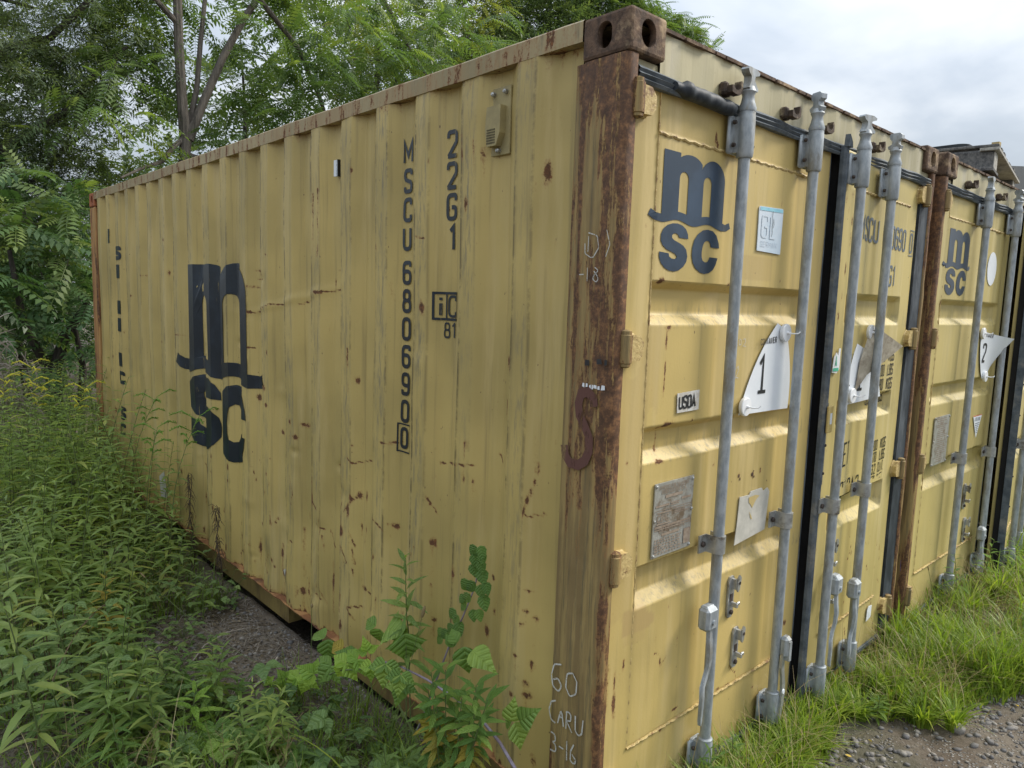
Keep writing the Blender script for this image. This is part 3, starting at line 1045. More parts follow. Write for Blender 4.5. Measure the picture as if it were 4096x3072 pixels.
def hinge_parts(parent, zc, x=.052, y=-.004, side=1, h=.082, painted=M_frame, pin=M_post, lug=.072):
    """barrel on the post and a strap on the door; side=1 strap runs to +x"""
    mb = MB().lathe([(.010, zc - h / 2 - .012), (.0175, zc - h / 2 - .008), (.0175, zc - h / 2), (.0205, zc - h / 2 + .002), (.0205, zc + h / 2 - .002), (.0175, zc + h / 2), (.0175, zc + h / 2 + .010), (.008, zc + h / 2 + .014)], (x, y + .008, 0), n=14)
    b = mb.build('hinge', pin, parent, smooth=True)
    s_ = side
    poly = [(x + s_ * .010, zc - h * .46), (x + s_ * (lug * .8), zc - h * .42), (x + s_ * lug, zc - h * .18), (x + s_ * lug, zc + h * .22), (x + s_ * (lug * .72), zc + h * .48), (x + s_ * .010, zc + h * .5)]
    st = MB().prism(poly, y + .004, y + .034)
    # raised rim of weld round the strap
    rim = [(p[0], y + .030, p[1]) for p in poly]
    st.tube([Vector(p) for p in rim[:6]], .005, 6)
    st.build('hinge_strap', painted, b)
    return b


def sheath(parent, x, zt, zb, yr, r=.021, name='bar_guide', m=M_galv, side=-1):
    """pressed guide plate clasping a lock rod, four bolts"""
    mb = MB()
    w = .032
    mb.box((x + side * (r + w) if side < 0 else x + .0, yr + .028, zb), (x + .010 if side < 0 else x + r + w, yr + .042, zt), ch=.006)
    mb.lathe([(r + .003, zb - .012), (r + .006, zb - .008), (r + .006, zb), (r + .007, zb + .003), (r + .007, zt - .003), (r + .006, zt), (r + .006, zt + .010), (r + .002, zt + .014)], (x, yr, 0), n=18)
    mb.box((x - r - .005, yr, zb + .004), (x + r + .005, yr + .045, zt - .004))
    o = mb.build(name, m, parent, smooth=True)
    bl = MB()
    for zz_ in (zb + (zt - zb) * .22, zb + (zt - zb) * .80):
        bx = x + side * (r + w * .62)
        bl.lathe([(.0070, yr + .022), (.0078, yr + .019), (.006, yr + .012), (.002, yr + .0115)], (bx, 0, zz_), 'y', 10)
        bl.lathe([(.006, yr + .012 - .0), (.006, yr - r * .3 - .009), (.003, yr - r * .3 - .011)], (x + r + .006, 0, zz_), 'y', 8)
    bl.build('bolt', M_bolt, o)
    return o


def clamp(parent, x, zc, yr, r=.021, side=-1, m=M_galv2):
    mb = MB()
    h = .062
    arc = [(x + (r + .0045) * math.cos(a), yr + (r + .0045) * math.sin(a)) for a in [PI * (1.0 + i / 12) for i in range(13)]]
    outl = arc + [(x + r + .0045, yr + .045), (x + r - .001, yr + .045), (x + r - .001, yr)] + [(x + (r - .001) * math.cos(a), yr + (r - .001) * math.sin(a)) for a in [PI * (2.0 - i / 12) for i in range(1, 13)]] + [(x - r + .001, yr + .038), (x - r - .045, yr + .038), (x - r - .045, yr + .032), (x - r - .0045, yr + .032)]
    mb.prism(outl, zc - h / 2, zc + h / 2, 'xy')
    o = mb.build('clamp', m, parent)
    MB().lathe([(.010, yr + .034), (.011, yr + .026), (.006, yr + .022), (.002, yr + .0215)], (x - r - .026, 0, zc), 'y', 8).build('bolt', M_bolt, o)
    return o


def cam_head(parent, x, z0, yr, r=.021, turn=0.0, style=0):
    """anvil shaped cam at the end of a rod"""
    mb = MB()
    mb.lathe([(r + .006, z0), (r + .008, z0 + .01), (r + .001, z0 + .03), (r - .002, z0 + .05), (r + .004, z0 + .062), (r - .003, z0 + .078)], (x, yr, 0), n=16)
    if style == 0:
        prof = [(-.026, .070), (-.020, .080), (-.012, .092), (-.012, .108), (-.030, .116), (-.036, .126), (-.030, .133), (.028, .135), (.050, .128), (.046, .120), (.018, .112), (.014, .098), (.024, .090), (.044, .076), (.040, .068), (.018, .070)]
    else:
        prof = [(-.022, .070), (-.026, .082), (-.014, .090), (-.012, .104), (-.026, .112), (-.026, .128), (-.016, .136), (.018, .136), (.026, .128), (.022, .112), (.012, .104), (.014, .090), (.030, .082), (.026, .070)]
    sub = MB().prism([(a, b + z0) for a, b in prof], -.013, .013)
    M = Matrix.Translation((x, yr, 0)) @ Matrix.Rotation(turn, 4, 'Z')
    sub.xform(M)
    mb.add(sub.v, sub.f)
    return mb.build('cam_head', M_galv, parent, smooth=True)


def keeper(parent, x, z, y=.012):
    """forged keeper on the header"""
    mb = MB()
    prof = [(-.024, -.014), (-.008, -.018), (.020, -.018), (.036, -.008), (.036, .017), (.030, .028), (.024, .026), (.023, .003), (.012, -.005), (-.006, -.004), (-.017, .008), (-.026, .006)]
    mb.prism([(x + a, z + b) for a, b in prof], y - .040, y - .016)
    mb.box((x - .036, y - .022, z - .018), (x - .010, y + .008, z + .020), ch=.007)
    mb.box((x - .014, y - .014, z - .020), (x + .012, y + .008, z + .006), ch=.004)
    me = mb.mesh('keeper')
    return link('keeper', me, M_cam, parent)


def handle(parent, x, zt, yr, bend=1, L=.36, m=M_galv):
    """hinged hub on the rod and the cranked lever hanging from it"""
    hub = MB()
    hub.box((x - .078, yr - .030, zt - .082), (x - .012, yr + .016, zt), ch=.010)
    hub.lathe([(.008, yr - .036), (.009, yr - .030), (.009, yr + .02)], (x - .045, 0, zt - .05), 'y', 10)
    hub.box((x - .07, yr - .020, zt - .018), (x - .02, yr + .012, zt + .006), ch=.006)
    h = hub.build('handle_hub', m, parent)
    cx = x - .045
    pts = [(cx + .004, zt - .07, .024), (cx + .008, zt - .12, .030), (cx + .002, zt - .165, .030), (cx + .010, zt - .215, .028), (cx + .004, zt - .255, .026), (cx - .022, zt - .285, .022), (cx - .026, zt - .33, .021), (cx - .030, zt - L - .04, .018), (cx - .030, zt - L - .06, .010)]
    mb = MB()
    vs = []; fs = []
    ys_ = [yr - .012, yr - .014, yr - .022, yr - .016, yr - .010, yr - .016, yr - .020, yr - .020, yr - .020]
    for (px, pz, w), yy in zip(pts, ys_):
        px = x + (px - x) * 1.0
        vs += [(px - w / 2, yy + .004, pz), (px - w * .3, yy - .007, pz), (px + w * .3, yy - .007, pz), (px + w / 2, yy + .004, pz)]
    n = len(pts)
    for i in range(n - 1):
        for k in range(4):
            a = i * 4 + k; b = i * 4 + (k + 1) % 4
            fs.append((a, b, b + 4, a + 4))
    fs += [(3, 2, 1, 0), ((n - 1) * 4, (n - 1) * 4 + 1, (n - 1) * 4 + 2, (n - 1) * 4 + 3)]
    mb.add(vs, fs)
    mb.build('handle', m, h, smooth=True)
    return h


def catch(parent, x, zt, yf, side=1):
    """handle retainer: backing strap, folded tab with two holes, hook and bolt"""
    mb = MB()
    mb.prism([(x - .022, zt - .150), (x - .014, zt - .162), (x + .010, zt - .162), (x + .018, zt - .150), (x + .020, zt - .020), (x + .010, zt - .002), (x - .014, zt - .004), (x - .022, zt - .020)], yf - .008, yf - .001)
    mb.prism([(x + .004, zt - .052), (x + .006, zt - .008), (x + .018, zt + .004), (x + .028, zt - .006), (x + .026, zt - .026), (x + .020, zt - .050), (x + .010, zt - .060)], yf - .030, yf - .024)
    mb.prism([(x + .000, zt - .05), (x + .012, zt - .05), (x + .012, zt - .012), (x + .000, zt - .012)], yf - .026, yf - .006)
    mb.box((x + .000, yf - .036, zt - .110), (x + .020, yf - .028, zt - .096), ch=.003)
    mb.box((x - .004, yf - .036, zt - .118), (x + .008, yf - .006, zt - .100), ch=.002)
    o = mb.build('handle_catch', M_galv2, parent)
    b = MB().lathe([(.009, yf - .009), (.009, yf - .016), (.004, yf - .018)], (x, 0, zt - .140), 'y', 10)
    b.lathe([(.0065, yf - .0305), (.0065, yf - .032), (.003, yf - .0322)], (x + .017, 0, zt - .026), 'y', 10)
    b.box((x - .010, yf - .0085, zt - .100), (x + .010, yf - .0095, zt - .070))
    b.build('bolt', M_bolt, o)
    return o
def side_map(y, z, l, off=.0030):
    x = float(corr(y)) + float(dent(np.array(y), np.array(z))) - off + .002 - l
    return (x, y, z)


def rebase(root, loc):
    """put a thing's Empty at its own base without moving its parts"""
    loc = Vector(loc)
    root.location = loc
    for ch in root.children:
        ch.location = Vector(ch.location) - loc


def hinge_rot(hx, hy, deg):
    return Matrix.Translation((hx, hy, 0)) @ Matrix.Rotation(math.radians(deg), 4, 'Z') @ Matrix.Translation((-hx, -hy, 0))


def band_poly(K, a, b, th):
    K.path([a, b], th)


def frame_rect(K, h0, v0, h1, v1, th):
    K.path([(h0, v0), (h1, v0), (h1, v1), (h0, v1)], th, True, 0)


def build_container(loc, label, first):
    root = empty('shipping_container', (0, 0, 0), 0, label, 'shipping container', None)
    # --- castings
    for (O, s_) in (((0, 0, LZ), (1, 1, -1)), ((LX, 0, LZ), (-1, 1, -1)), ((0, 0, 0), (1, 1, 1)), ((LX, 0, 0), (-1, 1, 1)), ((0, LY, LZ), (1, -1, -1)), ((0, LY, 0), (1, -1, 1)), ((LX, LY, LZ), (-1, -1, -1))):
        mb = MB(); casting(mb, O, *s_)
        far = O[1] > 3 and O[0] == 0
        mb.build('corner_casting', M_cast_or if far else M_cast, root, smooth=True, label=('orange painted corner casting at the far end' if far and O[2] > 1 else None))
    # --- posts
    pl = link('corner_post', post_mesh('corner_post', dense=first), M_post, root)
    pl['label'] = 'rust streaked corner post with old chalk marks' if first else 'brown rusted corner post with a pale front edge'
    me = post_mesh('corner_post', seed=6, dense=False)
    co = np.array([v.co[:] for v in me.vertices]); co[:, 0] = LX - co[:, 0]
    me.vertices.foreach_set('co', co.astype(np.float32).ravel()); me.flip_normals()
    link('corner_post', me, M_post, root)
    MB().prism([(2.300, .020), (2.388, .012), (2.392, .10), (2.300, .10)], .119, 2.44, 'xy').build('door_post_channel', M_rub, root)
    mb = MB(); mb.box((.002, LY - .17, .119), (.16, LY - .002, 2.472), ch=.012); mb.box((LX - .16, LY - .17, .119), (LX - .002, LY - .002, 2.472), ch=.012)
    mb.build('far_corner_post', M_post_far, root)
    # --- rails
    n = 70
    for nm, x0, x1 in (('top_side_rail', .0, .06), ('top_side_rail', LX - .06, LX)):
        ys = np.linspace(.178, LY - .178, n); V = []; F = []
        for i, y in enumerate(ys):
            wob = .0025 * math.sin(i * 1.7) + .003 * math.sin(i * .61)
            for (a, b) in ((x0, 2.531), (x0, 2.588), (x0 + .006, 2.594), (x1 - .004, 2.594), (x1, 2.588), (x1, 2.531)):
                V.append((a + (wob if a <= .006 else 0), y, b + wob * .8))
            if i:
                for k in range(6):
                    a = (i - 1) * 6 + k; b = (i - 1) * 6 + (k + 1) % 6
                    F.append((a, b, b + 6, a + 6))
        MB().add(V, F).build(nm, M_rail, root)
    rw = MB()
    for (a, b) in ((.178, 1.825), (2.20, 3.865), (4.24, LY - .178)):
        rw.box((.044, a, .012), (.050, b, .146))
    for (a, b) in ((1.825, 2.20), (3.865, 4.24)):
        rw.box((.044, a, .128), (.050, b, .146))
        rw.box((.050, a - .006, .012), (.9, a, .128)); rw.box((.050, b, .012), (.9, b + .006, .128)); rw.box((.050, a, .126), (.9, b, .130))
    rw.build('bottom_side_rail', M_railweb, root)
    MB().box((LX - .05, .178, .012), (LX - .044, LY - .178, .146)).build('bottom_side_rail', M_railweb, root)
    MB().box((.46, 1.80, .010), (.48, 2.22, .128)).build('pocket_shade_plate', M_dark, root)  # dark plates added across the open pockets to paint their shade
    MB().box((.46, 3.84, .010), (.48, 4.26, .128)).build('pocket_shade_plate', M_dark, root)
    # top flange of the bottom rail: the rusty ledge showing below the inner flats
    ys = np.linspace(.178, LY - .178, 300); V = []; F = []
    for i, y in enumerate(ys):
        w = -.002 + .003 * math.sin(i * .9) * math.sin(i * .13); dz = .002 * math.sin(i * .37)
        V += [(w, y, .1475 + dz), (w, y, .1525 + dz), (.050, y, .1525), (.050, y, .1475)]
        if i:
            for k in range(4):
                a = (i - 1) * 4 + k; b = (i - 1) * 4 + (k + 1) % 4
                F.append((a, b, b + 4, a + 4))
    MB().add(V, F).build('rail_flange', M_rust, root, label='orange rusted ledge along the foot of the corrugated wall')
    # --- shell: roof, far wall, right wall, floor
    mb = MB()
    mb.box((.05, .05, 2.566), (LX - .05, LY - .05, 2.574))
    for i in range(22):
        y = .3 + i * .26
        mb.box((.06, y, 2.574), (LX - .06, y + .14, 2.582), ch=.004)
    mb.build('roof', M_roof, root)
    MB().box((.05, LY - .06, .12), (LX - .05, LY - .02, 2.57)).build('end_wall', M_side, root)
    MB().box((.06, .10, .13), (LX - .06, LY - .06, .15)).build('floor', M_dark, root)
    if first:
        link('side_panel', side_panel_mesh('side_panel'), M_side, root)['label'] = 'corrugated side wall with rust chips and dents'
        MB().box((LX - .05, .18, .15), (LX - .02, LY - .18, 2.53)).build('side_panel', M_side, root)
    else:
        me = bpy.data.objects['side_panel'].data
        link('side_panel', me, None, root)
        MB().box((LX - .05, .18, .15), (LX - .02, LY - .18, 2.53)).build('side_panel', M_side, root)
    # --- header with its thin roof lip
    mb = MB(); xs = np.linspace(.162, LX - .162, 40); V = []; F = []
    for i, x in enumerate(xs):
        b = .003 * math.sin(i * .8) + .002 * math.sin(i * 2.3)
        V += [(x, .020 + b, 2.436), (x, .020 + b, 2.563), (x, .10, 2.563), (x, .10, 2.436)]
        if i:
            for k in range(4):
                a = (i - 1) * 4 + k; c = (i - 1) * 4 + (k + 1) % 4
                F.append((a, c, c + 4, a + 4))
    MB().add(V, F).box((.04, .028, 2.436), (.163, .1, 2.47)).box((LX - .163, .028, 2.436), (LX - .04, .1, 2.47)).build('header', M_head, root)
    lip = MB()
    for i in range(len(xs) - 1):
        j = .004 * math.sin(i * 1.9)
        lip.box((xs[i], .010 + j, 2.5635 + j * .5), (xs[i + 1] + .002, .09, 2.574 + j * .5))
    lip.build('roof_lip', M_cast, root)
    MB().box((.162, .03, .02), (LX - .162, .12, .098)).build('door_sill', M_frame, root)

    ang = 1.8 if first else 8.3
    RM = hinge_rot(2.30, .04, ang)
    # --- left door
    x0, x1 = .055, 1.312
    if first:
        dl = link('door_panel', door_mesh('door_panel', x0, x1, seed=1), M_door, root)
        dr = link('door_panel', door_mesh('door_panel', 1.378, 2.285, seed=4, spec=False, mirror=True), M_door_r, root)
        dl['label'] = 'left door panel with brushed touch up paint near its hinges'
        dr['label'] = 'right door panel standing slightly ajar, printed with weights'
    else:
        dl = link('door_panel', door_mesh('door_panel', x0, 1.345, seed=8, spec=False, nx=.016, nz=.012), M_door_r, root)
        dr = link('door_panel', door_mesh('door_panel', 1.39, 2.285, seed=9, spec=False, nx=.02, nz=.02, mirror=True), M_door_r, root)
    dr.matrix_local = RM
    xe = x1 if first else 1.345
    xg = 1.378 if first else 1.39
    # weld beads
    for d, a, b in ((dl, x0, xe), (dr, xg, 2.285)):
        mb = MB()
        for zc in (2.287, .340):
            p = [(a + .13 + (b - a - .24) * i / 90, .0265 + .001 * math.sin(i * 2.1), zc + .0018 * math.sin(i * 1.3)) for i in range(91)]
            mb.tube(p, [.0055 + .0012 * math.sin(i * 2.9) for i in range(91)], 6)
        mb.tube([(a + .131, .029, .345 + (2.43 - .345) * i / 120) for i in range(121)], [.0028 + .0009 * math.sin(i * 2.3) for i in range(121)], 5)
        mb.build('weld_bead', M_weld, d)
    # gaskets
    mb = MB()
    mb.prism([(xe + .0005, .036), (xe + .010, .030), (xe + .012, .060), (xe + .0005, .085)], .095, 2.43, 'xy')
    mb.build('gasket', M_rub, dl)
    mb = MB()
    gw = .034 if first else .012
    mb.prism([(xg - gw, .022), (xg - gw * .85, .012), (xg - gw * .55, .016), (xg - gw * .3, .011), (xg + .003, .018), (xg + .003, .034), (xg - gw, .036)], .090, 2.435, 'xy')
    mb.prism([(xg - gw, 2.43), (xg + .006, 2.43), (xg + .000, 2.452), (xg - gw * .8, 2.478)], .004, .024)
    if not first:
        mb.box((xg - .0165, .012, .3), (xg - .0125, .052, 2.1))
    MB().prism([(xg - .010, .037), (xg + .0, .037), (xg + .0, .085), (xg - .010, .085)], .092, 2.43, 'xy').build('gap_shade_seal', M_dark, dr)  # near-black seal strip, paints the shade of the gap between the doors
    mb.build('gasket', M_rub2, dr)
    MB().box((xg, .012, .086), (2.285, .034, .104)).box((x0 + .0, .015, .088), (xe, .034, .102)).build('gasket', M_rub2, dr if False else root)
    mb = MB()
    mb.box((xg - .008, .0125, 1.05), (xg + .001, .0195, 1.40) if first else (xg + .001, .0195, 2.0))
    st = mb.build('gasket_strip', M_plate, dr)
    bm_ = MB()
    zl = [1.10, 1.22, 1.34] if first else [.55, .75, .95, 1.15, 1.35, 1.55, 1.75]
    for zc in zl:
        bm_.lathe([(.006, .012), (.006, .008), (.002, .006)], (xg - .004, 0, zc), 'y', 8)
    bm_.build('rivet', M_bolt, dr)
    # header gasket: grooved strip, then the swollen torn roll
    mb = MB()
    prof = [(.030, 2.404), (.012, 2.402), (.006, 2.410), (.013, 2.416), (.004, 2.424), (.012, 2.430), (.006, 2.438), (.014, 2.446), (.030, 2.448)]
    V = []; F = []; N = 60
    xa, xb = .056, 2.38
    for i in range(N + 1):
        x = xa + (xb - xa) * i / N
        for (yy, zz_) in prof:
            V.append((x, yy + .002 * math.sin(i * 1.1), zz_ + .0025 * math.sin(i * .7 + yy * 90)))
        if i:
            for k in range(len(prof)):
                a = (i - 1) * len(prof) + k; b = (i - 1) * len(prof) + (k + 1) % len(prof)
                F.append((a, b, b + len(prof), a + len(prof)))
    gk = MB().add(V, F).build('header_gasket', M_rub2, root)
    if first:
        pts = []; rs = []
        for i in range(26):
            t = i / 25
            x = .215 + t * .31
            pts.append((x, .004 + .003 * math.sin(i), 2.422 - .006 * t + .0008 * math.sin(i * 1.7)))
            rs.append(.013 + .009 * math.sin(min(1, t * 3) * PI / 2) + (.006 if 4 <= i <= 5 else 0) + .0007 * math.sin(i * 2.3))
        MB().tube(pts, rs, 10).build('torn_gasket_roll', M_rub, gk, smooth=True, label='swollen torn roll of black rubber under the header')
    # --- hinges
    for zc in (2.355, 1.652, .986, .255):
        hinge_parts(root, zc, .050, -.002, 1, .085, M_weld, M_post, .082)
        o = hinge_parts(root, zc, 2.335, -.002, -1, .085, M_weld, M_post)
    # --- lock rods
    if first:
        rods = [(.575, -.025, 0, 0), (1.062, -.025, 0, 1), (1.424, -.025, 1, 0), (1.770, -.025, 1, 1)]
    else:
        rods = [(.642, -.025, 0, 1), (1.238, -.025, 0, 1), (1.52, -.018, 1, 0), (2.0, -.025, 1, 1)]
    for i, (x, yr, right, st_) in enumerate(rods):
        r = .0190
        p = [(x, yr, .10 + (2.30 - .10) * k / 12) for k in range(13)]
        mb = MB().tube(p, r, 20)
        rod = mb.build('lock_rod', M_galv, root, smooth=True)
        zt = (2.400, 2.425, 2.410, 2.400)[i] if first else 2.402
        zb = zt - .122
        cl_z = ((.965, .962, .960, .975) if first else (.948, .916, .95, .95))[i]
        sheath(rod, x, zt, zb, yr, side=-1)
        sheath(rod, x, .235 if i != 0 else .235, .120, yr, side=-1)
        clamp(rod, x, cl_z, yr)
        cam_head(rod, x, zt + .012, yr, turn=(0.1, 1.2, -.2, 1.5)[i], style=(0, 1, 0, 1)[i])
        if first and i == 0: handle(rod, x, .752, yr)
        if first and i == 1:
            mb = MB(); mb.box((x - .006, yr - .050, .40), (x + .040, yr - .012, .488), ch=.012)
            mb.box((x + .008, yr - .054, .39), (x + .026, yr - .020, .47))
            hb = mb.build('handle_hub', M_galv, rod)
            h2 = MB()
            prof = [(x - .006, .42), (x + .006, .42), (x + .016, .34), (x + .030, .29), (x + .034, .24), (x + .026, .19), (x + .010, .12), (x - .008, .12), (x + .008, .20), (x + .010, .26), (x + .002, .31), (x - .012, .36)]
            h2.prism(prof, yr - .036, yr - .026)
            h2.build('handle', M_galv2, hb)
            MB().lathe([(.011, yr - .0365), (.009, yr - .040)], (x + .016, 0, .255), 'y', 10).build('bolt', M_white, hb)
        if first and i == 2: handle(rod, x + .120, .635, yr, L=.34)
        if first and i == 3: handle(rod, x - .01 + .0, .56, yr - .004, L=.30)
        if not first and i == 1:
            handle(rod, x - .02, .43, yr - .004, L=.22)
        if right:
            rod.matrix_local = RM
    # keepers on the header
    for (x, z) in ([(.500, 2.470), (.895, 2.470), (1.165, 2.466), (1.66, 2.476)] if first else [(.385, 2.474), (.95, 2.474), (1.55, 2.474)]):
        keeper(root, x, z)
    for (x, z) in ([(.765, .790), (.822, .575)] if first else [(.948, .742), (1.012, .515)]):
        catch(dl, x, z, .026)
    if first:
        for (x, z) in ((1.547, .775), (1.556, .60)):
            catch(dr, x, z, .026)
    return root, dl, dr, RM, pl


c1, dl1, dr1, RM1, post1 = build_container((0, 0, 0), 'near yellow shipping container with rusty corrugated side and rust streaked corner post', True)
c2, dl2, dr2, RM2, post2 = build_container((0, 0, 0), 'yellow shipping container farther right with grey pallet and boards on its roof', False)
c2.location = (2.494, -.024, 0)

# ------------------------------------------------------------------ marks on the near container, long side
MY = lambda h, v, l: side_map(h, v, l)
K = logo_ink(3.60, .765, .985, 1.175, .21, -1, (.21, .385), (.655, .825), 1.16, (.045, .955))
K.build('emblem', M_navy, c1, MY, CUTS)
# vertical number column: letters are mirrored in y because +y runs to the left as seen
def vtext(txt, yc, ztop, H, pitch, wx, th):
    K = Ink(); z = ztop
    for ch in txt:
        if ch == ' ':
            z -= pitch * .42; continue
        wmx = max(max(p[0] for p in pts) for pts, _, _ in GLY[ch])
        for (pts, cl, r) in GLY[ch]:
            K.path([(yc + (wmx / 2 - p[0]) * H * wx, z - H + p[1] * H) for p in pts], th, bool(cl), r * H * wx)
        z -= pitch
    return K
K = vtext('MSCU', 1.110, 2.384, .080, .1115, 1.30, .0155)
K.build('number_lettering', M_navy, c1, MY, CUTS)
K = vtext('680690', 1.112, 1.916, .080, .1115, 1.30, .0155)
frame_rect(K, 1.074, 1.150, 1.154, 1.264, .006)
K.q += vtext('0', 1.113, 1.246, .076, .1, 1.2, .0145).q
K.build('number_lettering', M_navy, c1, MY, CUTS)
K = vtext('22G1', .828, 2.378, .084, .1115, 1.30, .0155)
K.build('number_lettering', M_navy, c1, MY, CUTS)
K = Ink()
frame_rect(K, .905, 1.703, .785, 1.800, .009)
K.path([(.852, 1.703), (.852, 1.800)], .008)
for (pts, cl, r) in GLY['i']: K.path([(.878 - (p[0] - .08) * .07, 1.717 + p[1] * .072) for p in pts], .0115)
for (pts, cl, r) in GLY['c']: K.path([(.838 - p[0] * .095, 1.715 + p[1] * .085) for p in pts], .0095, False, .03)
for j, ch in enumerate('81'):
    for (pts, cl, r) in GLY[ch]: K.path([(.862 - j * .044 - p[0] * .07, 1.636 + p[1] * .052) for p in pts], .0075, bool(cl), r * .06)
K.build('intermodal_code', M_navy, c1, MY, CUTS)
# remains of the lettering at the far end
K = Ink()
for ch, zt, H in (('S', 2.106, .108), ('I', 1.960, .108), ('I', 1.672, .108), ('I', 1.530, .108), ('I', 1.248, .112), ('C', 1.095, .105), ('S', .80, .105), ('C', .665, .105)):
    if ch == 'I':
        K.path([(5.19, zt - H), (5.19, zt)], .085)
    else:
        for (pts, cl, r) in GLY[ch]: K.path([(5.235 - p[0] * .22, zt - H + .015 + p[1] * (H - .030)) for p in pts], .032, bool(cl), .02)
K.path([(5.44, 2.14), (5.44, 2.255)], .035)
K.build('number_lettering', M_navy, c1, MY, CUTS)
# louvred vent cover, little black and white tag

mb = MB()
mb.box((.026, .512, 2.262), (.034, .608, 2.482), ch=.002)
mb.prism([(.532, 2.468 - .05), (.602, 2.468 - .05), (.608, 2.35), (.598, 2.29), (.552, 2.29), (.534, 2.33)], -.000, .027, 'yz')
vent = mb.build('vent_cover', M_vent, c1)
vent['label'] = 'small beige vent cover under the top rail'
gr = MB()
for i in range(7):
    for j in range(6):
        yy = .557 + i * .0062; zz_ = 2.297 + j * .0085
        gr.add([(-.0008, yy, zz_), (-.0008, yy + .0036, zz_), (-.0008, yy + .0036, zz_ + .0055), (-.0008, yy, zz_ + .0055)], [(0, 1, 2, 3)])
gr.build('vent_hole', M_dark, vent)['kind'] = 'stuff'
bl = MB()
for (a, b) in ((.592, 2.462), (.532, 2.462), (.560, 2.276)):
    bl.lathe([(.008, .026), (.008, .014), (.004, .010)], (0, a, b), 'x', 8)
bl.build('bolt', M_galv2, vent)
MB().box((.016, 1.633, 2.300), (.028, 1.642, 2.372)).box((.0145, 1.6445, 2.302), (.030, 1.668, 2.372)).build('side_tag', M_white, c1)
MB().box((.012, 1.628, 2.299), (.031, 1.6325, 2.373)).build('side_tag_edge', M_blk, c1)
# pale scrape near the foot
Ink().poly([[(4.20, .24), (4.27, .24), (4.28, .40), (4.24, .44), (4.20, .40)]]).build('pale_scrape', M_tape, c1, MY, CUTS)
Ink().poly([[(2.16, .25), (2.20, .24), (2.24, .30), (2.19, .33), (2.15, .31)]]).build('pale_scrape', M_tape, c1, MY, CUTS)

# post: maroon S, chalk writing, scraps of tape
PMY = lambda h, v, l: (-.0035 - l, h, v)
K = Ink()
sp = [(.082, 1.478), (.088, 1.505), (.112, 1.520), (.140, 1.512), (.150, 1.480), (.143, 1.445), (.118, 1.415), (.098, 1.385), (.095, 1.345), (.112, 1.310), (.142, 1.292), (.178, 1.294), (.200, 1.315), (.206, 1.345)]
K.path([(.068 + (a - .082) * .92, b) for a, b in sp], .030)
K.build('spray_letter', M_maroon, c1, PMY, label='maroon spray painted S on the corner post')
K = Ink()
def chalk_path(pts, th=.0052): K.path(fillet(pts, .012, False, 4), th)
chalk_path([(.155, .640), (.185, .630), (.196, .590), (.188, .555), (.162, .545), (.150, .570), (.166, .590), (.186, .578)])
chalk_path([(.105, .632), (.128, .622), (.132, .575), (.112, .550), (.088, .572), (.086, .610), (.104, .632)])
chalk_path([(.172, .512), (.192, .500), (.200, .470), (.190, .440), (.170, .436)])
chalk_path([(.160, .440), (.146, .500), (.134, .440)]); chalk_path([(.156, .466), (.138, .466)])
chalk_path([(.124, .438), (.124, .500), (.104, .495), (.106, .470), (.124, .468), (.098, .436)])
chalk_path([(.086, .500), (.084, .450), (.068, .440), (.056, .455), (.054, .500)])
chalk_path([(.188, .398), (.168, .396), (.166, .375), (.180, .368), (.164, .362), (.162, .338), (.188, .336)])
chalk_path([(.150, .366), (.130, .366)]); chalk_path([(.118, .400), (.116, .336)])
chalk_path([(.088, .402), (.100, .372), (.100, .342), (.082, .338), (.076, .356), (.094, .366)])
chalk_path([(.120, 1.985), (.085, 1.975), (.078, 1.94), (.10, 1.91), (.13, 1.925), (.132, 1.955)], .003)
chalk_path([(.118, 1.975), (.118, 1.93)], .003); chalk_path([(.05, 1.99), (.036, 1.95), (.05, 1.915)], .003)
chalk_path([(.150, 1.865), (.132, 1.865)], .003); chalk_path([(.118, 1.885), (.117, 1.845)], .003)
chalk_path([(.09, 1.885), (.074, 1.876), (.092, 1.862), (.096, 1.85), (.08, 1.842), (.074, 1.854), (.092, 1.874)], .003)
K.rough(.0007).build('chalk_writing', M_chalk, c1, PMY)
rr = random.Random(2)
def scraps(z, m, n, y0=.03, y1=.118, nm='tape_scrap'):
    K = Ink()
    y = y0
    while y < y1:
        w = rr.uniform(.006, .016)
        h0 = z + rr.uniform(-.002, .002)
        K.poly([[(y, h0), (y + w, h0 + rr.uniform(-.002, .002)), (y + w * rr.uniform(.8, 1), h0 + .012 + rr.uniform(-.003, .002)), (y + .001, h0 + .012 + rr.uniform(-.003, .002))]])
        y += w + rr.uniform(.0, .006)
    K.build(nm, m, c1, PMY)
scraps(1.530, M_white, 5)
K = Ink()
K.poly([[(.094, 1.598), (.112, 1.597), (.111, 1.615), (.095, 1.614)]]).poly([[(.045, 1.606), (.066, 1.604), (.066, 1.619), (.050, 1.622)]]).poly([[(.026, 1.605), (.036, 1.603), (.036, 1.621), (.027, 1.620)]])
K.build('tape_scrap', M_blk, c1, PMY, label='torn scrap of black tape on the post')

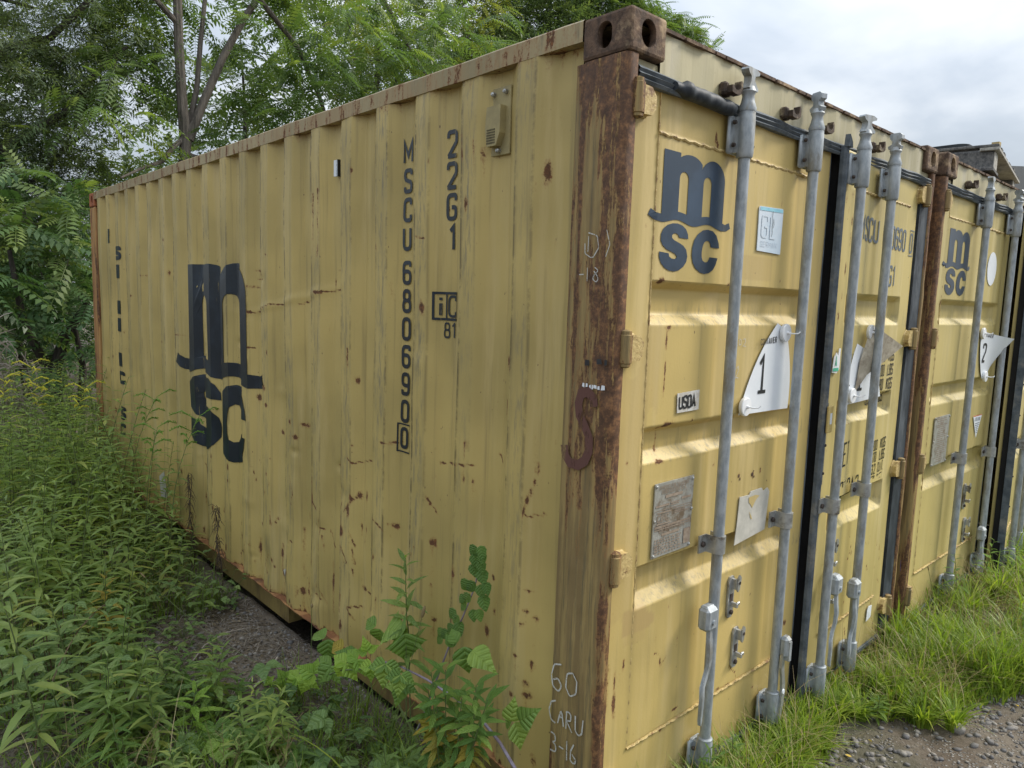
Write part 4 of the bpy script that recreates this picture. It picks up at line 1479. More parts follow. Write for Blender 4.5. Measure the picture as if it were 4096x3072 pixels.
# ------------------------------------------------------------------ marks on the doors
DM = lambda h, v, l: (h, .0225 - l, v)
D1, C1_ = door_map(.055, 1.312, 1, False)
D2_, C2a = door_map(1.378, 2.285, 4, True)
CX = (0.17752, 1.01889, -0.0, -0.04526, 0.0, 0.00156)
CZ = (-0.18024, 0.08108, 1.09916, -0.0012, -0.04325, 4e-05)
def conv(h, v):
    b = (1, h, v, h * h, h * v, h ** 3)
    return sum(p * q for p, q in zip(CX, b)), sum(p * q for p, q in zip(CZ, b))
D2 = lambda h, v, l: D2_(*conv(h, v), l)
_h = np.linspace(1.1, 2.4, 60)
C2_ = list(np.interp(C2a, [conv(q, 1.5)[0] for q in _h], _h))
D3, C3_ = door_map(.055, 1.345, 8, False)
logo_ink(.214, 1.885, .337, .362, .18).build('emblem', M_navy_d, dl1, D1, C1_)
logo_ink(.212, 1.882, .345, .352, .18).build('emblem', M_navy_d, dl2, D3, C3_)
# right door lettering
K = Ink()
K.text('MSCU', 1.475, 2.082, .092, .95, .145, .26)
K.text('680690', 1.785, 2.074, .092, .93, .145, .25)
K.text('0', 2.214, 2.074, .088, .85, .15)
frame_rect(K, 2.203, 2.058, 2.264, 2.178, .0045)
K.text('22G1', 1.80, 1.905, .085, .95, .145, .26)
K.build('number_lettering', M_grey, dr1, D2, C2_)
K = Ink()
rows = [('MAX.WT.', '30,480', 'KGS', 1.575), ('', '67,200', 'LBS', 1.507), ('TARE', '2,280', 'KGS', 1.440), ('', '5,030', 'LBS', 1.372), ('', '28,200', 'KGS', 1.152), ('', '62,170', 'LBS', 1.094), ('', '33.2', 'CU.MT.', 1.036), ('', '1,170', 'CU.FT.', .978)]
def twidth(t, H, wx, sp=.24):
    return sum((max(max(p[0] for p in pts) for pts, _, _ in GLY[c]) + sp) * H * wx if c != ' ' else .35 * H * wx for c in t)
for (a, b, c, z) in rows:
    H = .050 if z > 1.3 else .046
    z = z - .022
    wx = .92
    K.text(c, 2.030 if len(c) < 4 else 2.015, z, H, wx if len(c) < 4 else .58, .15)
    K.text(b, 1.985 - twidth(b, H, wx * .9), z, H, wx * .9, .15)
    if a: K.text(a, 1.42, z, H, .7, .15)
K.text('NET', 1.605 - twidth('NET', .098, .72), 1.118, .098, .72, .12)
K.text('CU.CAP.', 1.765 - twidth('CU.CAP.', .092, .72), .952, .092, .72, .12)
K.build('weight_lettering', M_blk, dr1, D2, C2_)

# stickers and plates on the left door
def card(nm, m, loops, parent, y=.0225, th=.0018, label=None):
    mb = MB()
    for l in loops:
        mb.prism(l, y - th, y + .001)
    o = mb.build(nm, m, parent)
    if label: o['label'] = label
    return o
st = card('sticker', M_sticker, [[(.778, 1.985), (.946, 1.981), (.948, 2.140), (.944, 2.146), (.782, 2.140), (.776, 2.135)]], dl1, label='faded pale blue and white certification sticker')
K = Ink()
K.poly([[(.782, 2.126), (.945, 2.131), (.944, 2.143), (.783, 2.138)]])
K.build('sticker_band', M_cyan, st, lambda h, v, l: (h, .0198 - l, v))
K = Ink(); K.text('GL', .800, 2.035, .075, 1.2, .10).text('GERMAN', .800, 2.003, .018, 1.6, .14)
K.build('sticker_print', simple('ghost_print', (.56, .63, .70), (.51, .59, .67), 30, .6), st, lambda h, v, l: (h, .0195 - l, v))
K = Ink(); K.path([(.872, 2.130), (.868, 2.11), (.876, 2.09), (.870, 2.075), (.875, 2.055), (.870, 2.04)], .0022).path([(.878, 2.105), (.884, 2.085), (.876, 2.07)], .0018)
K.build('sticker_tear', M_blk, st, lambda h, v, l: (h, .0190 - l, v))
rot = lambda p, c, a: (c[0] + (p[0] - c[0]) * math.cos(a) - (p[1] - c[1]) * math.sin(a), c[1] + (p[0] - c[0]) * math.sin(a) + (p[1] - c[1]) * math.cos(a))
cU = (.411, 1.470); aU = math.radians(1.5)
us = card('sticker', simple('mottled_sticker', (.62, .62, .60), (.45, .42, .36), 55, .6), [[rot(p, cU, aU) for p in ((.350, 1.438), (.472, 1.438), (.473, 1.504), (.349, 1.502))]], dl1, label='small white sticker reading USDA')
K = Ink().text('USDA', .359, 1.452, .038, 1.02, .20, .18)
K.q = [([rot(p, cU, aU) for p in q], l) for q, l in K.q]
K.build('sticker_print', M_blk, us, lambda h, v, l: (h, .0198 - l, v))
def data_plate(parent, x0, z0, x1, z1, detail):
    pl = card('data_plate', M_plate, [[(x0, z0), (x1, z0 + .002), (x1 + .004, z1), (x0 + .002, z1 - .002)]], parent, th=.0035)
    if detail:
        K = Ink(); w = x1 - x0; h = z1 - z0
        def line(t, fy, H, wx, al=.5):
            ww = twidth(t, H, wx)
            K.text(t, x0 + w * al - ww / 2, z0 + fy * h, H, wx, .16)
        line('APPROVED FOR TRANSPORT', .905, .0125, .92)
        line('UNDER CUSTOMS SEAL', .850, .0125, .95)
        line('CIMC', .475, .022, 1.2, .25)
        line('CSC SAFETY APPROVAL', .335, .0125, .95)
        rr = random.Random(4)
        def bar(a, b, fy, th): K.path([(x0 + w * a, z0 + h * fy), (x0 + w * b, z0 + h * fy)], th)
        bar(.27, .72, .800, .010); bar(.04, .38, .69, .007); bar(.42, .64, .70, .004); bar(.42, .62, .675, .004); bar(.70, .95, .725, .008)
        bar(.03, .97, .63, .002); bar(.08, .44, .595, .005); bar(.52, .94, .600, .003); bar(.52, .80, .570, .003); bar(.52, .9, .545, .003); bar(.08, .44, .445, .005)
        for fy in (.415, .400, .372): bar(.03, .96, fy, .0035)
        bar(.22, .68, .292, .009)
        for i, fy in enumerate((.235, .200, .160, .125, .090, .050)):
            x = .05
            while x < .72:
                ww = rr.uniform(.03, .09); bar(x, min(x + ww, .74), fy, .005); x += ww + .03
        bar(.80, .98, .18, .052)
        K.k = 0
        K.build('plate_print', M_platetxt, pl, lambda h_, v, l: (h_, .0178 - l, v))
    else:
        K = Ink(); w = x1 - x0; h = z1 - z0; rr = random.Random(3)
        for i in range(22):
            fy = .95 - i * .042
            a = rr.uniform(.08, .3); b = rr.uniform(.6, .92)
            K.path([(x0 + w * a, z0 + h * fy), (x0 + w * b, z0 + h * fy)], .0035)
        K.build('plate_print', M_platetxt, pl, lambda h_, v, l: (h_, .0178 - l, v))
    rv = MB()
    for (a, b) in ((x0 + .008, z0 + .008), (x1 - .006, z0 + .010), (x0 + .009, z1 - .010), (x1 - .004, z1 - .010), (x0 + .006, (z0 + z1) / 2), (x1 - .003, (z0 + z1) / 2 + .01)):
        rv.lathe([(.0055, .019), (.0055, .016), (.002, .014)], (a, 0, b), 'y', 8)
    rv.build('rivet', M_galv2, pl)
    return pl
data_plate(dl1, .252, .968, .466, 1.216, True)['label'] = 'riveted metal approval plate on the near left door'
data_plate(dl2, .262, .940, .500, 1.215, False)
card('tape_patch', M_tape, [[(.765, .905), (.985, .925), (1.002, 1.075), (.985, 1.092), (.955, 1.082), (.94, 1.098), (.86, 1.096), (.85, 1.084), (.782, 1.086), (.776, .99)]], dl1, label='torn silver tape patch')
K = Ink(); K.poly([[(.845, 1.075), (.895, 1.078), (.925, 1.070), (.90, 1.058), (.875, 1.03), (.862, 1.045), (.848, 1.055)]]).poly([[(.855, 1.02), (.872, 1.00), (.88, .985), (.868, .99)]])
K.build('tape_hole', M_frame, dl1, lambda h, v, l: (h, .0198 - l, v))
# smeared rust dots above the tape
K = Ink()
for (x, z, s_) in ((.772, 1.168, .006), (.780, 1.155, .005), (.868, 1.162, .007), (.880, 1.150, .005), (.876, 1.172, .004), (.925, 1.160, .003), (.926, 1.174, .004)):
    K.poly([[(x + s_ * rr.uniform(.6, 1.2) * math.cos(a), z + s_ * rr.uniform(.8, 1.5) * math.sin(a)) for a in [i * PI / 3 for i in range(6)]]])
K.build('rust_fleck', M_cast, dl1, D1)
K = Ink()
K.path([(.700, 1.690), (.678, 1.688), (.680, 1.668), (.696, 1.664), (.698, 1.648), (.680, 1.645)], .0022).path([(.712, 1.672), (.722, 1.668), (.722, 1.652), (.712, 1.650), (.708, 1.66), (.712, 1.672)], .0022).path([(.735, 1.670), (.750, 1.672), (.752, 1.660), (.736, 1.646), (.756, 1.645)], .0022)
K.path([(.700, 1.565), (.712, 1.575), (.716, 1.560), (.700, 1.535), (.695, 1.530), (.705, 1.535), (.720, 1.532)], .0025)
K.build('chalk_writing', M_chalk, dl1, D1)
# right door: green and white tape remnant, white square, flap held over the gasket
st = card('sticker', M_white, [[conv(*q) for q in [(1.275, 1.535), (1.325, 1.530), (1.352, 1.545), (1.352, 1.630), (1.335, 1.630), (1.330, 1.60), (1.31, 1.615), (1.285, 1.595)]]], dr1, label='torn white and green sticker beside the door seam')
K = Ink().text('A', 1.300, 1.560, .040, .9, .18).poly([[(1.277, 1.540), (1.340, 1.538), (1.340, 1.552), (1.278, 1.553)]])
K.build('sticker_print', M_green, st, lambda h, v, l: (conv(h, v)[0], .0198 - l, conv(h, v)[1]))
card('sticker', M_white, [[conv(*q) for q in [(2.050, .245), (2.115, .250), (2.120, .310), (2.070, .318), (2.055, .300)]]], dr1, label='small white square sticker low on the right door')
mb = MB().box((1.352, -.002, 1.275), (1.398, .008, 1.388), ch=.003)
fl = mb.build('cardboard_flap', M_frame, dr1)
MB().box((1.366, -.0035, 1.312), (1.384, -.0022, 1.358)).build('sticker', M_white, fl)
# second container: oval and triangle
K = Ink()
card('sticker', M_white, [[(1.010 + .088 * math.cos(2 * PI * i / 24), 2.060 + .100 * math.sin(2 * PI * i / 24)) for i in range(24)]], dl2, label='blank white oval sticker')
st = card('sticker', M_white, [[(.960, 1.158), (1.130, 1.158), (1.052, 1.020)]], dl2, label='white triangular attention sticker')
K = Ink().text('ATTENTION', .992, 1.128, .020, .95, .15)
for i, (a, b) in enumerate(((1.005, 1.092), (1.010, 1.085), (1.020, 1.075), (1.028, 1.068), (1.034, 1.064), (1.038, 1.062))):
    K.path([(a, 1.112 - i * .012), (b, 1.112 - i * .012)], .0045)
K.build('sticker_print', M_grey, st, lambda h, v, l: (h, .0198 - l, v))
K = Ink(); frame = [(.962, 1.160), (1.130, 1.160)]
K.path(frame, .004).build('sticker_edge', M_red, st, lambda h, v, l: (h, .0199 - l, v))
K = Ink()
K.path([(.012, .30), (.018, .36)], .004)
K.build('paint_dab', simple('blue_dab', (.01, .03, .30), (.02, .05, .40), 20), c2, lambda h, v, l: (-.004 - l, .03 + h * .3, v + .1))


# ------------------------------------------------------------------ magnetic signs (things of their own)
def magnet(parent, x, z, y=.0155, r=.034, hk=1):
    mb = MB().lathe([(r * .96, y), (r, y - .002), (r, y - .012), (r * .93, y - .0145), (r * .12, y - .0155)], (x, 0, z), 'y', 28)
    o = mb.build('magnet', M_wpl, parent, smooth=True)
    MB().lathe([(.006, y - .015), (.005, y - .022), (.003, y - .024)], (x, 0, z), 'y', 8).tube([(x, y - .020, z), (x + .012 * hk, y - .034, z - .002), (x + .024 * hk, y - .046, z - .001), (x + .030 * hk, y - .050, z + .006)], [.0028, .0026, .0026, .003], 8).build('magnet_hook', M_wpl, o, smooth=True)
    return o


def curve_pts(a, b, bulge, n=14):
    out = []
    dx, dz = b[0] - a[0], b[1] - a[1]
    L = math.hypot(dx, dz)
    for i in range(n + 1):
        t = i / n; s_ = 4 * t * (1 - t) * bulge
        out.append((a[0] + dx * t - dz / L * s_, a[1] + dz * t + dx / L * s_))
    return out


def fin_sign(label, tl, tr, br, bl, yfun, num, numpos, numH, words, matrix=None):
    root = empty('magnetic_sign', (0, 0, 0), 0, label, 'sign')
    left = curve_pts(bl, tl, .028)
    right = curve_pts(tr, br, .022)
    ol = left + right
    # grid sheet between the two curves so that it can bend
    n = len(left); V = []; F = []
    R_ = right[::-1]
    for i in range(n):
        for k in range(7):
            t = k / 6
            x = left[i][0] * (1 - t) + R_[i][0] * t; z = left[i][1] * (1 - t) + R_[i][1] * t
            V.append((x, yfun(x, z), z))
    q = [(i * 7 + k, i * 7 + k + 1, (i + 1) * 7 + k + 1, (i + 1) * 7 + k) for i in range(n - 1) for k in range(6)]
    m2 = len(V)
    V2 = V + [(a, b + .0012, c) for a, b, c in V]
    F = q + [tuple(j + m2 for j in f[::-1]) for f in q]
    rim = [k for k in range(7)] + [i * 7 + 6 for i in range(1, n)] + [(n - 1) * 7 + k for k in range(5, -1, -1)] + [i * 7 for i in range(n - 2, 0, -1)]
    F += [(rim[i], rim[(i + 1) % len(rim)], rim[(i + 1) % len(rim)] + m2, rim[i] + m2) for i in range(len(rim))]
    sh = MB().add(V2, F).build('vinyl_sheet', M_white, root, smooth=True)
    K = Ink()
    for (pts, cl, r) in GLY[num]:
        K.path([(numpos[0] + p[0] * numH * .9, numpos[1] + p[1] * numH) for p in pts], .0155, bool(cl), r * numH * .9)
    if num == '1':
        K.path([(numpos[0] + .02 * numH, numpos[1] + .03 * numH), (numpos[0] + .42 * numH, numpos[1] + .03 * numH)], .013)
    for (t, p, H, a) in words:
        W_ = Ink().text(t, p[0], p[1], H, 1.0, .16)
        for q_, l in W_.q: K.q.append(([rot(pp, p, a) for pp in q_], l))
    K.build('sign_print', M_blk, sh, lambda h, v, l: (h, yfun(h, v) - .0012 - l, v))
    return root


s1 = fin_sign('flat white fin shaped sign numbered 1 held by two round magnets', (.965, 1.728), (1.035, 1.700), (1.086, 1.396), (.728, 1.398), lambda x, z: .0185 - .004 * max(0, (x - 1.0) * 6), '1', (.848, 1.470), .135, [('CONTAINER', (.848, 1.648), .021, math.radians(4))])
magnet(s1, 1.010, 1.692); magnet(s1, .752, 1.428)
rebase(s1, (.86, .02, 1.40))
s2 = fin_sign('white sign numbered 1 with its top corner folded down to show a beige back', (1.560, 1.640), (1.700, 1.600), (1.868, 1.386), (1.500, 1.372), lambda x, z: .0165, '1', (1.590, 1.430), .13, [])
fold = MB().add([(1.585, .010, 1.560), (1.655, .004, 1.702), (1.690, -.030, 1.700), (1.880, -.060, 1.628), (1.76, -.030, 1.560), (1.640, -.004, 1.500), (1.560, .010, 1.425)], [(0, 1, 2, 5), (2, 3, 4, 5), (0, 5, 6)])
fold.build('folded_corner', M_backing, s2)
magnet(s2, 1.660, 1.690, .010); magnet(s2, 1.530, 1.412)
for ch in s2.children: ch.matrix_local = Matrix.Translation((.10, -.014, 0)) @ ch.matrix_local
rebase(s2, (1.65, .0, 1.38))
def y3(x, z):
    t = max(0, (x - .93) / .30) ; u = max(0, (z - 1.45) / .2)
    return .0165 - .085 * t * t * min(u, 1.1)
s3 = fin_sign('white sign numbered 2 on the farther container curling away at its right tip', (.925, 1.690), (1.255, 1.640), (1.085, 1.375), (1.020, 1.395), y3, '2', (.985, 1.500), .105, [('CONTAINER', (.965, 1.655), .021, math.radians(-6))])
magnet(s3, .930, 1.672); magnet(s3, 1.060, 1.405)
for ch in s3.children: ch.location = Vector(ch.location) + Vector((2.494, -.024, 0))
rebase(s3, (3.55, -.01, 1.38))
# ------------------------------------------------------------------ things stacked on the second container
M_wood = simple('weathered_wood', (.10, .10, .10), (.18, .175, .165), 7, .8, 0, .5, (1, 9, 9), .35, .65, (.07, .07, .072), .25)
M_wood_end = simple('wood_end_grain', (.36, .35, .31), (.46, .44, .40), 60, .8, 0, .5, (1, 1, 1), .35, .65, (.20, .19, .17), .25)
M_mat = simple('black_mat', (.012, .016, .018), (.03, .036, .038), 9, .45, 0, .3)
M_fleece = simple('matted_fleece', (.09, .11, .13), (.20, .23, .26), 60, .9, 0, 1.0, (1, 1, 1), .35, .65, None, .2, .02)
M_card = simple('cardboard', (.38, .29, .13), (.46, .36, .18), 12, .7)
pal = empty('wooden_pallet', (0, 0, 0), 0, 'weathered grey wooden pallet overhanging the front edge of the second container roof', 'pallet')
RZ = 2.600
for i, x in enumerate((.0, 1.13)):
    mb = MB().box((x, .004, RZ + .020), (x + .145, 1.15, RZ + .127), ch=.003)
    s_ = mb.build('stringer', M_wood, pal)
    MB().box((x + .002, -.001, RZ + .022), (x + .143, .0035, RZ + .125)).build('stringer_end', M_wood_end, s_)
for i, x in enumerate((-.11, .50, 1.10)):
    MB().box((x, -.012 + .01 * (i % 2), RZ), (x + .25, 1.17, RZ + .0185), ch=.002).build('bottom_board', M_wood, pal)
MB().box((-.02, -.022, RZ + .129), (1.34, .075, RZ + .146), ch=.002).build('lead_board', M_wood_end, pal)
for i in range(9):
    x = -.015 + i * .150 + .01 * math.sin(i * 2)
    MB().box((x, -.018 + .012 * math.sin(i * 3.1), RZ + .148), (x + .080, 1.16, RZ + .164 + .006 * math.sin(i * 1.3)), ch=.003).build('deck_board', M_wood, pal)
pal.location = (3.33, 0, 0); pal.rotation_euler = (0, 0, math.radians(8.7))
def slab(x0, y0, x1, y1, z0, z1, rad, n=8):
    pts = []
    for (cx, cy, a0) in ((x1 - rad, y0 + rad, -90), (x1 - rad, y1 - rad, 0), (x0 + rad, y1 - rad, 90), (x0 + rad, y0 + rad, 180)):
        for i in range(n + 1):
            a = math.radians(a0 + 90 * i / n); pts.append((cx + rad * math.cos(a), cy + rad * math.sin(a)))
    return MB().prism(pts, z0, z1, 'xy')
o = slab(3.50, .20, 4.45, 1.35, 2.800, 2.826, .06).build('rubber_mat', M_mat, None)
tag(o, 'thin black rubber mat with rounded corner lying above the fleece on the second container roof', 'mat')
V = []; F = []
N, Mx = 30, 10
for i in range(N):
    t = i / (N - 1); x = 3.47 + .30 * t
    for k in range(Mx):
        a = 2 * PI * k / Mx; r_ = 1 + .22 * math.sin(i * 2.1 + k * 1.7) + rng.uniform(-.2, .2)
        V.append((x, .19 + .030 * math.cos(a) * r_, 2.783 + .014 * math.sin(a) * r_))
    if i:
        for k in range(Mx):
            a = (i - 1) * Mx + k; b = (i - 1) * Mx + (k + 1) % Mx
            F.append((a, b, b + Mx, a + Mx))
fl_ = MB().add(V, F)
V = []; F = []
for i in range(60):
    t = i / 59; y = .18 + 1.1 * t
    for k in range(Mx):
        a = 2 * PI * k / Mx; r_ = 1 + .22 * math.sin(i * 2.1 + k * 1.7) + rng.uniform(-.2, .2)
        V.append((3.475 + .026 * math.cos(a) * r_, y, 2.783 + .014 * math.sin(a) * r_))
    if i:
        for k in range(Mx):
            a = (i - 1) * Mx + k; b = (i - 1) * Mx + (k + 1) % Mx
            F.append((a, b, b + Mx, a + Mx))
o = fl_.add(V, F).box((3.48, .20, 2.768), (4.4, 1.3, 2.797)).build('fleece_roll', M_fleece, None)
tag(o, 'matted blue grey fleece squeezed out between black mat and pallet boards', 'fleece')
o = MB().box((3.505, .03, 2.768), (3.545, .07, 2.812)).build('cardboard_piece', M_card, None)
tag(o, 'small upright piece of tan cardboard on the pallet corner', 'cardboard')
o = MB().add([(4.66, .27, 2.60), (5.8, .27, 2.60), (5.8, 1.6, 2.60), (4.66, 1.6, 2.60), (4.66, .29, 2.868), (5.8, .29, 3.02), (5.8, 1.58, 3.02), (4.66, 1.58, 2.868)], [(0, 3, 2, 1), (4, 5, 6, 7), (0, 1, 5, 4), (1, 2, 6, 5), (2, 3, 7, 6), (3, 0, 4, 7)]).build('tarpaulin_stack', M_mat, None)
tag(o, 'dark tarpaulin covered stack behind the pallet at the right edge', 'tarpaulin')

# ------------------------------------------------------------------ ground
def gh(x, y):
    x = np.asarray(x, float); y = np.asarray(y, float)
    h = .022 + (vnoise(x * 1.3 + 7, y * 1.3 + 2) - .5) * .05 + (vnoise(x * 5 + 1, y * 5 + 9) - .5) * .022 + (vnoise(x * 17, y * 17 + 4) - .5) * .010
    h = h + .06 * np.clip((x - 2.2) / 1.6, 0, 1) * np.clip((y + 1.2) / .9, 0, 1)
    h = h + .03 * np.clip((-.4 - x) / .6, 0, 1)
    bank = np.clip((y - 6.6) / 5, 0, 1) * np.clip(1 - (x - 1) / 6, .2, 1)
    h = h + bank * .5
    inside = (x > -.0) & (x < 5.0) & (y > 0.02) & (y < 6.1)
    deep = (x > .05) & (x < 4.9) & (y > .12) & (y < 6.0)
    return np.where(deep, -.16, np.where(inside, np.minimum(h, .008), h))


def stretch(lo, hi, d, far):
    a = list(np.arange(lo, hi, d)); s_ = d; L = [lo]; 
    while L[-1] > -far: s_ *= 1.25; L.append(L[-1] - s_)
    s_ = d; R_ = [hi]
    while R_[-1] < far: s_ *= 1.25; R_.append(R_[-1] + s_)
    return np.array(L[:0:-1] + a + R_)
xs = stretch(-2.6, 4.8, .035, 260); ys = stretch(-1.6, 7.0, .035, 260)
X, Y = np.meshgrid(xs, ys, indexing='ij')
Z = gh(X, Y)
idx = np.arange(X.size).reshape(X.shape)
F = np.stack([idx[:-1, :-1], idx[1:, :-1], idx[1:, 1:], idx[:-1, 1:]], -1).reshape(-1, 4)
m, g = mat('dirt_ground')
o_ = g.n('NewGeometry').outputs['Position']
a = g.noise(o_, 2.2, 6, .6); b = g.noise(o_, 38, 6, .7)
col = g.mix(g.step(a, .35, .65), (.115, .092, .068), (.175, .150, .118))
col = g.mix(g.m('MULTIPLY', g.step(b, .42, .68), .7), col, (.075, .058, .043))
vor = g.n('TexVoronoi', {'Vector': o_, 'Scale': 62.0, 'Randomness': 1.0})
peb = g.step(vor.outputs['Distance'], .42, .22)
pn = g.m('MULTIPLY', peb, g.step(g.noise(o_, 5, 4, .6), .42, .58))
col = g.mix(pn, col, g.mix(g.n('SeparateColor', {0: vor.outputs['Color']}).outputs[0], (.14, .135, .125), (.33, .31, .28)))
col = g.mix(g.m('MULTIPLY', g.step(g.noise(o_, 1.1, 4, .6), .52, .66), .45), col, (.055, .065, .03))
hh = g.m('ADD', g.m('MULTIPLY', pn, .8), g.m('MULTIPLY', b, .9))
g.out(pbsdf(g, col, .92, 0, g.bump(hh, .8, .015), .2))
M_dirt = m
go = link('ground', np_mesh('ground', np.stack([X, Y, Z], -1).reshape(-1, 3), F, smooth=True), M_dirt)
tag(go, kind='structure')


# ------------------------------------------------------------------ foliage toolkit
def leaf_mat(name, c0, c1, c2=None, trans=.38, rough=.45, veins=0.0, vscale=26.0, spec=.35, yel=.0, mott=.5):
    """c0 -> c1 by each leaf's own tint"""
    m, g = mat(name)
    t = g.attr('tint')
    o = g.n('NewGeometry').outputs['Position']
    col = g.ramp(t, [(0.0, c0), (0.55, c1), (1.0, c2 or c1)])
    n = g.noise(o, 22, 4, .6)
    col = g.mix(g.m('MULTIPLY', g.step(n, .35, .7), mott), col, g.mix(.5, col, (c0[0] * .6, c0[1] * .6, c0[2] * .6)))
    nrm = None
    if veins > 0:
        uv = g.n('TexCoord').outputs['UV']
        s_ = g.n('SeparateXYZ', {0: uv})
        u = g.m('ABSOLUTE', g.m('SUBTRACT', s_.outputs[0], .5))
        ph = g.m('SUBTRACT', s_.outputs[1], g.m('MULTIPLY', u, .55))
        w = g.m('SINE', g.m('MULTIPLY', ph, vscale * 2.2))
        line = g.step(w, .72, .98)
        mid = g.step(u, .035, .01)
        vv = g.m('MAXIMUM', line, mid)
        col = g.mix(g.m('MULTIPLY', vv, veins), col, (min(c1[0] * 1.9, 1), min(c1[1] * 1.5, 1), c1[2] * 1.7))
        nrm = g.bump(g.m('SUBTRACT', w, g.m('MULTIPLY', vv, 1.2)), .7, .004)
    if yel > 0:
        col = g.mix(g.m('MULTIPLY', g.step(g.noise(o, 9, 5, .7), .5, .62), yel), col, (.30, .22, .04))
    base = pbsdf(g, col, rough, 0, nrm, spec)
    tc = g.mix(1.0, col, (1.25, 1.30, .55), 'MULTIPLY')
    tr = g.n('BsdfTranslucent', {0: tc}).outputs[0]
    g.out(g.n('MixShader', {0: trans, 1: base, 2: tr}).outputs[0])
    return m


def leaf_t(L=1.0, W=.3, n=4, fold=.10, droop=.15, peak=.42, serr=0.0, lobes=0, tip=0.0):
    V = []; UV = []
    for i in range(n + 1):
        t = i / n
        w = W / 2 * (math.sin(PI * min(1, t ** (math.log(.5) / math.log(peak)))) ** .85)
        if tip: w *= 1 - tip * max(0, (t - .45) / .55) ** .8 * (1 if i < n else 0)
        if i == 0: w = W * .04
        if serr: w *= 1 + serr * (1 if i % 2 else -1)
        if lobes and n >= 8: w *= 1 + .35 * math.exp(-((t - .28) / .07) ** 2)
        z = -droop * t * t * L
        V += [(-w, t * L - (serr * .03 * L if i % 2 else 0), z + fold * w), (0, t * L, z), (w, t * L - (serr * .03 * L if i % 2 else 0), z + fold * w)]
        UV += [(.5 - w / max(W, 1e-6), t), (.5, t), (.5 + w / max(W, 1e-6), t)]
    F = []
    for i in range(n):
        a = i * 3
        F += [(a, a + 1, a + 4, a + 3), (a + 1, a + 2, a + 5, a + 4)]
    return np.array(V), np.array(F), np.array(UV)


def frames(d, up):
    d = d / np.linalg.norm(d, axis=1, keepdims=True)
    x = np.cross(d, up); n = np.linalg.norm(x, axis=1, keepdims=True)
    x = np.where(n < 1e-4, np.array([[1., 0, 0]]), x / np.maximum(n, 1e-6))
    z = np.cross(x, d)
    return np.stack([x, d, z], -1)          # columns


def scatter(T, P, D, U, S, tint=None):
    """copies of template T (V, F, UV) at points P, pointing along D, face up U, scaled S"""
    V, F, UV = T
    N = len(P)
    if N == 0: return np.zeros((0, 3)), np.zeros((0, F.shape[1]), int), np.zeros((0, 2)), np.zeros(0)
    M = frames(np.asarray(D, float), np.asarray(U, float))
    S = np.asarray(S, float)
    if S.ndim == 1: S = S[:, None] * np.ones((1, 3))
    W_ = np.einsum('nij,nvj->nvi', M, V[None] * S[:, None, :]) + np.asarray(P)[:, None, :]
    Fo = (F[None] + (np.arange(N) * len(V))[:, None, None]).reshape(-1, F.shape[1])
    tt = tint if tint is not None else rng.random(N)
    return W_.reshape(-1, 3), Fo, np.tile(UV, (N, 1)), np.repeat(tt, len(V))


def merge(parts):
    Vs = []; Fs = []; Us = []; Ts = []; o = 0
    for (V, F, U, T) in parts:
        Vs.append(V); Fs.append(F + o); Us.append(U); Ts.append(T); o += len(V)
    ks = sorted(set(f.shape[1] for f in Fs))
    return np.concatenate(Vs), [np.concatenate([f for f in Fs if f.shape[1] == k]) for k in ks], np.concatenate(Us), np.concatenate(Ts)


def fol(name, parts, m, parent=None, smooth=True):
    V, F, U, T = merge(parts)
    return link(name, np_mesh(name, V, F, {'tint': T}, smooth, U), m, parent)


def pinnate_t(pairs=8, L=1.0, ll=.22, lw=.075, droop=.35, hang=.25, quad=True):
    """compound leaf: rachis plus paired leaflets"""
    V = []; F = []
    def rz(t): return -droop * t * t * L
    n = 3
    for i in range(n + 1):
        t = i / n
        V += [(-.008 * L * (1 - .6 * t), t * L, rz(t)), (.008 * L * (1 - .6 * t), t * L, rz(t))]
    for i in range(n):
        a = 2 * i; F.append((a, a + 1, a + 3, a + 2))
    for k in range(pairs + 1):
        t = .16 + .84 * k / pairs
        sc = 1 - .35 * abs(t - .5) * 1.3
        sides = (-1, 1) if k < pairs else (0,)
        for s_ in sides:
            b = len(V); p = np.array([0, t * L, rz(t)])
            d = np.array([s_ * .93, .36, -hang]) if s_ else np.array([0, .9, -.45])
            d = d / np.linalg.norm(d)
            q = np.cross(d, [0, 0, 1.]); q = q / np.linalg.norm(q)
            l = ll * L * sc; w = lw * L * sc
            nrm = np.cross(q, d)
            V += [tuple(p), tuple(p + d * l * .42 + q * w / 2 + nrm * w * .12), tuple(p + d * l + np.array([0, 0, -.12 * l])), tuple(p + d * l * .42 - q * w / 2 + nrm * w * .12)]
            F += [(b, b + 1, b + 2, b + 3)]
    V = np.array(V); return V, np.array(F), np.zeros((len(V), 2))


def tubes(name, lines, m, parent=None, n=6):
    mb = MB()
    for pts, rs in lines: mb.tube(pts, rs, n, cap=False)
    return mb.build(name, m, parent, smooth=True)


def bez(a, b, sag=0.0, n=6, side=None):
    a = Vector(a); b = Vector(b); out = []
    for i in range(n + 1):
        t = i / n
        p = a.lerp(b, t); p.z -= sag * 4 * t * (1 - t)
        if side is not None: p += Vector(side) * (4 * t * (1 - t))
        out.append(p)
    return out


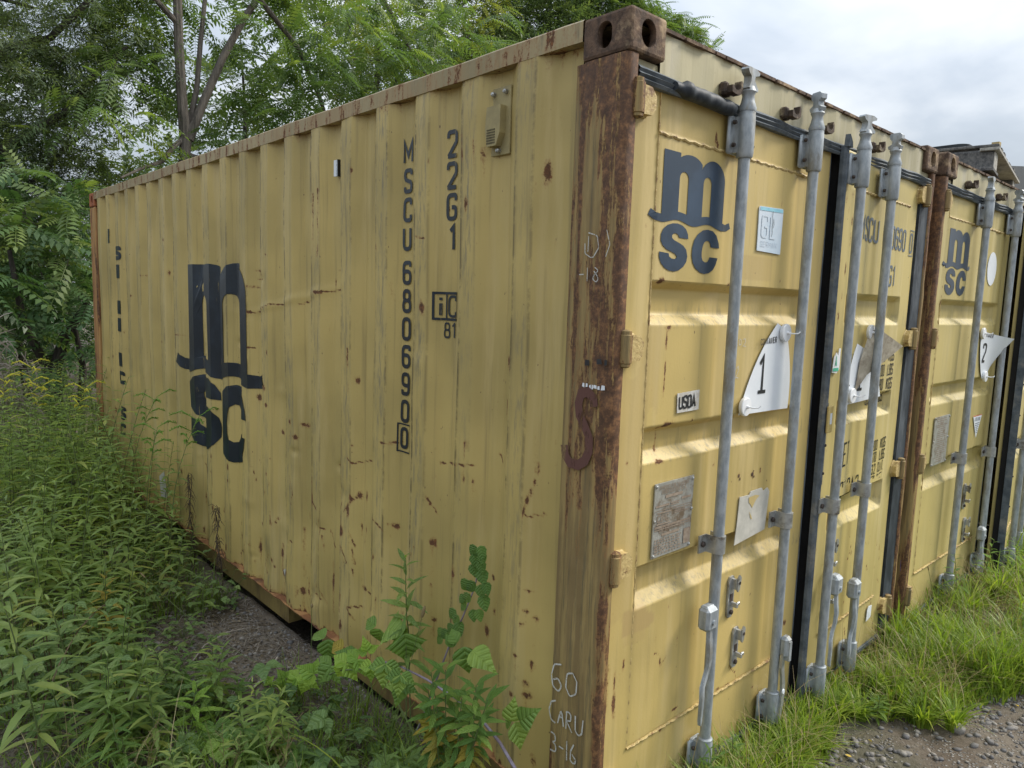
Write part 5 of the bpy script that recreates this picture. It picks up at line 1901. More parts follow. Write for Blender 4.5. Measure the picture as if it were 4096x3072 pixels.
M_bark = simple('bark', (.10, .088, .074), (.17, .15, .13), 9, .85, 0, 1.0, (3, 3, .35), .35, .65, (.06, .055, .048), .2, .03)
M_barkd = simple('dark_bark', (.035, .032, .028), (.07, .062, .055), 9, .85, 0, .8, (3, 3, .4), .35, .65, None, .2, .02)
M_ail = leaf_mat('walnut_leaf', (.085, .145, .055), (.135, .210, .075), (.25, .31, .08), .48, .42)
M_loc = leaf_mat('locust_leaf', (.095, .145, .060), (.155, .220, .080), (.32, .34, .08), .45, .45)
M_wil = leaf_mat('willow_leaf', (.085, .120, .070), (.130, .175, .095), (.20, .23, .10), .45, .5)
M_far = leaf_mat('far_leaf', (.085, .135, .070), (.13, .19, .085), (.21, .26, .09), .38, .5)
M_sum = leaf_mat('sumac_leaf', (.050, .105, .045), (.085, .155, .065), (.20, .26, .08), .34, .36, .15, 10)
M_shrub = leaf_mat('shrub_leaf', (.045, .090, .040), (.080, .145, .055), (.20, .26, .07), .38, .45)
M_gol = leaf_mat('goldenrod_leaf', (.19, .275, .085), (.29, .39, .11), (.46, .47, .12), .5, .45)
M_stem = simple('green_stem', (.09, .13, .04), (.12, .15, .05), 20, .6)
M_stemr = simple('brown_stem', (.14, .09, .05), (.10, .06, .035), 20, .6)
M_cane = simple('pale_purple_cane', (.30, .27, .33), (.20, .15, .19), 25, .55)
M_flow = simple('goldenrod_flower', (.50, .46, .04), (.62, .58, .06), 60, .7)
M_rasp = leaf_mat('raspberry_leaf', (.11, .22, .05), (.19, .32, .07), (.32, .45, .09), .34, .38, .13, 15, mott=.6)
M_raspb = leaf_mat('young_raspberry_leaf', (.20, .36, .06), (.30, .48, .08), (.40, .58, .10), .42, .42, .14, 13)
M_raspy = leaf_mat('yellowing_leaf', (.30, .26, .04), (.42, .33, .05), (.26, .28, .05), .3, .5, .2, 13, yel=.6)
M_weed = leaf_mat('weed_leaf', (.165, .265, .080), (.24, .36, .10), (.32, .43, .12), .46, .42, .2, 9)
M_cover = leaf_mat('ground_cover_leaf', (.105, .185, .060), (.165, .260, .080), (.25, .32, .10), .28, .45, .15, 9)
M_grass = leaf_mat('grass_blade', (.12, .19, .035), (.23, .34, .045), (.40, .46, .08), .48, .42)
M_dry = leaf_mat('dry_grass', (.26, .20, .10), (.36, .29, .15), (.46, .38, .22), .2, .6)
M_dead = simple('dead_brown_stem', (.060, .042, .028), (.10, .075, .052), 30, .85)
M_brush = simple('bleached_brush', (.22, .19, .16), (.36, .32, .27), 25, .85)

unit = lambda v: v / np.maximum(np.linalg.norm(v, axis=-1, keepdims=True), 1e-9)


def ball(n):
    v = rng.normal(size=(n, 3)); return unit(v)


def make_tree(name, label, base, limbs, bough_pts, T, m, n_twigs, leaf_len, per=6, twig=(.4, 1.0), bark=None, spread=1.0, tint_fn=None, droop=.35, group=None, crown_name='crown', seed=1, twig_r=.006):
    """limbs: list of (points, radii) real wood; bough_pts: function n -> (points, outward directions) where twigs start"""
    root = empty(name, base, 0, label, 'tree', group)
    off = -Vector(base)
    L = [([Vector(p) + off for p in pts], rs) for pts, rs in limbs]
    P0, D0 = bough_pts(n_twigs)
    ln = rng.uniform(*twig, n_twigs)
    tw = []
    P = []; D = []; U = []; S = []
    for i in range(n_twigs):
        a = P0[i]; d = D0[i]; e = a + d * ln[i]
        e = e + np.array([0, 0, -droop * ln[i] * .4])
        for k in range(per):
            t = .25 + .75 * (k + rng.random()) / per
            p = a + (e - a) * t + np.array([0, 0, -.1 * t * t * ln[i] * 0])
            rd = rng.normal(size=3) * .8; dd = d * .55 + rd; dd[2] = dd[2] * .5 - droop * .6
            P.append(p); D.append(dd); U.append([rng.normal() * .35, rng.normal() * .35, 1.0]); S.append(leaf_len * rng.uniform(.65, 1.2))
        if i % 3 == 0:
            mid = (a + e) / 2 + np.array([0, 0, .05 * ln[i]])
            tw.append(([Vector(a) + off, Vector(mid) + off, Vector(e) + off], [twig_r, twig_r * .7, twig_r * .35]))
    P = np.array(P) + np.array(off)
    tint = np.clip(rng.beta(2, 3, len(P)) + (tint_fn(P - np.array(off)) if tint_fn else 0), 0, 1)
    tr = tubes('trunk', L, bark or M_bark, root, 9)
    tubes('branch', tw, bark or M_barkd, tr, 4)['kind'] = 'stuff'
    fol(crown_name, [scatter(T, P, D, U, S, tint)], m, root, False)
    return root


def blob_boughs(blobs, edge=.55):
    """twig starts spread through a set of ellipsoids (cx, cy, cz, rx, ry, rz, weight)"""
    w = np.array([b[6] for b in blobs], float); w /= w.sum()
    def f(n):
        k = rng.choice(len(blobs), n, p=w)
        d = ball(n); r = rng.random(n) ** .5
        B = np.array([b[:6] for b in blobs])[k]
        P = B[:, :3] + d * B[:, 3:6] * r[:, None]
        D = unit(d * B[:, 3:6] + np.array([0, 0, .25]) + rng.normal(size=(n, 3)) * .35)
        return P, D
    return f


T_wal = pinnate_t(8, 1.0, .24, .085, .32, .30)
T_loc = pinnate_t(6, 1.0, .20, .105, .22, .12)
T_sum = pinnate_t(6, 1.0, .27, .13, .25, .25)
# tiny sprays for fine distant foliage
def spray_t(n=12, L=1.0, ll=.22, lw=.05, seed=1):
    r_ = np.random.default_rng(seed); V = []; F = []
    for k in range(n):
        t = (k + .5) / n; s_ = -1 if k % 2 else 1
        p = np.array([r_.normal() * .04, t * L, r_.normal() * .04 - .12 * t * t])
        d = unit(np.array([s_ * .7, .7, r_.normal() * .4]))
        q = unit(np.cross(d, np.array([r_.normal() * .4, r_.normal() * .4, 1.])))
        b = len(V); l = ll * r_.uniform(.7, 1.2); w = lw * r_.uniform(.8, 1.2)
        V += [p, p + d * l * .45 + q * w / 2, p + d * l, p + d * l * .45 - q * w / 2]; F.append((b, b + 1, b + 2, b + 3))
    V = np.array(V); return V, np.array(F), np.zeros((len(V), 2))
T_wil = spray_t(14, 1.0, .26, .038)
T_spr = spray_t(12, 1.0, .24, .10, 5)
T_spr2 = spray_t(12, 1.0, .30, .15, 6)

# --- the forked tree behind the container
wv = lambda pts: [Vector(p) for p in pts]
l1 = [(wv([(1.66, 9, -.1), (1.68, 9, 1.6), (1.705, 9, 3.0), (1.78, 9, 3.45), (1.82, 9, 3.85)]), [.11, .088, .075, .072, .078]),
      (wv([(1.80, 9, 3.80), (1.77, 9, 4.3), (1.745, 9, 5.0), (1.74, 9, 5.8), (1.72, 9, 7.4)]), [.074, .066, .060, .055, .04]),
      (wv([(1.83, 9.02, 3.80), (1.98, 9.05, 4.45), (2.06, 9.1, 5.1), (2.20, 9.2, 6.0), (2.4, 9.3, 7.2)]), [.045, .036, .032, .028, .02]),
      (wv([(1.84, 8.98, 3.76), (2.02, 8.95, 4.25), (2.28, 8.9, 4.9), (2.55, 8.85, 5.45), (3.0, 8.8, 6.2), (3.6, 8.7, 7.0), (4.2, 8.6, 7.6)]), [.066, .056, .050, .046, .038, .03, .02]),
      (wv([(1.76, 9, 3.75), (1.62, 8.9, 3.62), (1.45, 8.8, 3.40), (1.2, 8.7, 3.28), (.9, 8.6, 3.1)]), [.035, .03, .026, .02, .012]),
      (wv([(1.86, 9, 3.55), (2.1, 8.9, 3.5), (2.5, 8.8, 3.2), (2.9, 8.7, 3.05), (3.4, 8.6, 3.1)]), [.045, .035, .028, .02, .012]),
      (wv([(2.75, 8.8, 5.75), (3.35, 8.9, 5.3), (3.75, 9, 4.7), (3.95, 9, 4.2), (4.15, 9, 3.9)]), [.04, .035, .03, .026, .02]),
      (wv([(1.75, 9, 5.2), (1.2, 8.9, 5.6), (.6, 8.8, 5.7)]), [.04, .03, .015]),
      (wv([(4.4, 8.7, 6.6), (5.0, 8.5, 5.6), (5.5, 8.4, 5.0)]), [.03, .024, .015])]
bl = [(1.1, 8.8, 4.75, .65, .7, .55, 1.5), (.75, 8.7, 3.75, .45, .5, .45, 1.1), (1.15, 8.9, 3.25, .40, .4, .30, .7), (1.35, 8.8, 5.6, .8, .7, .5, 1.3), (2.5, 8.7, 4.55, .55, .6, .35, .9), (2.7, 8.8, 3.55, .55, .6, .32, .9),
      (3.0, 8.7, 5.3, .7, .7, .35, 1.2), (3.5, 8.7, 4.4, .6, .7, .45, 1.3), (4.2, 8.6, 5.3, .7, .7, .5, 1.4), (4.7, 8.7, 4.4, .5, .6, .45, 1.1), (5.4, 8.6, 5.6, .7, .7, .5, 1.3), (2.2, 9.0, 6.2, 1.2, .8, .5, 1.5), (6.1, 8.5, 6.0, .6, .6, .5, .8), (3.6, 8.8, 6.3, 1.2, .7, .4, 1.0)]
bl = [(a, 9.55 if (1.3 < a + d and a - d < 2.2 and c > 3.9) else b, c, d, .45 if (1.3 < a + d and a - d < 2.2 and c > 3.9) else e, f, w) for a, b, c, d, e, f, w in bl]
make_tree('walnut_tree', 'forked grey trunk tree with long feathery leaves behind the far part of the container', (1.66, 9, 0), l1, blob_boughs(bl), T_wal, M_ail, 245, .46, 6, (.25, .6), droop=.55,
          tint_fn=lambda P: .35 * np.exp(-((P[:, 0] - 1.0) ** 2 + (P[:, 2] - 3.5) ** 2) / .5) + .2 * np.clip((P[:, 2] - 5) / 2, 0, 1))

# --- fine leaved willow mass at the upper left
l2 = [(wv([(-1.2, 9.8, 0), (-1.0, 9.6, 1.6), (-.6, 9.4, 2.9), (.05, 9.2, 3.55), (.42, 9.1, 3.85), (.78, 9.0, 4.40), (1.1, 8.9, 4.75)]), [.20, .16, .11, .055, .042, .034, .018]),
      (wv([(-.9, 9.6, 3.2), (-.1, 9.4, 4.55), (.35, 9.3, 4.75), (.75, 9.1, 5.25), (1.0, 9.0, 5.6)]), [.10, .05, .04, .035, .02]),
      (wv([(-.6, 9.5, 2.4), (.2, 9.3, 3.1), (.42, 9.2, 3.42), (.62, 9.2, 3.62)]), [.05, .03, .024, .012]),
      (wv([(-1.0, 9.6, 4.4), (-.2, 9.4, 5.1), (.2, 9.3, 5.05)]), [.05, .03, .02])]
bl = [(-.1, 9.4, 5.3, 1.0, .8, .9, 2), (.2, 9.4, 4.2, .8, .8, .7, 2), (-.1, 9.5, 3.2, .7, .8, .6, 1.6), (.9, 9.6, 4.9, .7, .7, .8, 1.3), (.5, 9.5, 3.1, .45, .6, .5, .9), (.3, 9.6, 6.3, 1.4, .8, .7, 1.3), (-.9, 9.5, 4.4, .7, .8, 1.5, .8), (-.2, 9.6, 2.3, .6, .6, .5, .9)]
make_tree('willow_tree', 'fine leaved grey green tree with slanting dark branches at upper left', (-1.2, 9.8, 0), l2, blob_boughs(bl), T_wil, M_wil, 900, .34, 6, (.2, .55), bark=M_barkd, droop=.3, twig_r=.004)

# --- trees right of it
def upright(cx, cy, h, sp, seed, n=5, r=.11):
    rr = random.Random(seed); L = [(wv([(cx, cy, -.1), (cx + rr.uniform(-.1, .1), cy, h * .3), (cx + rr.uniform(-.2, .2), cy, h * .55), (cx + rr.uniform(-.3, .3), cy, h * .8), (cx + rr.uniform(-.3, .3), cy, h)]), [r, r * .85, r * .65, r * .4, r * .12])]
    for i in range(n):
        z = h * rr.uniform(.32, .75); a = rr.uniform(0, 2 * PI); l = sp * rr.uniform(.5, 1.0)
        p0 = Vector((cx, cy, z)); p2 = Vector((cx + math.cos(a) * l, cy + math.sin(a) * l * .6, z + l * rr.uniform(.4, .9)))
        p1 = p0.lerp(p2, .5) + Vector((rr.uniform(-.2, .2), 0, rr.uniform(-.1, .25)))
        L.append(([p0, p1, p2], [r * .45, r * .3, r * .1]))
    return L
yel = lambda P: .45 * (vnoise(P[:, 0] * .8 + 3, P[:, 2] * .9) > .62)
bl = [(6.9, 12, 7.7, 1.3, .9, .6, 1.6), (5.6, 12, 6.5, .8, .8, .6, 1.0), (7.3, 12, 6.5, 1.0, .9, .55, 1.5), (8.5, 12, 7.2, .8, .8, .6, 1.1), (6.2, 12, 5.5, .6, .7, .5, .8), (7.9, 12, 5.8, .8, .8, .5, 1.0), (8.8, 12, 8.3, 1.0, .8, .5, .9), (7.0, 12, 4.8, 1.2, .8, .5, .8)]
make_tree('locust_tree', 'yellow green feathery tree above the middle of the container roofline', (6.8, 12.2, 0), upright(6.8, 12.2, 8.6, 2.2, 4, 9), blob_boughs(bl), T_loc, M_loc, 400, .38, 6, (.25, .7), bark=M_barkd, droop=.5, tint_fn=yel)
bl = [(10.2, 12.5, 7.6, .8, .7, .55, 1.2), (10.0, 12.5, 8.7, .9, .7, .6, 1.0), (11.3, 12.5, 8.4, .7, .7, .6, 1.0), (12.2, 12.6, 9.2, .8, .7, .7, 1.2), (12.6, 12.6, 8.3, .7, .7, .6, 1.0), (11.6, 12.6, 9.5, .9, .8, .4, 1.0), (9.3, 12.4, 6.7, .7, .7, .5, .8), (13.6, 12.6, 9.3, .7, .6, .6, .9)]
make_tree('slender_tree', 'loose small leaved tree standing left of the near corner casting', (11.2, 12.6, 0), upright(11.2, 12.6, 9.6, 2.4, 9, 12, .09), blob_boughs(bl), T_spr, M_far, 900, .36, 6, (.25, .8), bark=M_barkd, droop=.2, tint_fn=lambda P: .1)
bl = [(15.2, 12.2, 9.5, .9, .8, .6, 1.3), (16.3, 12.1, 9.6, .75, .6, .42, 1.0), (14.2, 12.3, 9.9, .7, .7, .6, 1.0), (17.3, 12, 9.35, .50, .5, .40, .55), (15.0, 12.2, 8.4, 1.4, .8, .6, .8), (17.9, 12, 8.9, .35, .4, .45, .35)]
make_tree('walnut_tree', 'tree top with drooping feathery leaves showing right of the near corner casting', (15.2, 12.2, 0), upright(15.2, 12.2, 9.9, 2.2, 6, 8, .10), blob_boughs(bl), T_wal, M_ail, 400, .50, 6, (.25, .6), bark=M_barkd, droop=.35, tint_fn=lambda P: .15)
# second row, farther off: fills behind with small sky holes
specs = [(3.2, 15.5, 4.4, 1.3, 'low leafy tree seen through the gap beside the forked trunk'), (6.0, 17.5, 8.2, 2.0, 'rounded tree standing behind the yellow green one'), (10.0, 18.0, 10.6, 2.2, 'taller dull green tree in the second row'),
         (15.0, 18.5, 12.0, 2.4, 'dark green tree farther back above the roofline'), (-.6, 14.5, 6.8, 1.7, 'dark tree closing the view at the far left')]
for i, (x, y, h, sp, lab) in enumerate(specs):
    bl = [(x + sp * rng.uniform(-.8, .8), y + rng.uniform(-.8, .8), h * rng.uniform(.55, .95), sp * .5, .8, h * .09 + .2, 1) for _ in range(11)]
    if i == 4: bl += [(-.2 + rng.uniform(-.6, 1.2), 13.5, rng.uniform(1.2, 5.5), .7, .6, .7, 1.5) for _ in range(12)]
    if i == 0: bl = [(x + rng.uniform(-.9, .9), y, rng.uniform(2.6, 4.4), .6, .6, .35, 1) for _ in range(9)]
    make_tree('leafy_tree', lab, (x, y, 0), upright(x, y, h, sp, 20 + i, 7, .10), blob_boughs(bl), T_spr2, M_far, (70, 200, 220, 260, 520)[i], .42, 5, (.3, .9), bark=M_barkd, droop=.15, tint_fn=lambda P: .1)

# --- shrubs by the far end of the container
bl = [(-.35, 7.4, 2.2, .45, .4, .35, 1.2), (-.55, 7.2, 1.6, .4, .4, .3, 1), (.05, 7.6, 1.7, .35, .4, .4, 1), (-.1, 7.3, 2.6, .35, .35, .3, .7), (-.2, 7.3, 1.1, .5, .4, .3, 1)]
lm = [(wv([(-.05, 7.5, .3), (-.10, 7.4, .8), (.0, 7.3, 1.25), (.2, 7.2, 1.6)]), [.085, .07, .05, .03]), (wv([(-.10, 7.4, .8), (-.35, 7.3, 1.4), (-.45, 7.2, 2.1)]), [.05, .035, .02]), (wv([(.12, 7.35, .3), (.16, 7.3, .9), (.08, 7.2, 1.35)]), [.05, .035, .02])]
make_tree('sumac_shrub', 'sumac with big paired leaflets and dark trunk beside the far corner post', (-.05, 7.5, .3), lm, blob_boughs(bl), T_sum, M_sum, 75, .40, 4, (.15, .4), bark=M_barkd, droop=.35, tint_fn=lambda P: .25 * (P[:, 2] > 2.0))
bl = [(-.7, 8.6, 2.4, .4, .4, .4, 1), (-.3, 8.8, 1.6, .5, .4, .4, 1), (.3, 8.9, 2.5, .5, .5, .4, 1), (.5, 8.9, 1.8, .5, .4, .4, 1), (-.8, 8.6, 1.5, .4, .4, .4, 1), (-.2, 8.7, 3.0, .5, .4, .3, .6), (.1, 8.8, .9, .8, .4, .4, 1)]
make_tree('leafy_shrub', 'dense green shrub filling the gap between the willow and the container', (-.1, 8.8, .3), [(wv([(-.1, 8.8, .3), (-.2, 8.8, 1.2), (-.1, 8.7, 2.2)]), [.05, .04, .02])], blob_boughs(bl), T_wal, M_shrub, 300, .30, 5, (.15, .4), bark=M_barkd, droop=.35, tint_fn=lambda P: .3 * (vnoise(P[:, 0] * 2, P[:, 2] * 2) > .6))
# ------------------------------------------------------------------ undergrowth
T_lan = leaf_t(1, .19, 4, .30, .45, .38)
T_lan2 = leaf_t(1, .24, 4, .25, .30, .40)
T_ov = leaf_t(1, .55, 8, .28, .30, .40, tip=.45)
T_ras = leaf_t(1, .76, 24, .24, .36, .34, serr=.045, tip=.58)
T_lob = leaf_t(1, .95, 24, .20, .34, .33, serr=.05, lobes=1, tip=.58)


def leaf_mesh(name, T, m, tint=.5):
    V, F, U = T
    me = np_mesh(name, V, F, {'tint': np.full(len(V), tint)}, True, U)
    me.materials.append(m)
    return me


def put_leaf(parent, me, p, d, up, s, name='leaf'):
    o = bpy.data.objects.new(name, me); COL.objects.link(o); o.parent = parent
    d = Vector(d).normalized(); up = Vector(up) + Vector((random.uniform(-.28, .28), random.uniform(-.28, .28), random.uniform(-.15, .15))); x = d.cross(up).normalized(); z = x.cross(d)
    sx = s * random.uniform(.88, 1.12)
    o.matrix_local = Matrix(((x.x * sx, d.x * s, z.x * s, p[0]), (x.y * sx, d.y * s, z.y * s, p[1]), (x.z * sx, d.z * s, z.z * s, p[2]), (0, 0, 0, 1)))
    return o


def tall_weed(seed, h, nl, ll, T, m, flower=0, lean=.12, stem_r=.0035, arch=0):
    rr = np.random.default_rng(seed)
    az = rr.uniform(0, 2 * PI); lx, ly = math.cos(az) * lean, math.sin(az) * lean
    def sp(t): return np.array([lx * t * t * h + arch * t ** 3 * h, ly * t * t * h, h * t * (1 - .1 * abs(arch) * t * 2)])
    pts = [Vector(sp(i / 7)) for i in range(8)]
    P = []; D = []; U = []; S = []
    for k in range(nl):
        t = .12 + .88 * (k + .5) / nl
        a = k * 2.4 + rr.uniform(-.3, .3)
        up_ = .15 + .75 * t ** 3
        D.append([math.cos(a), math.sin(a), up_]); P.append(sp(t)); U.append([-math.cos(a) * up_ * .5, -math.sin(a) * up_ * .5, 1.0])
        prof = math.sin(PI * min(.93, .18 + t * .78)) ** .7
        S.append(ll * prof * rr.uniform(.75, 1.15))
    tint = np.clip(rr.beta(2, 3, nl) + np.where(np.arange(nl) < nl * .25, .3, 0), 0, 1)
    st = MB().tube(pts, [stem_r * (1 - .6 * i / 7) for i in range(8)], 5, cap=False)
    fl = None
    if flower:
        fl = MB(); top = sp(.98)
        for b in range(9):
            a = b * 2.4; L = h * .13 * rr.uniform(.7, 1.2) * (1 - b * .05); base = sp(1 - b * .022)
            p0 = base; p1 = base + np.array([math.cos(a) * L * .6, math.sin(a) * L * .6, L * .35]); p2 = base + np.array([math.cos(a) * L * 1.1, math.sin(a) * L * 1.1, L * .15])
            fl.tube([Vector(p0), Vector(p1), Vector(p2)], [.002, .0045, .002], 5)
            for q in range(14):
                t = .25 + .75 * q / 14
                c = (1 - t) ** 2 * p0 + 2 * t * (1 - t) * p1 + t * t * p2 + rr.normal(size=3) * .003 + np.array([0, 0, .005])
                e = .0055
                fl.add([c + [e, 0, 0], c + [-e * .5, e * .8, 0], c + [-e * .5, -e * .8, 0], c + [0, 0, e * 1.3]], [(0, 1, 3), (1, 2, 3), (2, 0, 3)])
    return st, [scatter(T, P, D, U, S, tint)], m, fl


def weed_thing(name, label, cat, loc, rz, parts, group=None, sc=1.0, stem_m=None):
    st, lv, m, fl = parts
    r = empty(name, loc, rz, label, cat, group); r.scale = (sc, sc, sc)
    st.build('stem', stem_m or M_stem, r, smooth=True)
    f = fol('foliage', lv, m, r); f['kind'] = 'stuff'
    if fl: fl.build('flower_plume', M_flow, r)['kind'] = 'stuff'
    return r


def zg(x, y): return float(gh(np.array(x), np.array(y)))


def edge_x(y): return -1.42 + (y - 1.3) * .165 - .10

protos = {}
GG = 'goldenrod stems crowding the left of the container'
spec = [('tall', 1.12, 44, .155, 0), ('tall', 1.02, 40, .15, 0), ('mid', .80, 34, .15, 0), ('mid', .70, 30, .145, 0), ('low', .48, 24, .135, 0), ('low', .40, 22, .125, 0)]
for i, (k, h, nl, ll, fl) in enumerate(spec):
    protos.setdefault(k, []).append(tall_weed(40 + i, h, nl, ll, T_lan, M_gol, fl, rng.uniform(.08, .2), .0035))
made = {}
LABG = {'tall': 'tall goldenrod stem among the thick growth left of the container', 'mid': 'middle height goldenrod stem with drooping narrow leaves left of the container', 'low': 'short leafy goldenrod stem near the bare soil left of the container'}
pts = []
tries = 0
while len(pts) < 190 and tries < 9000:
    tries += 1
    y = rng.uniform(1.35, 6.9); x = rng.uniform(edge_x(y) - .05, -.07)
    if y < 2.3 and x < -.85 and rng.random() < .6: continue
    if y > 6.1: x = rng.uniform(edge_x(y) - .05, .35)
    if y < 2.75 and x > -.62 + .15 * math.sin(y * 5): continue         # bare soil by the wall
    if y < 3.3 and x > -.34: continue
    if y < 2.2 and x > -.80: continue
    d_ = .085 if y > 2.6 else .115
    if any((x - a) ** 2 + (y - b) ** 2 < d_ ** 2 for a, b in pts): continue
    pts.append((x, y))
for (x, y) in pts:
    k = 'tall' if y > 3.6 else 'mid' if y > 2.75 else 'low'
    if rng.random() < .25: k = 'mid' if k != 'mid' else 'low'
    if x > -.28 and y < 5: k = 'low' if y < 3.6 else 'mid'
    v = int(rng.integers(0, 2)); key = (k, v)
    loc = (x, y, zg(x, y) - .01); rz = rng.uniform(0, 2 * PI); sc = rng.uniform(.8, 1.12)
    if key not in made:
        made[key] = weed_thing('goldenrod', LABG[k], 'wildflower plant', loc, rz, protos[k][v], GG, sc)
        made[key].rotation_euler = (0, 0, rz)
    else:
        c = copy_tree(made[key]); c.location = loc; c.rotation_euler = (rng.uniform(-.12, .12), rng.uniform(-.12, .12), rz); c.scale = (sc,) * 3
# the ones that carry flowers or stand out
feat = [((-.62, 5.0), 1.20, .95, 'goldenrod with a bright yellow plume leaning right, standing highest at the far left', 0), ((-.66, 5.12), .98, 1.0, 'goldenrod with a flat tiered yellow plume below the highest one', .3),
        ((-.78, 5.45), 1.0, 1.0, 'goldenrod plume cut by the left edge of the view', 0), ((-.50, 4.72), 1.04, 1.0, 'goldenrod with a yellow plume arching to the right toward the container', .5),
        ((-.30, 3.9), 1.06, 1.0, 'budding goldenrod arching in front of the far end lettering', .45), ((-.28, 3.1), 1.06, 1.0, 'slim goldenrod leaning across the big dark emblem', .5), ((-.36, 3.3), .95, 1.0, 'goldenrod with backward pointing leaves below the emblem', .2)]
for i, ((x, y), h, sc, lab, arch) in enumerate(feat):
    bud = i >= 4
    pr = tall_weed(70 + i, h, 40, .10 if bud else .11, T_lan, M_gol, 1, .03, .0035, arch * .35)
    r = weed_thing('goldenrod', lab, 'wildflower plant', (x, y, zg(x, y)), 0, pr, None, sc)
    if bud:
        for c in r.children:
            if c.name.startswith('flower_plume'): c.data.materials.clear(); c.data.materials.append(M_raspb)
# brown dead stalks by the wall
for (x, y, h, s_) in ((-.06, 3.35, .62, 3), (-.07, 2.85, .52, 4)):
    r = empty('dead_stalk', (x, y, 0), 0, ('taller' if s_ == 3 else 'shorter') + ' withered brown stalk curling against the foot of the wall', 'dead plant')
    mb = MB(); rr = random.Random(s_)
    main = [Vector((.01 * math.sin(i), .02 * i * .5 * (1 if i < 6 else .6), h * i / 8 if i < 8 else h * .97)) for i in range(9)]
    main += [main[-1] + Vector((-.01, .06, -.03)), main[-1] + Vector((-.015, .09, -.09))]
    mb.tube(main, [.005 - .0004 * i for i in range(11)], 5)
    mb.build('stem', M_dead, r)
    mb = MB()
    for i in range(90):
        t = rr.uniform(.25, 1); b = Vector((0, .08 * t, h * t))
        e = b + Vector((rr.uniform(-.03, .03), rr.uniform(-.06, .06), rr.uniform(-.09, .0)))
        mb.tube([b, b.lerp(e, .5) + Vector((0, 0, .015)), e], [.0015, .002, .0008], 3, cap=False)
    mb.build('withered_leaves', M_dead, r)['kind'] = 'stuff'

# bleached brush pile behind the goldenrod
mb = MB(); rr = random.Random(8)
for i in range(520):
    t = rr.random(); b = Vector((-.95 + t * .42 + rr.gauss(0, .07), 5.9 + rr.uniform(-.25, .35), 1.55 - t * .85 + rr.gauss(0, .10)))
    b.z = max(b.z - rr.random() ** 3 * 1.0, .1)
    d = Vector((rr.uniform(-.4, .6), rr.uniform(-.3, .3), rr.uniform(-1, .3))).normalized() * rr.uniform(.06, .22)
    mb.tube([b, b + d * .5 + Vector((rr.uniform(-.02, .02), 0, rr.uniform(-.02, .02))), b + d], [.004, .005, .0015], 3, cap=False)
o = mb.build('brush_pile', M_brush, None); tag(o, 'bleached grey heap of dead brushwood behind the goldenrod at left', 'brush pile', kind='stuff')

# small saplings and asters in the near left corner
def aster(x, y, h, nl, ll, label, T=T_lan2, m=M_weed, seed=1, name='aster_plant', lean=.1, cat='weed'):
    return weed_thing(name, label, cat, (x, y, zg(x, y)), rng.uniform(0, 6), tall_weed(seed, h, nl, ll, T, m, 0, lean, .0035), None)
aster(-.90, 1.72, .52, 34, .15, 'bushy lance leaved plant standing beside the bare soil at lower left', seed=5)
aster(-.99, 1.50, .34, 24, .16, 'dense star topped plant in front of the bushier one at lower left', seed=6, T=T_lan)
aster(-1.12, 1.62, .30, 20, .13, 'low lance leaved plant near the left edge of the view', seed=7)
aster(-.72, 1.42, .22, 16, .13, 'small pale topped plant at the bottom edge left of the bramble', seed=8, m=M_raspb)
aster(-.60, 2.45, .30, 16, .10, 'low plant rooted at the back edge of the bare soil', seed=9)
aster(-.30, 2.50, .28, 14, .10, 'little weed growing beside the rail near the rear pocket', seed=10)
aster(-.80, 2.35, .42, 26, .12, 'plant with yellowing tips behind the bare soil', seed=12, m=M_raspy)
# bittersweet: ovate leaves, each its own
me_ov = [leaf_mesh('leaf', T_ov, M_cover, t) for t in (.3, .6, .85)]
bs = empty('bittersweet_vine', (0, 0, 0), 0, 'arching thin vine with rounded pointed leaves crossing the lower left corner', 'vine')
line = [(-.86, 1.95, .47), (-.93, 1.90, .46), (-1.01, 1.84, .42), (-1.09, 1.74, .36), (-1.16, 1.64, .28), (-1.21, 1.52, .20), (-1.24, 1.40, .12), (-1.24, 1.30, .05)]
MB().tube([Vector(p) for p in line], .0022, 5).build('vine_stem', M_stemr, bs, smooth=True)
for i in range(16):
    t = i / 15 * (len(line) - 1.001); k = int(t); p = Vector(line[k]).lerp(Vector(line[k + 1]), t - k)
    s_ = 1 if i % 2 else -1
    put_leaf(bs, me_ov[i % 3], p, (s_ * .5, -.3, .25 if i % 3 else -.7), (-.4, -.6, .7), random.uniform(.05, .078))
rebase(bs, (-1.24, 1.30, .03))
sap = empty('bittersweet_sapling', (0, 0, 0), 0, 'clump of broad oval leaves filling the lower left corner behind the vine', 'sapling')
rr = random.Random(12); mbs = MB()
for i in range(20):
    x = rr.uniform(-1.27, -.84); y = rr.uniform(1.55, 2.35); h = rr.uniform(.16, .40)
    top = Vector((x + rr.uniform(-.05, .05), y + rr.uniform(-.05, .05), h)); b = Vector((x, y, zg(x, y)))
    mbs.tube([b, b.lerp(top, .5), top], [.003, .0025, .0015], 5)
    for k in range(11):
        t = .3 + .7 * k / 10; p = b.lerp(top, t); a = k * 2.4
        put_leaf(sap, me_ov[(i + k) % 3], p, (math.cos(a), math.sin(a), rr.uniform(-.1, .4)), (rr.uniform(-.3, .3), rr.uniform(-.5, .1), 1), rr.uniform(.055, .085))
mbs.build('stem', M_stemr, sap)
rebase(sap, (-1.05, 2.05, .03))

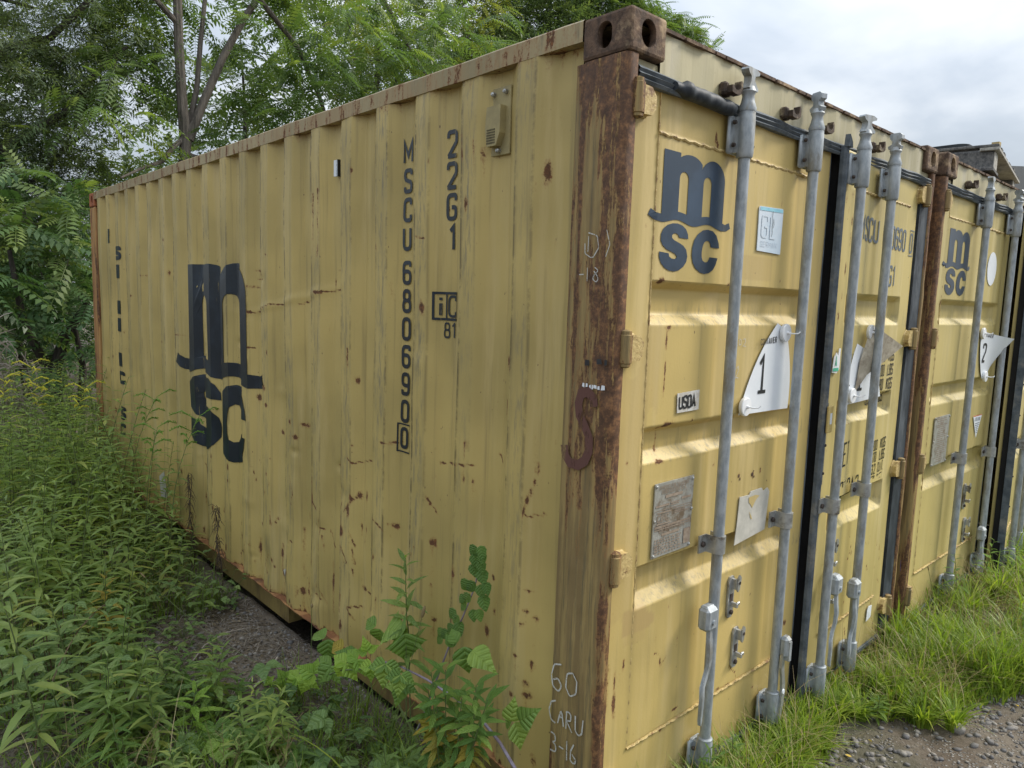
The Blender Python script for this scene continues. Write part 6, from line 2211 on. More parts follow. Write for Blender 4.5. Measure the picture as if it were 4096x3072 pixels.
creepers = ((-.56, 2.04, 'small rosette of round leaves near the middle of the bare soil'), (-.46, 2.33, 'larger rosette of broad leaves at the back of the bare soil'), (-.66, 1.84, 'creeping broad leaved plant at the left edge of the bare soil'),
            (-.56, 1.58, 'broad leaved seedling just above the bramble tip'), (-.34, 2.62, 'broad leaved creeper in front of the two withered stalks'), (-.15, 2.62, 'climbing creeper hugging the rusty ledge behind the bare soil'), (-.72, 2.16, 'leafy rosette under the yellowing goldenrod'),
            (-.14, 3.05, 'creeper growing up against the rail foot left of the withered stalks'), (-.50, 2.75, 'low creeper between the soil and the tall growth'))
for i, (x, y, lab) in enumerate(creepers):
    r = empty('creeping_plant', (x, y, zg(x, y)), 0, lab, 'weed')
    rr = random.Random(200 + i); ms_ = MB(); n_ = 16 + 5 * (i % 3)
    for k in range(n_):
        a = rr.uniform(0, 6.28); R_ = rr.uniform(.02, .13) * (1.2 if y > 2.5 else 1); z = rr.uniform(.015, .10 if y < 2.5 else .22)
        p = Vector((R_ * math.cos(a), R_ * math.sin(a), z))
        ms_.tube([Vector((0, 0, 0)), p * .5 + Vector((0, 0, .015)), p], .0011, 3, cap=False)
        put_leaf(r, me_ov[k % 3], p, (math.cos(a), math.sin(a), rr.uniform(-.2, .3)), (rr.uniform(-.4, .1), rr.uniform(-.4, .1), 1), rr.uniform(.035, .062))
    ms_.build('stem', M_stem, r)['kind'] = 'stuff'

# ------------------------------------------------------------------ bramble in front of the long side
me_r = [leaf_mesh('leaf', T_ras, M_rasp, t) for t in (.25, .55, .9)]
me_rb = [leaf_mesh('leaf', T_ras, M_raspb, t) for t in (.3, .8)]
me_ry = [leaf_mesh('leaf', T_ras, M_raspy, t) for t in (.3, .8)]
me_rd = [leaf_mesh('leaf', T_ras, M_cover, t) for t in (.0, .2, .5)]
me_lob = [leaf_mesh('leaf', T_lob, M_rasp, t) for t in (.5, .8)]
UPF = (-.55, -.55, .62)


def trifol(parent, mes, p, d, s, hang=.0, up=UPF, spread=1.0):
    """three leaflets from one stalk end"""
    d = Vector(d).normalized(); u = Vector(up).normalized()
    x = d.cross(u).normalized()
    s = s * 1.12
    put_leaf(parent, random.choice(mes), p, d + Vector((0, 0, -hang)), u + Vector((random.uniform(-.15, .15), 0, 0)), s)
    for s_ in (-1, 1):
        put_leaf(parent, random.choice(mes), p, d * .25 + x * s_ * spread + Vector((0, 0, -hang * .7)), u + x * s_ * .2, s * .82)


br = empty('bramble', (0, 0, 0), 0, 'low raspberry bramble with bright lobed leaves in front of the battered wall', 'bramble')
can = lambda P_, r0, m, nm='cane': MB().tube([Vector(p) for p in P_], [r0 * (1 - .5 * i / (len(P_) - 1)) for i in range(len(P_))], 7).build(nm, m, br, smooth=True)
can([(-.10, .06, .02), (-.13, .13, .24), (-.15, .20, .33), (-.15, .272, .378), (-.15, .361, .41), (-.15, .503, .423), (-.15, .675, .418), (-.15, .864, .395), (-.15, 1.02, .349)], .0065, M_cane)
can([(-.16, .60, .03), (-.20, .66, .22), (-.26, .75, .40), (-.30, .86, .43), (-.31, 1.02, .36), (-.31, 1.28, .19), (-.32, 1.45, .11), (-.34, 1.62, .05)], .0042, M_stem)
can([(-.14, 1.0, .02), (-.15, 1.05, .25), (-.15, 1.10, .38)], .003, M_stem)
can([(-.14, .80, .02), (-.15, .80, .30), (-.16, .79, .50)], .003, M_stem)
for (p, d, s_, kind) in [((-.16, .80, .545), (.05, -.15, -1), .125, 'l'), ((-.16, .80, .56), (.1, .9, -.35), .095, 'l'), ((-.16, .97, .50), (.1, .3, -.9), .105, 'r'), ((-.16, 1.0, .50), (-.1, .8, .1), .085, 'r'), ((-.16, .92, .52), (.0, -.8, .25), .115, 'l'),
                        ((-.17, 1.36, .31), (-.1, -.1, -.9), .11, 'r'), ((-.17, 1.40, .30), (-.1, .9, .1), .10, 'r'), ((-.17, 1.24, .31), (-.1, .6, .1), .09, 'y'), ((-.18, 1.12, .33), (-.2, .2, .1), .09, 'r'),
                        ((-.12, .50, .60), (0, -.2, -.9), .105, 'r'), ((-.12, .46, .60), (0, -.95, -.1), .115, 'r'), ((-.12, .56, .575), (0, .5, .5), .06, 'r'), ((-.12, .54, .60), (0, .6, .5), .06, 'r')]:
    put_leaf(br, random.choice({'l': me_lob, 'r': me_r, 'y': me_ry}[kind]), p, d, UPF, s_)
for (p, d, s_, b) in [((-.30, .83, .51), (-.2, .1, .9), .05, 1), ((-.30, .90, .45), (-.2, .3, -.5), .075, 1), ((-.30, .98, .40), (-.2, .3, -.6), .085, 1), ((-.30, .80, .47), (-.2, -.1, -.8), .06, 1), ((-.30, .71, .51), (-.3, -.2, -.7), .075, 0),
                      ((-.30, 1.10, .34), (-.3, .2, -.4), .085, 0), ((-.31, 1.22, .26), (-.3, .2, .2), .07, 1), ((-.31, 1.28, .215), (-.3, .1, -.8), .07, 1), ((-.31, 1.37, .18), (-.3, .2, -.3), .065, 1), ((-.32, 1.46, .13), (-.3, .1, -.7), .06, 1),
                      ((-.32, 1.47, .14), (-.3, .4, .5), .045, 1), ((-.33, 1.57, .08), (-.2, .1, -.7), .035, 1), ((-.33, 1.60, .07), (-.3, .3, .5), .035, 1), ((-.31, .60, .52), (-.3, -.2, -.6), .065, 0), ((-.28, .64, .46), (-.3, -.2, -.6), .07, 0)]:
    trifol(br, me_rb if b else me_r, p, d, s_)
for (p, d, s_) in [((-.12, .235, .452), (.0, -.35, -.6), .088), ((-.13, .245, .456), (0, -.1, .8), .075)]:
    put_leaf(br, me_r[2], p, d, UPF, s_)
put_leaf(br, me_r[1], (-.12, .215, .465), (0, -.55, .55), UPF, .09); put_leaf(br, me_r[1], (-.12, .25, .46), (0, .55, -.4), UPF, .08)
for (p, d, s_) in [((-.25, .51, .39), (-.1, .3, -.8), .10), ((-.25, .47, .42), (-.1, -.2, -.5), .07), ((-.25, .49, .36), (-.1, .0, -.9), .09), ((-.26, .46, .36), (-.1, -.5, -.2), .05)]:
    put_leaf(br, random.choice(me_ry), p, d, UPF, s_)
rr = random.Random(31)
for i in range(24):       # darker leaves low in front
    x = rr.uniform(-.66, -.20); y = rr.uniform(.62, 1.50); z = rr.uniform(.06, .26)
    trifol(br, me_rd, (x, y, z), (rr.uniform(-.5, .2), rr.uniform(-.6, .3), rr.uniform(-.3, .1)), rr.uniform(.05, .09), up=(rr.uniform(-.4, 0), rr.uniform(-.5, 0), 1))
for (x, y, z) in ((-.70, 1.18, .15), (-.66, 1.34, .12), (-.78, 1.30, .10)):
    trifol(br, me_r, (x, y, z), (rr.uniform(-.3, .3), -.6, -.1), .095, up=(-.3, -.3, 1))
rebase(br, (-.12, .7, .02))

# young weeds filling the bottom of the view
yw = [tall_weed(300, .26, 24, .12, T_lan2, M_weed, 0, .15, .0028), tall_weed(301, .20, 18, .10, T_lan, M_rasp, 0, .2, .0025), tall_weed(302, .30, 28, .11, T_lan, M_gol, 0, .12, .0028), tall_weed(303, .16, 14, .085, T_ov, M_cover, 0, .2, .0022)]
yl = ['young broad bladed weed in the thicket at the bottom below the bramble', 'young bright narrow leaved weed in the thicket at the bottom below the bramble', 'young grey green feathery weed in the thicket at the bottom below the bramble', 'young round leaved weed in the thicket at the bottom below the bramble']
ym = {}; n_ = 0
for t_ in range(400):
    x = rng.uniform(-1.0, -.16); y = rng.uniform(.45, 1.75)
    if x > -.42 and y > .72: continue
    if x < -.80 and y < .9: continue
    if n_ >= 46: break
    n_ += 1; k = int(rng.integers(0, 4)); loc = (x, y, zg(x, y) - .005); rz = rng.uniform(0, 6.28); sc = rng.uniform(.7, 1.15)
    if k not in ym:
        ym[k] = weed_thing('young_weed', yl[k], 'weed', loc, rz, yw[k], 'young weeds at the bottom of the view', sc)
    else:
        c = copy_tree(ym[k]); c.location = loc; c.rotation_euler = (rng.uniform(-.15, .15), rng.uniform(-.15, .15), rz); c.scale = (sc,) * 3

cv = empty('climbing_cane', (0, 0, 0), 0, 'thin pale purple cane climbing the wall with a column of small heart shaped leaves', 'vine')
MB().tube([Vector(p) for p in [(-.05, .90, .02), (-.06, .82, .16), (-.06, .76, .30), (-.06, .716, .398), (-.06, .666, .51), (-.06, .585, .662), (-.06, .532, .773), (-.06, .518, .814), (-.06, .517, .87), (-.06, .519, .935)]], [.004, .004, .0038, .0036, .0034, .003, .0026, .0023, .002, .0014], 7).build('cane', M_cane, cv, smooth=True)
me_v = [leaf_mesh('leaf', leaf_t(1, .80, 8, .12, .22, .36, serr=.05), M_sum if False else M_rasp, t) for t in (.0, .15, .45)]
for i, (y, z) in enumerate([(.526, .925), (.483, .934), (.517, .896), (.478, .913), (.519, .861), (.481, .881), (.476, .851), (.561, .792), (.529, .797), (.481, .797), (.451, .815), (.464, .766), (.584, .731), (.574, .707), (.517, .695), (.485, .707), (.632, .66), (.614, .644), (.596, .623), (.699, .562), (.672, .567), (.707, .531), (.64, .60), (.555, .745)]):
    cx = .52 if z > .8 else .52 + (.80 - z) * .5
    sd = 1 if y > cx else -1
    put_leaf(cv, me_v[i % 2 if z > .75 else 1 + i % 2], (-.065, y - sd * .012, z + .014), (-.25, sd * .6, -.75), (-.75, -.45, .5), random.uniform(.044, .058))
rebase(cv, (-.05, .90, .02))

tw = empty('tall_weed', (0, 0, 0), 0, 'single upright weed with long drooping lance leaves beside the wall', 'weed')
stem = [(-.12, .80, .02), (-.12, .82, .30), (-.12, .834, .526), (-.12, .85, .596), (-.12, .858, .697), (-.12, .86, .80)]
MB().tube([Vector(p) for p in stem], [.0035, .003, .0026, .0024, .002, .001], 6).build('stem', M_stem, tw, smooth=True)
me_w = [leaf_mesh('leaf', leaf_t(1, .22, 6, .25, .55, .4), M_weed, t) for t in (.2, .5, .8)]
for i in range(26):
    t = i / 25; z = .38 + .43 * t; a = i * 2.4 + .5
    y = .825 + .035 * t
    put_leaf(tw, me_w[i % 3], (-.12, y, z), (math.cos(a) * .45 - .25, math.sin(a), .35 + .9 * t ** 4), (-.4, -.2, 1), (.105 if t < .75 else .07) * random.uniform(.8, 1.1))
rebase(tw, (-.12, .80, .02))

bu = empty('leafy_weed', (0, 0, 0), 0, 'bushy weed with star shaped leaf tops and yellowing leaves nearest the corner post', 'weed')
rr = random.Random(17); mbs = MB()
me_b = [leaf_mesh('leaf', T_lan2, M_rasp, t) for t in (.3, .7)] + [leaf_mesh('leaf', T_lan2, M_rasp, .1)]
me_by = [leaf_mesh('leaf', T_lan2, M_raspy, t) for t in (.5, .9)]
for (yt, zt, x0) in ((.50, .50, -.27), (.38, .53, -.24), (.26, .50, -.23), (.472, .575, -.28), (.395, .615, -.28), (.243, .63, -.28), (.20, .60, -.27), (.335, .54, -.26), (.43, .50, -.30), (.30, .55, -.24)):
    top = Vector((x0, yt, zt)); b = Vector((-.26 + rr.uniform(-.04, .04), .36 + rr.uniform(-.04, .04), .03))
    mbs.tube([b, b.lerp(top, .5) + Vector((0, 0, .03)), top], [.003, .0025, .0015], 5)
    for k in range(24):
        t = .35 + .65 * (k / 23); p = b.lerp(top, t); a = k * 2.4
        old = t < .75
        mes = me_by if old and rr.random() < .45 else me_b
        put_leaf(bu, rr.choice(mes), p, (math.cos(a), math.sin(a), .25 + (1.0 if t > .93 else 0) - (.6 if old else 0)), (-.2, -.3, 1), rr.uniform(.060, .095))
mbs.build('stem', M_stem, bu)
rebase(bu, (-.26, .36, .02))

# ------------------------------------------------------------------ grasses, low cover, litter
def blades(base, h, az, bend, w, tint, nseg=4):
    """tapered curved strips"""
    N = len(h); V = np.zeros((N, (nseg + 1) * 2, 3)); c, s_ = np.cos(az), np.sin(az)
    tw_ = rng.uniform(-.6, .6, N)
    for k in range(nseg + 1):
        t = k / nseg
        r_ = h * bend * t ** 2; z = h * (t - .32 * bend * t ** 3)
        wd = w * (1 - t ** 1.6) * .5 + .0003
        px = np.cos(az + PI / 2 + tw_ * t); py = np.sin(az + PI / 2 + tw_ * t)
        cen = base + np.stack([c * r_, s_ * r_, z], -1)
        off = np.stack([px * wd, py * wd, np.zeros(N)], -1)
        V[:, 2 * k] = cen - off; V[:, 2 * k + 1] = cen + off
    q = np.array([(2 * k, 2 * k + 1, 2 * k + 3, 2 * k + 2) for k in range(nseg)])
    F = (q[None] + (np.arange(N) * (nseg + 1) * 2)[:, None, None]).reshape(-1, 4)
    nv = (nseg + 1) * 2
    return V.reshape(-1, 3), F, np.zeros((N * nv, 2)), np.repeat(tint, nv)


def right_density(x, y):
    d = np.zeros_like(x)
    strip = (y < -.0) & (y > -.30 - .12 * np.sin(x * 4)) & (x < 1.27)
    d = np.where(strip & (x > -.1), 1.0, d)
    d = np.where((x < 0.1) & (y > -.4) & (y < .0) & (x > -.35), .5, d)
    near_door = (x >= 1.27) & (y < 0) & (y > -.17 - .05 * np.sin(x * 7))
    d = np.where(near_door, 1.0, d)
    mid = (x > 1.66) & (x < 2.45) & (y > -.46 - .3 * (x - 1.9)) & (y < 0)
    d = np.where(mid, np.maximum(d, .25 + 1.2 * (vnoise(x * 5, y * 5 + 3) > .42)), d)
    far = (x >= 2.35) & (y < .0) & (y > -.55 - (x - 2.3) * .9)
    d = np.where(far, np.maximum(d, 1.0), d)
    under = (x > 2.30) & (x < 2.62) & (y >= 0) & (y < .05)
    d = np.where(under, .6, d)
    d = d * np.where((x > 1.25) & (x < 2.0) & (y < -.12) & (y > -.22), .35, 1)
    return np.clip(d, 0, 1) * (.35 + .65 * (vnoise(x * 6 + 3, y * 6) > .35))


def sample(n, x0, x1, y0, y1, dens, clump=.04, per=9):
    out = []; tot = 0
    while tot < n:
        cx = rng.uniform(x0, x1, 4000); cy = rng.uniform(y0, y1, 4000)
        k = rng.random(4000) < dens(cx, cy)
        cx, cy = cx[k], cy[k]
        X = (cx[:, None] + rng.normal(size=(len(cx), per)) * clump).ravel(); Y = (cy[:, None] + rng.normal(size=(len(cx), per)) * clump).ravel()
        out.append(np.stack([X, Y], -1)); tot += len(X)
    return np.concatenate(out)[:n]

parts = []
p = sample(21000, -.3, 2.6, -.85, .04, right_density, .022)
p = p[~((p[:, 1] > .012) & ((p[:, 0] < 2.30) | (p[:, 0] > 2.62)))]
h = rng.gamma(5, .017, len(p)) + .02
h = h * (1 + .35 * (vnoise(p[:, 0] * 4, p[:, 1] * 4) > .6)) * np.where(p[:, 0] > 2.2, 1.25, 1.0) * np.where((p[:, 1] < -.3) & (p[:, 0] < 2.2), .7, 1)
h = h * np.where((p[:, 0] > 1.32) & (p[:, 0] < 2.28) & (p[:, 1] > -.14), .55, 1)
parts.append(blades(np.stack([p[:, 0], p[:, 1], gh(p[:, 0], p[:, 1]) - .004], -1), h, rng.uniform(0, 2 * PI, len(p)), rng.uniform(.1, 1.0, len(p)), rng.uniform(.003, .0105, len(p)), np.clip(rng.beta(2, 2, len(p)), 0, 1)))
p = sample(17000, 2.4, 8.5, -3.6, .0, right_density, .035)
h = rng.gamma(6, .022, len(p)) + .04
parts.append(blades(np.stack([p[:, 0], p[:, 1], gh(p[:, 0], p[:, 1]) - .004], -1), h, rng.uniform(0, 2 * PI, len(p)), rng.uniform(.1, .9, len(p)), rng.uniform(.004, .012, len(p)), np.clip(rng.beta(2, 2, len(p)), 0, 1)))
for (cx, cy, n_, H_) in ((.30, -.10, 90, .20), (.45, -.13, 110, .22), (.60, -.17, 110, .20), (.78, -.13, 130, .20), (.92, -.18, 130, .18), (1.06, -.12, 120, .17), (1.15, -.20, 80, .13), (1.42, -.14, 120, .13), (1.52, -.20, 120, .12), (1.62, -.27, 80, .11), (1.68, -.40, 90, .14), (1.74, -.50, 90, .14),
                         (1.85, -.16, 120, .15), (1.95, -.28, 130, .16), (2.08, -.20, 120, .16), (2.15, -.36, 120, .15), (2.30, -.28, 140, .18), (2.45, -.42, 140, .18), (2.62, -.25, 150, .20), (2.8, -.45, 150, .20), (3.0, -.2, 160, .24), (3.15, -.5, 150, .22), (3.4, -.25, 160, .26), (3.6, -.55, 150, .24), (2.6, -.62, 110, .15), (3.9, -.3, 150, .26), (4.2, -.6, 150, .25)):
    a = rng.uniform(0, 2 * PI, n_); r_ = rng.uniform(0, .035, n_)
    bx = cx + np.cos(a) * r_; by = cy + np.sin(a) * r_
    by = np.minimum(by, -.01)
    parts.append(blades(np.stack([bx, by, gh(bx, by) - .004], -1), H_ * rng.uniform(.5, 1.15, n_), a + rng.normal(size=n_) * .4, rng.uniform(.35, 1.25, n_), rng.uniform(.005, .0125, n_), np.clip(rng.beta(3, 2, n_), 0, 1)))
def left_density(x, y):
    d = np.where((y < 1.5) & (x < -.05) & (x > -1.35), .55, 0.0)
    d = np.where((y > 2.6) & (x < -.05), .5, d)
    d = np.where((x < -.7) & (y < 2.6), .5, d)
    return d * (vnoise(x * 4 + 9, y * 4) > .35)
p = sample(9000, -1.5, -.04, .1, 4.5, left_density, .03)
p = p[p[:, 0] < -.02]
h = rng.gamma(5, .020, len(p)) + .03
parts.append(blades(np.stack([p[:, 0], p[:, 1], gh(p[:, 0], p[:, 1]) - .004], -1), h, rng.uniform(0, 2 * PI, len(p)), rng.uniform(.3, 1.1, len(p)), rng.uniform(.002, .005, len(p)), rng.beta(1.2, 4, len(p))))
o = fol('grass', parts, M_grass); tag(o, kind='stuff')
# long pale arching blades at the bottom
lb = []
for (x, y, az, h, b, w) in ((-.42, .62, 1.9, .34, 1.2, .010), (-.35, .55, 2.6, .36, 1.0, .010), (-.30, .50, 1.3, .30, .9, .009), (-.50, .70, 3.6, .30, 1.3, .010), (-1.26, 1.30, .3, .22, 1.5, .012), (-1.22, 1.22, .8, .18, 1.4, .012), (-1.28, 1.42, .1, .25, 1.2, .010), (-.45, .60, .2, .26, 1.2, .009), (-.28, .45, 3.0, .34, 1.1, .009), (-.38, .5, 4.4, .28, 1.3, .008)):
    lb.append((x, y, az, h, b, w))
lb = np.array(lb)
o = fol('long_grass', [blades(np.stack([lb[:, 0], lb[:, 1], np.full(len(lb), .02)], -1), lb[:, 3], lb[:, 2], lb[:, 4], lb[:, 5], np.full(len(lb), .9), 8)], M_grass)
tag(o, kind='stuff')
p = sample(1900, -.5, 3.6, -.7, .0, lambda x, y: right_density(x, y) * .6, .05)
p2 = sample(260, -1.2, -.1, .3, 3.5, left_density, .05)
p = np.concatenate([p, p2]); p = p[(p[:, 1] < -.01) | (p[:, 0] < -.03)]
o = fol('dry_grass', [blades(np.stack([p[:, 0], p[:, 1], gh(p[:, 0], p[:, 1])], -1), rng.gamma(6, .028, len(p)) + .03, rng.uniform(0, 2 * PI, len(p)), rng.uniform(.2, 1.2, len(p)), rng.uniform(.0015, .0032, len(p)), rng.random(len(p)))], M_dry)
tag(o, kind='stuff')
# broad weeds in the right-hand grass
for i, (x, y, h, lab) in enumerate(((.52, -.10, .22, 'fine leaved young weed in front of the nearest lock rod'), (.70, -.07, .20, 'broad leaved weed just right of the nearest lock rod foot'), (3.05, -.12, .34, 'broad leaved weed by the foot of the second container door'), (3.45, -.15, .36, 'tall bright weed between the lock rods of the second container'),
                                   (3.9, -.22, .30, 'weed at the dark gap of the second container'), (1.55, -.26, .12, 'small seedling on the gravel in front of the seam'), (2.9, -.5, .22, 'leafy weed out in the grass at the right edge'))):
    aster(x, y, h, 22, .09 if h > .15 else .07, lab, T=T_lan2 if i % 2 else T_lan, m=M_raspb if i in (3, 4) else M_rasp, seed=60 + i, name='broadleaf_weed')
# low cover
def cover_density(x, y):
    d = np.where((x < -.45) | (y > 2.5) | (y < 1.35), .9, .12)
    d = np.where((x > -.25) & (y > 1.7) & (y < 2.4), .05, d)
    return d * (.4 + .6 * (vnoise(x * 5, y * 5) > .4))
p = sample(5200, -1.5, -.04, .15, 5.5, cover_density, .03, 5); p = p[p[:, 0] < -.03]
n = len(p); a = rng.uniform(0, 2 * PI, n)
P3 = np.stack([p[:, 0], p[:, 1], gh(p[:, 0], p[:, 1]) + rng.uniform(.005, .09, n) * np.where(p[:, 1] > 2.6, 1.6, 1)], -1)
o = fol('ground_cover', [scatter(T_ov, P3[:n // 2], np.stack([np.cos(a), np.sin(a), rng.uniform(-.1, .5, n)], -1)[:n // 2], np.stack([rng.normal(size=n) * .3, rng.normal(size=n) * .3, np.ones(n)], -1)[:n // 2], rng.uniform(.018, .05, n)[:n // 2]),
                         scatter(T_lan2, P3[n // 2:], np.stack([np.cos(a), np.sin(a), rng.uniform(-.1, .5, n)], -1)[n // 2:], np.stack([rng.normal(size=n) * .3, rng.normal(size=n) * .3, np.ones(n)], -1)[n // 2:], rng.uniform(.03, .075, n)[n // 2:])], M_cover)
tag(o, kind='stuff')
# leaf litter and broken stalks
n = 4200
x = rng.uniform(-1.4, -.03, n); y = np.where(rng.random(n) < .5, rng.uniform(.3, 4.5, n), rng.uniform(1.5, 2.9, n)); a = rng.uniform(0, 2 * PI, n)
o = fol('leaf_litter', [scatter(T_ov, np.stack([x, y, gh(x, y) + .006], -1), np.stack([np.cos(a), np.sin(a), rng.normal(size=n) * .2], -1), np.stack([rng.normal(size=n) * .4, rng.normal(size=n) * .4, np.ones(n)], -1), rng.uniform(.008, .026, n))], leaf_mat('litter_leaf', (.07, .05, .03), (.13, .10, .065), (.22, .18, .12), .1, .7))
tag(o, kind='stuff')
mb = MB(); rr = random.Random(77)
for i in range(1100):
    x = rr.uniform(-1.3, -.05); y = rr.uniform(.5, 3.8) if rr.random() < .4 else rr.uniform(1.6, 2.8)
    L = rr.uniform(.03, .16); a = rr.uniform(0, PI); z = zg(x, y) + .004
    mb.tube([(x, y, z), (x + math.cos(a) * L / 2, y + math.sin(a) * L / 2, z + .008), (x + math.cos(a) * L, y + math.sin(a) * L, zg(x + math.cos(a) * L, y + math.sin(a) * L) + .004)], [.0012, .0016, .001], 3, cap=False)
o = mb.build('twig_litter', M_brush); tag(o, kind='stuff')

# stones
def ico():
    bm = bmesh.new(); bmesh.ops.create_icosphere(bm, subdivisions=1, radius=1)
    V = np.array([v.co[:] for v in bm.verts]); F = np.array([[v.index for v in f.verts] for f in bm.faces]); bm.free(); return V, F
IV, IF = ico()
def stones(n, fx, fy, smin, smax, name, keep=None):
    x = fx(n); y = fy(n)
    if keep is not None:
        k = keep(x, y); x, y = x[k], y[k]
    n = len(x)
    s_ = smin + (smax - smin) * rng.random(n) ** 4
    V = IV[None] * (1 + rng.normal(size=(n, len(IV), 1)) * .16) * s_[:, None, None] * rng.uniform(.6, 1.2, (n, 1, 3)) * np.array([1, 1, .62])
    a = rng.uniform(0, 2 * PI, n); c, q = np.cos(a), np.sin(a)
    R_ = np.zeros((n, 3, 3)); R_[:, 0, 0] = c; R_[:, 0, 1] = -q; R_[:, 1, 0] = q; R_[:, 1, 1] = c; R_[:, 2, 2] = 1
    V = np.einsum('nij,nvj->nvi', R_, V) + np.stack([x, y, gh(x, y) + s_ * .2], -1)[:, None]
    F = (IF[None] + (np.arange(n) * len(IV))[:, None, None]).reshape(-1, 3)
    return np_mesh(name, V.reshape(-1, 3), F, {'tint': np.repeat(rng.random(n), len(IV))})
m, g = mat('stone_grey')
t = g.attr('tint'); o_ = g.n('NewGeometry').outputs['Position']
col = g.ramp(t, [(0, (.10, .10, .105)), (.5, (.19, .18, .17)), (.85, (.27, .25, .22)), (1, (.34, .31, .27))])
col = g.mix(g.m('MULTIPLY', g.step(g.noise(o_, 60, 4, .6), .4, .65), .5), col, (.10, .09, .075))
g.out(pbsdf(g, col, .85, 0, g.bump(g.noise(o_, 120, 4, .7), .4, .003), .3)); M_stone = m
me = stones(11500, lambda n: rng.uniform(.9, 3.0, n), lambda n: rng.uniform(-1.25, -.03, n), .0018, .018, 'gravel', lambda x, y: rng.random(len(x)) < (.30 + .7 * ((vnoise(x * 3, y * 3 + 2) > .5) | ((x > 1.9) & (y < -.38)))))
o = link('gravel', me, M_stone); tag(o, kind='stuff')
me = stones(3600, lambda n: rng.uniform(-1.2, -.0, n), lambda n: rng.uniform(1.2, 3.0, n), .0015, .016, 'gravel')
o = link('gravel', me, M_stone); tag(o, kind='stuff')
def stone(x, y, s_, sq, label, seed):
    r_ = np.random.default_rng(seed)
    bm = bmesh.new(); bmesh.ops.create_icosphere(bm, subdivisions=3, radius=1)
    for v in bm.verts:
        v.co *= s_ * (1 + .10 * math.sin(v.co.x * 3 + seed) + .08 * math.sin(v.co.y * 4 + seed * 2) + .05 * math.sin(v.co.z * 7))
        v.co.x *= sq[0]; v.co.y *= sq[1]; v.co.z *= sq[2]
    me = bpy.data.meshes.new('stone'); bm.to_mesh(me); bm.free()
    me.attributes.new('tint', 'FLOAT', 'POINT').data.foreach_set('value', [.5 + .3 * math.sin(seed)] * len(me.vertices))
    o = link('stone', me, M_stone); o.location = (x, y, zg(x, y) + s_ * sq[2] * .35); o.rotation_euler = (.1, .1, seed)
    for p_ in me.polygons: p_.use_smooth = True
    tag(o, label, 'stone'); return o
stone(1.735, -.515, .030, (1.1, .8, .75), 'rounded pale stone lying under a tuft of grass at lower right', 2)
stone(1.82, -.42, .026, (1.3, .8, .7), 'flat pale stone half hidden behind the rounded one', 4)
stone(1.275, -.235, .014, (1.1, .9, .9), 'small angular grey stone alone on the bare dirt', 6)
stone(1.56, -.235, .014, (1, .8, .8), 'little stone at the edge of the grass tuft in front of the seam', 8)
stone(2.16, -.52, .020, (1.2, .9, .8), 'dark blue grey stone among the coarse gravel', 9)
for (pts_, r_, lab) in (([(1.50, -.475, .04), (1.47, -.505, .036), (1.435, -.53, .034), (1.41, -.56, .036)], .0085, 'weathered tan stick on the gravel at the bottom right'), ([(-.40, 1.62, .05), (-.30, 1.70, .048), (-.20, 1.80, .06)], .006, 'pale broken stick lying in front of the near rail pocket'),
                        ([(-.52, 2.02, .05), (-.42, 2.14, .055), (-.28, 2.22, .05), (-.16, 2.2, .05)], .004, 'thin bent twig lying on the bare soil behind the pale stick')):
    o = MB().tube([Vector(p) for p in pts_], [r_ * .8, r_, r_ * .9, r_ * .5][:len(pts_)], 7).build('stick', M_brush, None, smooth=True); tag(o, lab, 'stick')
# yellow leaf on the grass, few fallen leaves
def fallen(x, y, s_, m_, lab, a=0, dz=.02):
    V, F, U = leaf_t(1, .5, 6, .35, -.1, .4)
    me = np_mesh('fallen_leaf', V * s_, F, {'tint': np.full(len(V), .5)}, True, U)
    o = link('fallen_leaf', me, m_); o.location = (x, y, zg(x, y) + dz); o.rotation_euler = (.1, -.15, a); tag(o, lab, 'leaf')
M_yl = leaf_mat('fallen_yellow', (.55, .36, .03), (.70, .48, .05), None, .3, .4)
fallen(1.80, -.275, .075, M_yl, 'bright yellow curled leaf lying in the grass at lower right', 1.1, .045)
fallen(1.93, -.22, .055, leaf_mat('fallen_orange', (.40, .20, .04), (.5, .28, .06), None, .2, .5), 'orange brown dead leaf tucked behind the bright yellow one', 2.2, .04)
fallen(1.20, -.30, .024, M_yl, 'tiny pale yellow leaf on the dirt left of the stick', .4, .008)
fallen(1.36, -.30, .026, M_raspy, 'tiny greenish yellow leaf on the dirt beside small stones', 2.4, .008)
fallen(2.20, -.62, .026, M_yl, 'small yellow leaf on the gravel near the right edge', 2.0, .008)
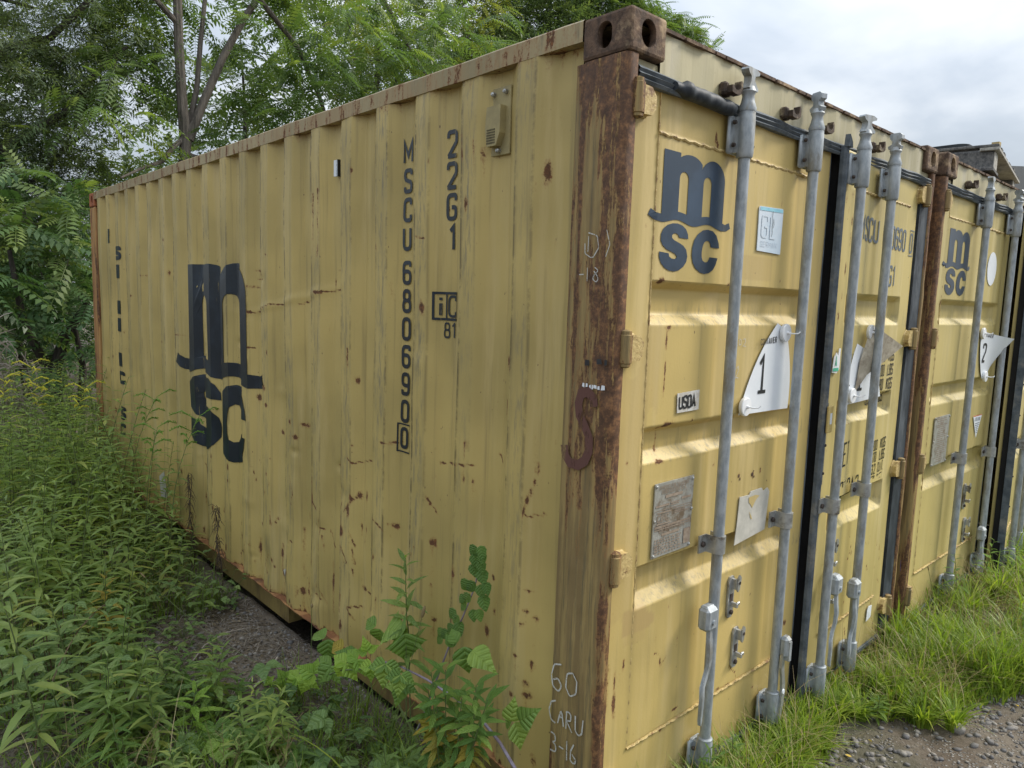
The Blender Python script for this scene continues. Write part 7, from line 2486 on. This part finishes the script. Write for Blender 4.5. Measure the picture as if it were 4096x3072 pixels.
# seed heads
def timothy(base, tip, sag, label, r_=.0045, hl=.035):
    b = Vector(base); t = Vector(tip); P = bez(b, t, -sag, 8)
    r = empty('seeding_grass', (0, 0, 0), 0, label, 'grass stalk')
    MB().tube(P, [.0012] * len(P), 4).build('stalk', M_stem, r)
    d = (P[-1] - P[-2]).normalized()
    MB().tube([P[-1] + d * hl * k / 6 for k in range(7)], [r_ * v for v in (.4, .9, 1, 1, .95, .8, .3)], 8).build('seed_head', M_dry, r, smooth=True)
    rebase(r, base); return r
timothy((-.30, .74, .03), (-.25, .569, .717), .0, 'seeding grass stalk with a long tan head against the wall above the bramble', .006, .045)
timothy((-.27, 1.33, .03), (-.25, 1.355, .475), -.01, 'thin straight stalk with one small pale head left of the bramble', .0055, .018)
timothy((-.20, 1.30, .10), (-.55, 2.62, .28), -.08, 'long stalk leaning left over the bare soil', .0045, .05)
timothy((-.40, .72, .15), (-.52, .86, .10), -.10, 'bent stalk with a fat tan head hanging down at the bottom', .0055, .035)
for i, (x, y, z) in enumerate(((3.30, -.10, .42), (3.55, -.14, .40), (2.75, -.05, .36), (3.02, -.16, .33))):
    timothy((x + .05, y - .05, .05), (x, y, z), .02, ('tallest', 'second tallest', 'leftmost', 'shortest')[i] + ' thin seeding stalk rising from the grass before the second container', .0035, .028)
mb = MB(); rr = random.Random(3)
for (bx, by) in ((-.62, .92), (-.74, 1.02), (-.95, 1.22), (-.55, .98)):
    for i in range(3):
        a = rr.uniform(0, 6.28); h = rr.uniform(.16, .26); b = Vector((bx, by, .03)); t = b + Vector((math.cos(a) * .06, math.sin(a) * .06, h))
        mb.tube([b, b.lerp(t, .6) + Vector((0, 0, .01)), t], [.0011, .0009, .0006], 3, cap=False)
        for k in range(9):
            q = b.lerp(t, .5 + .5 * k / 9); e = q + Vector((rr.uniform(-.03, .03), rr.uniform(-.03, .03), rr.uniform(.005, .035)))
            mb.tube([q, e], [.0009, .0012], 3, cap=False)
o = mb.build('panicle_grass', M_dry); tag(o, kind='stuff')
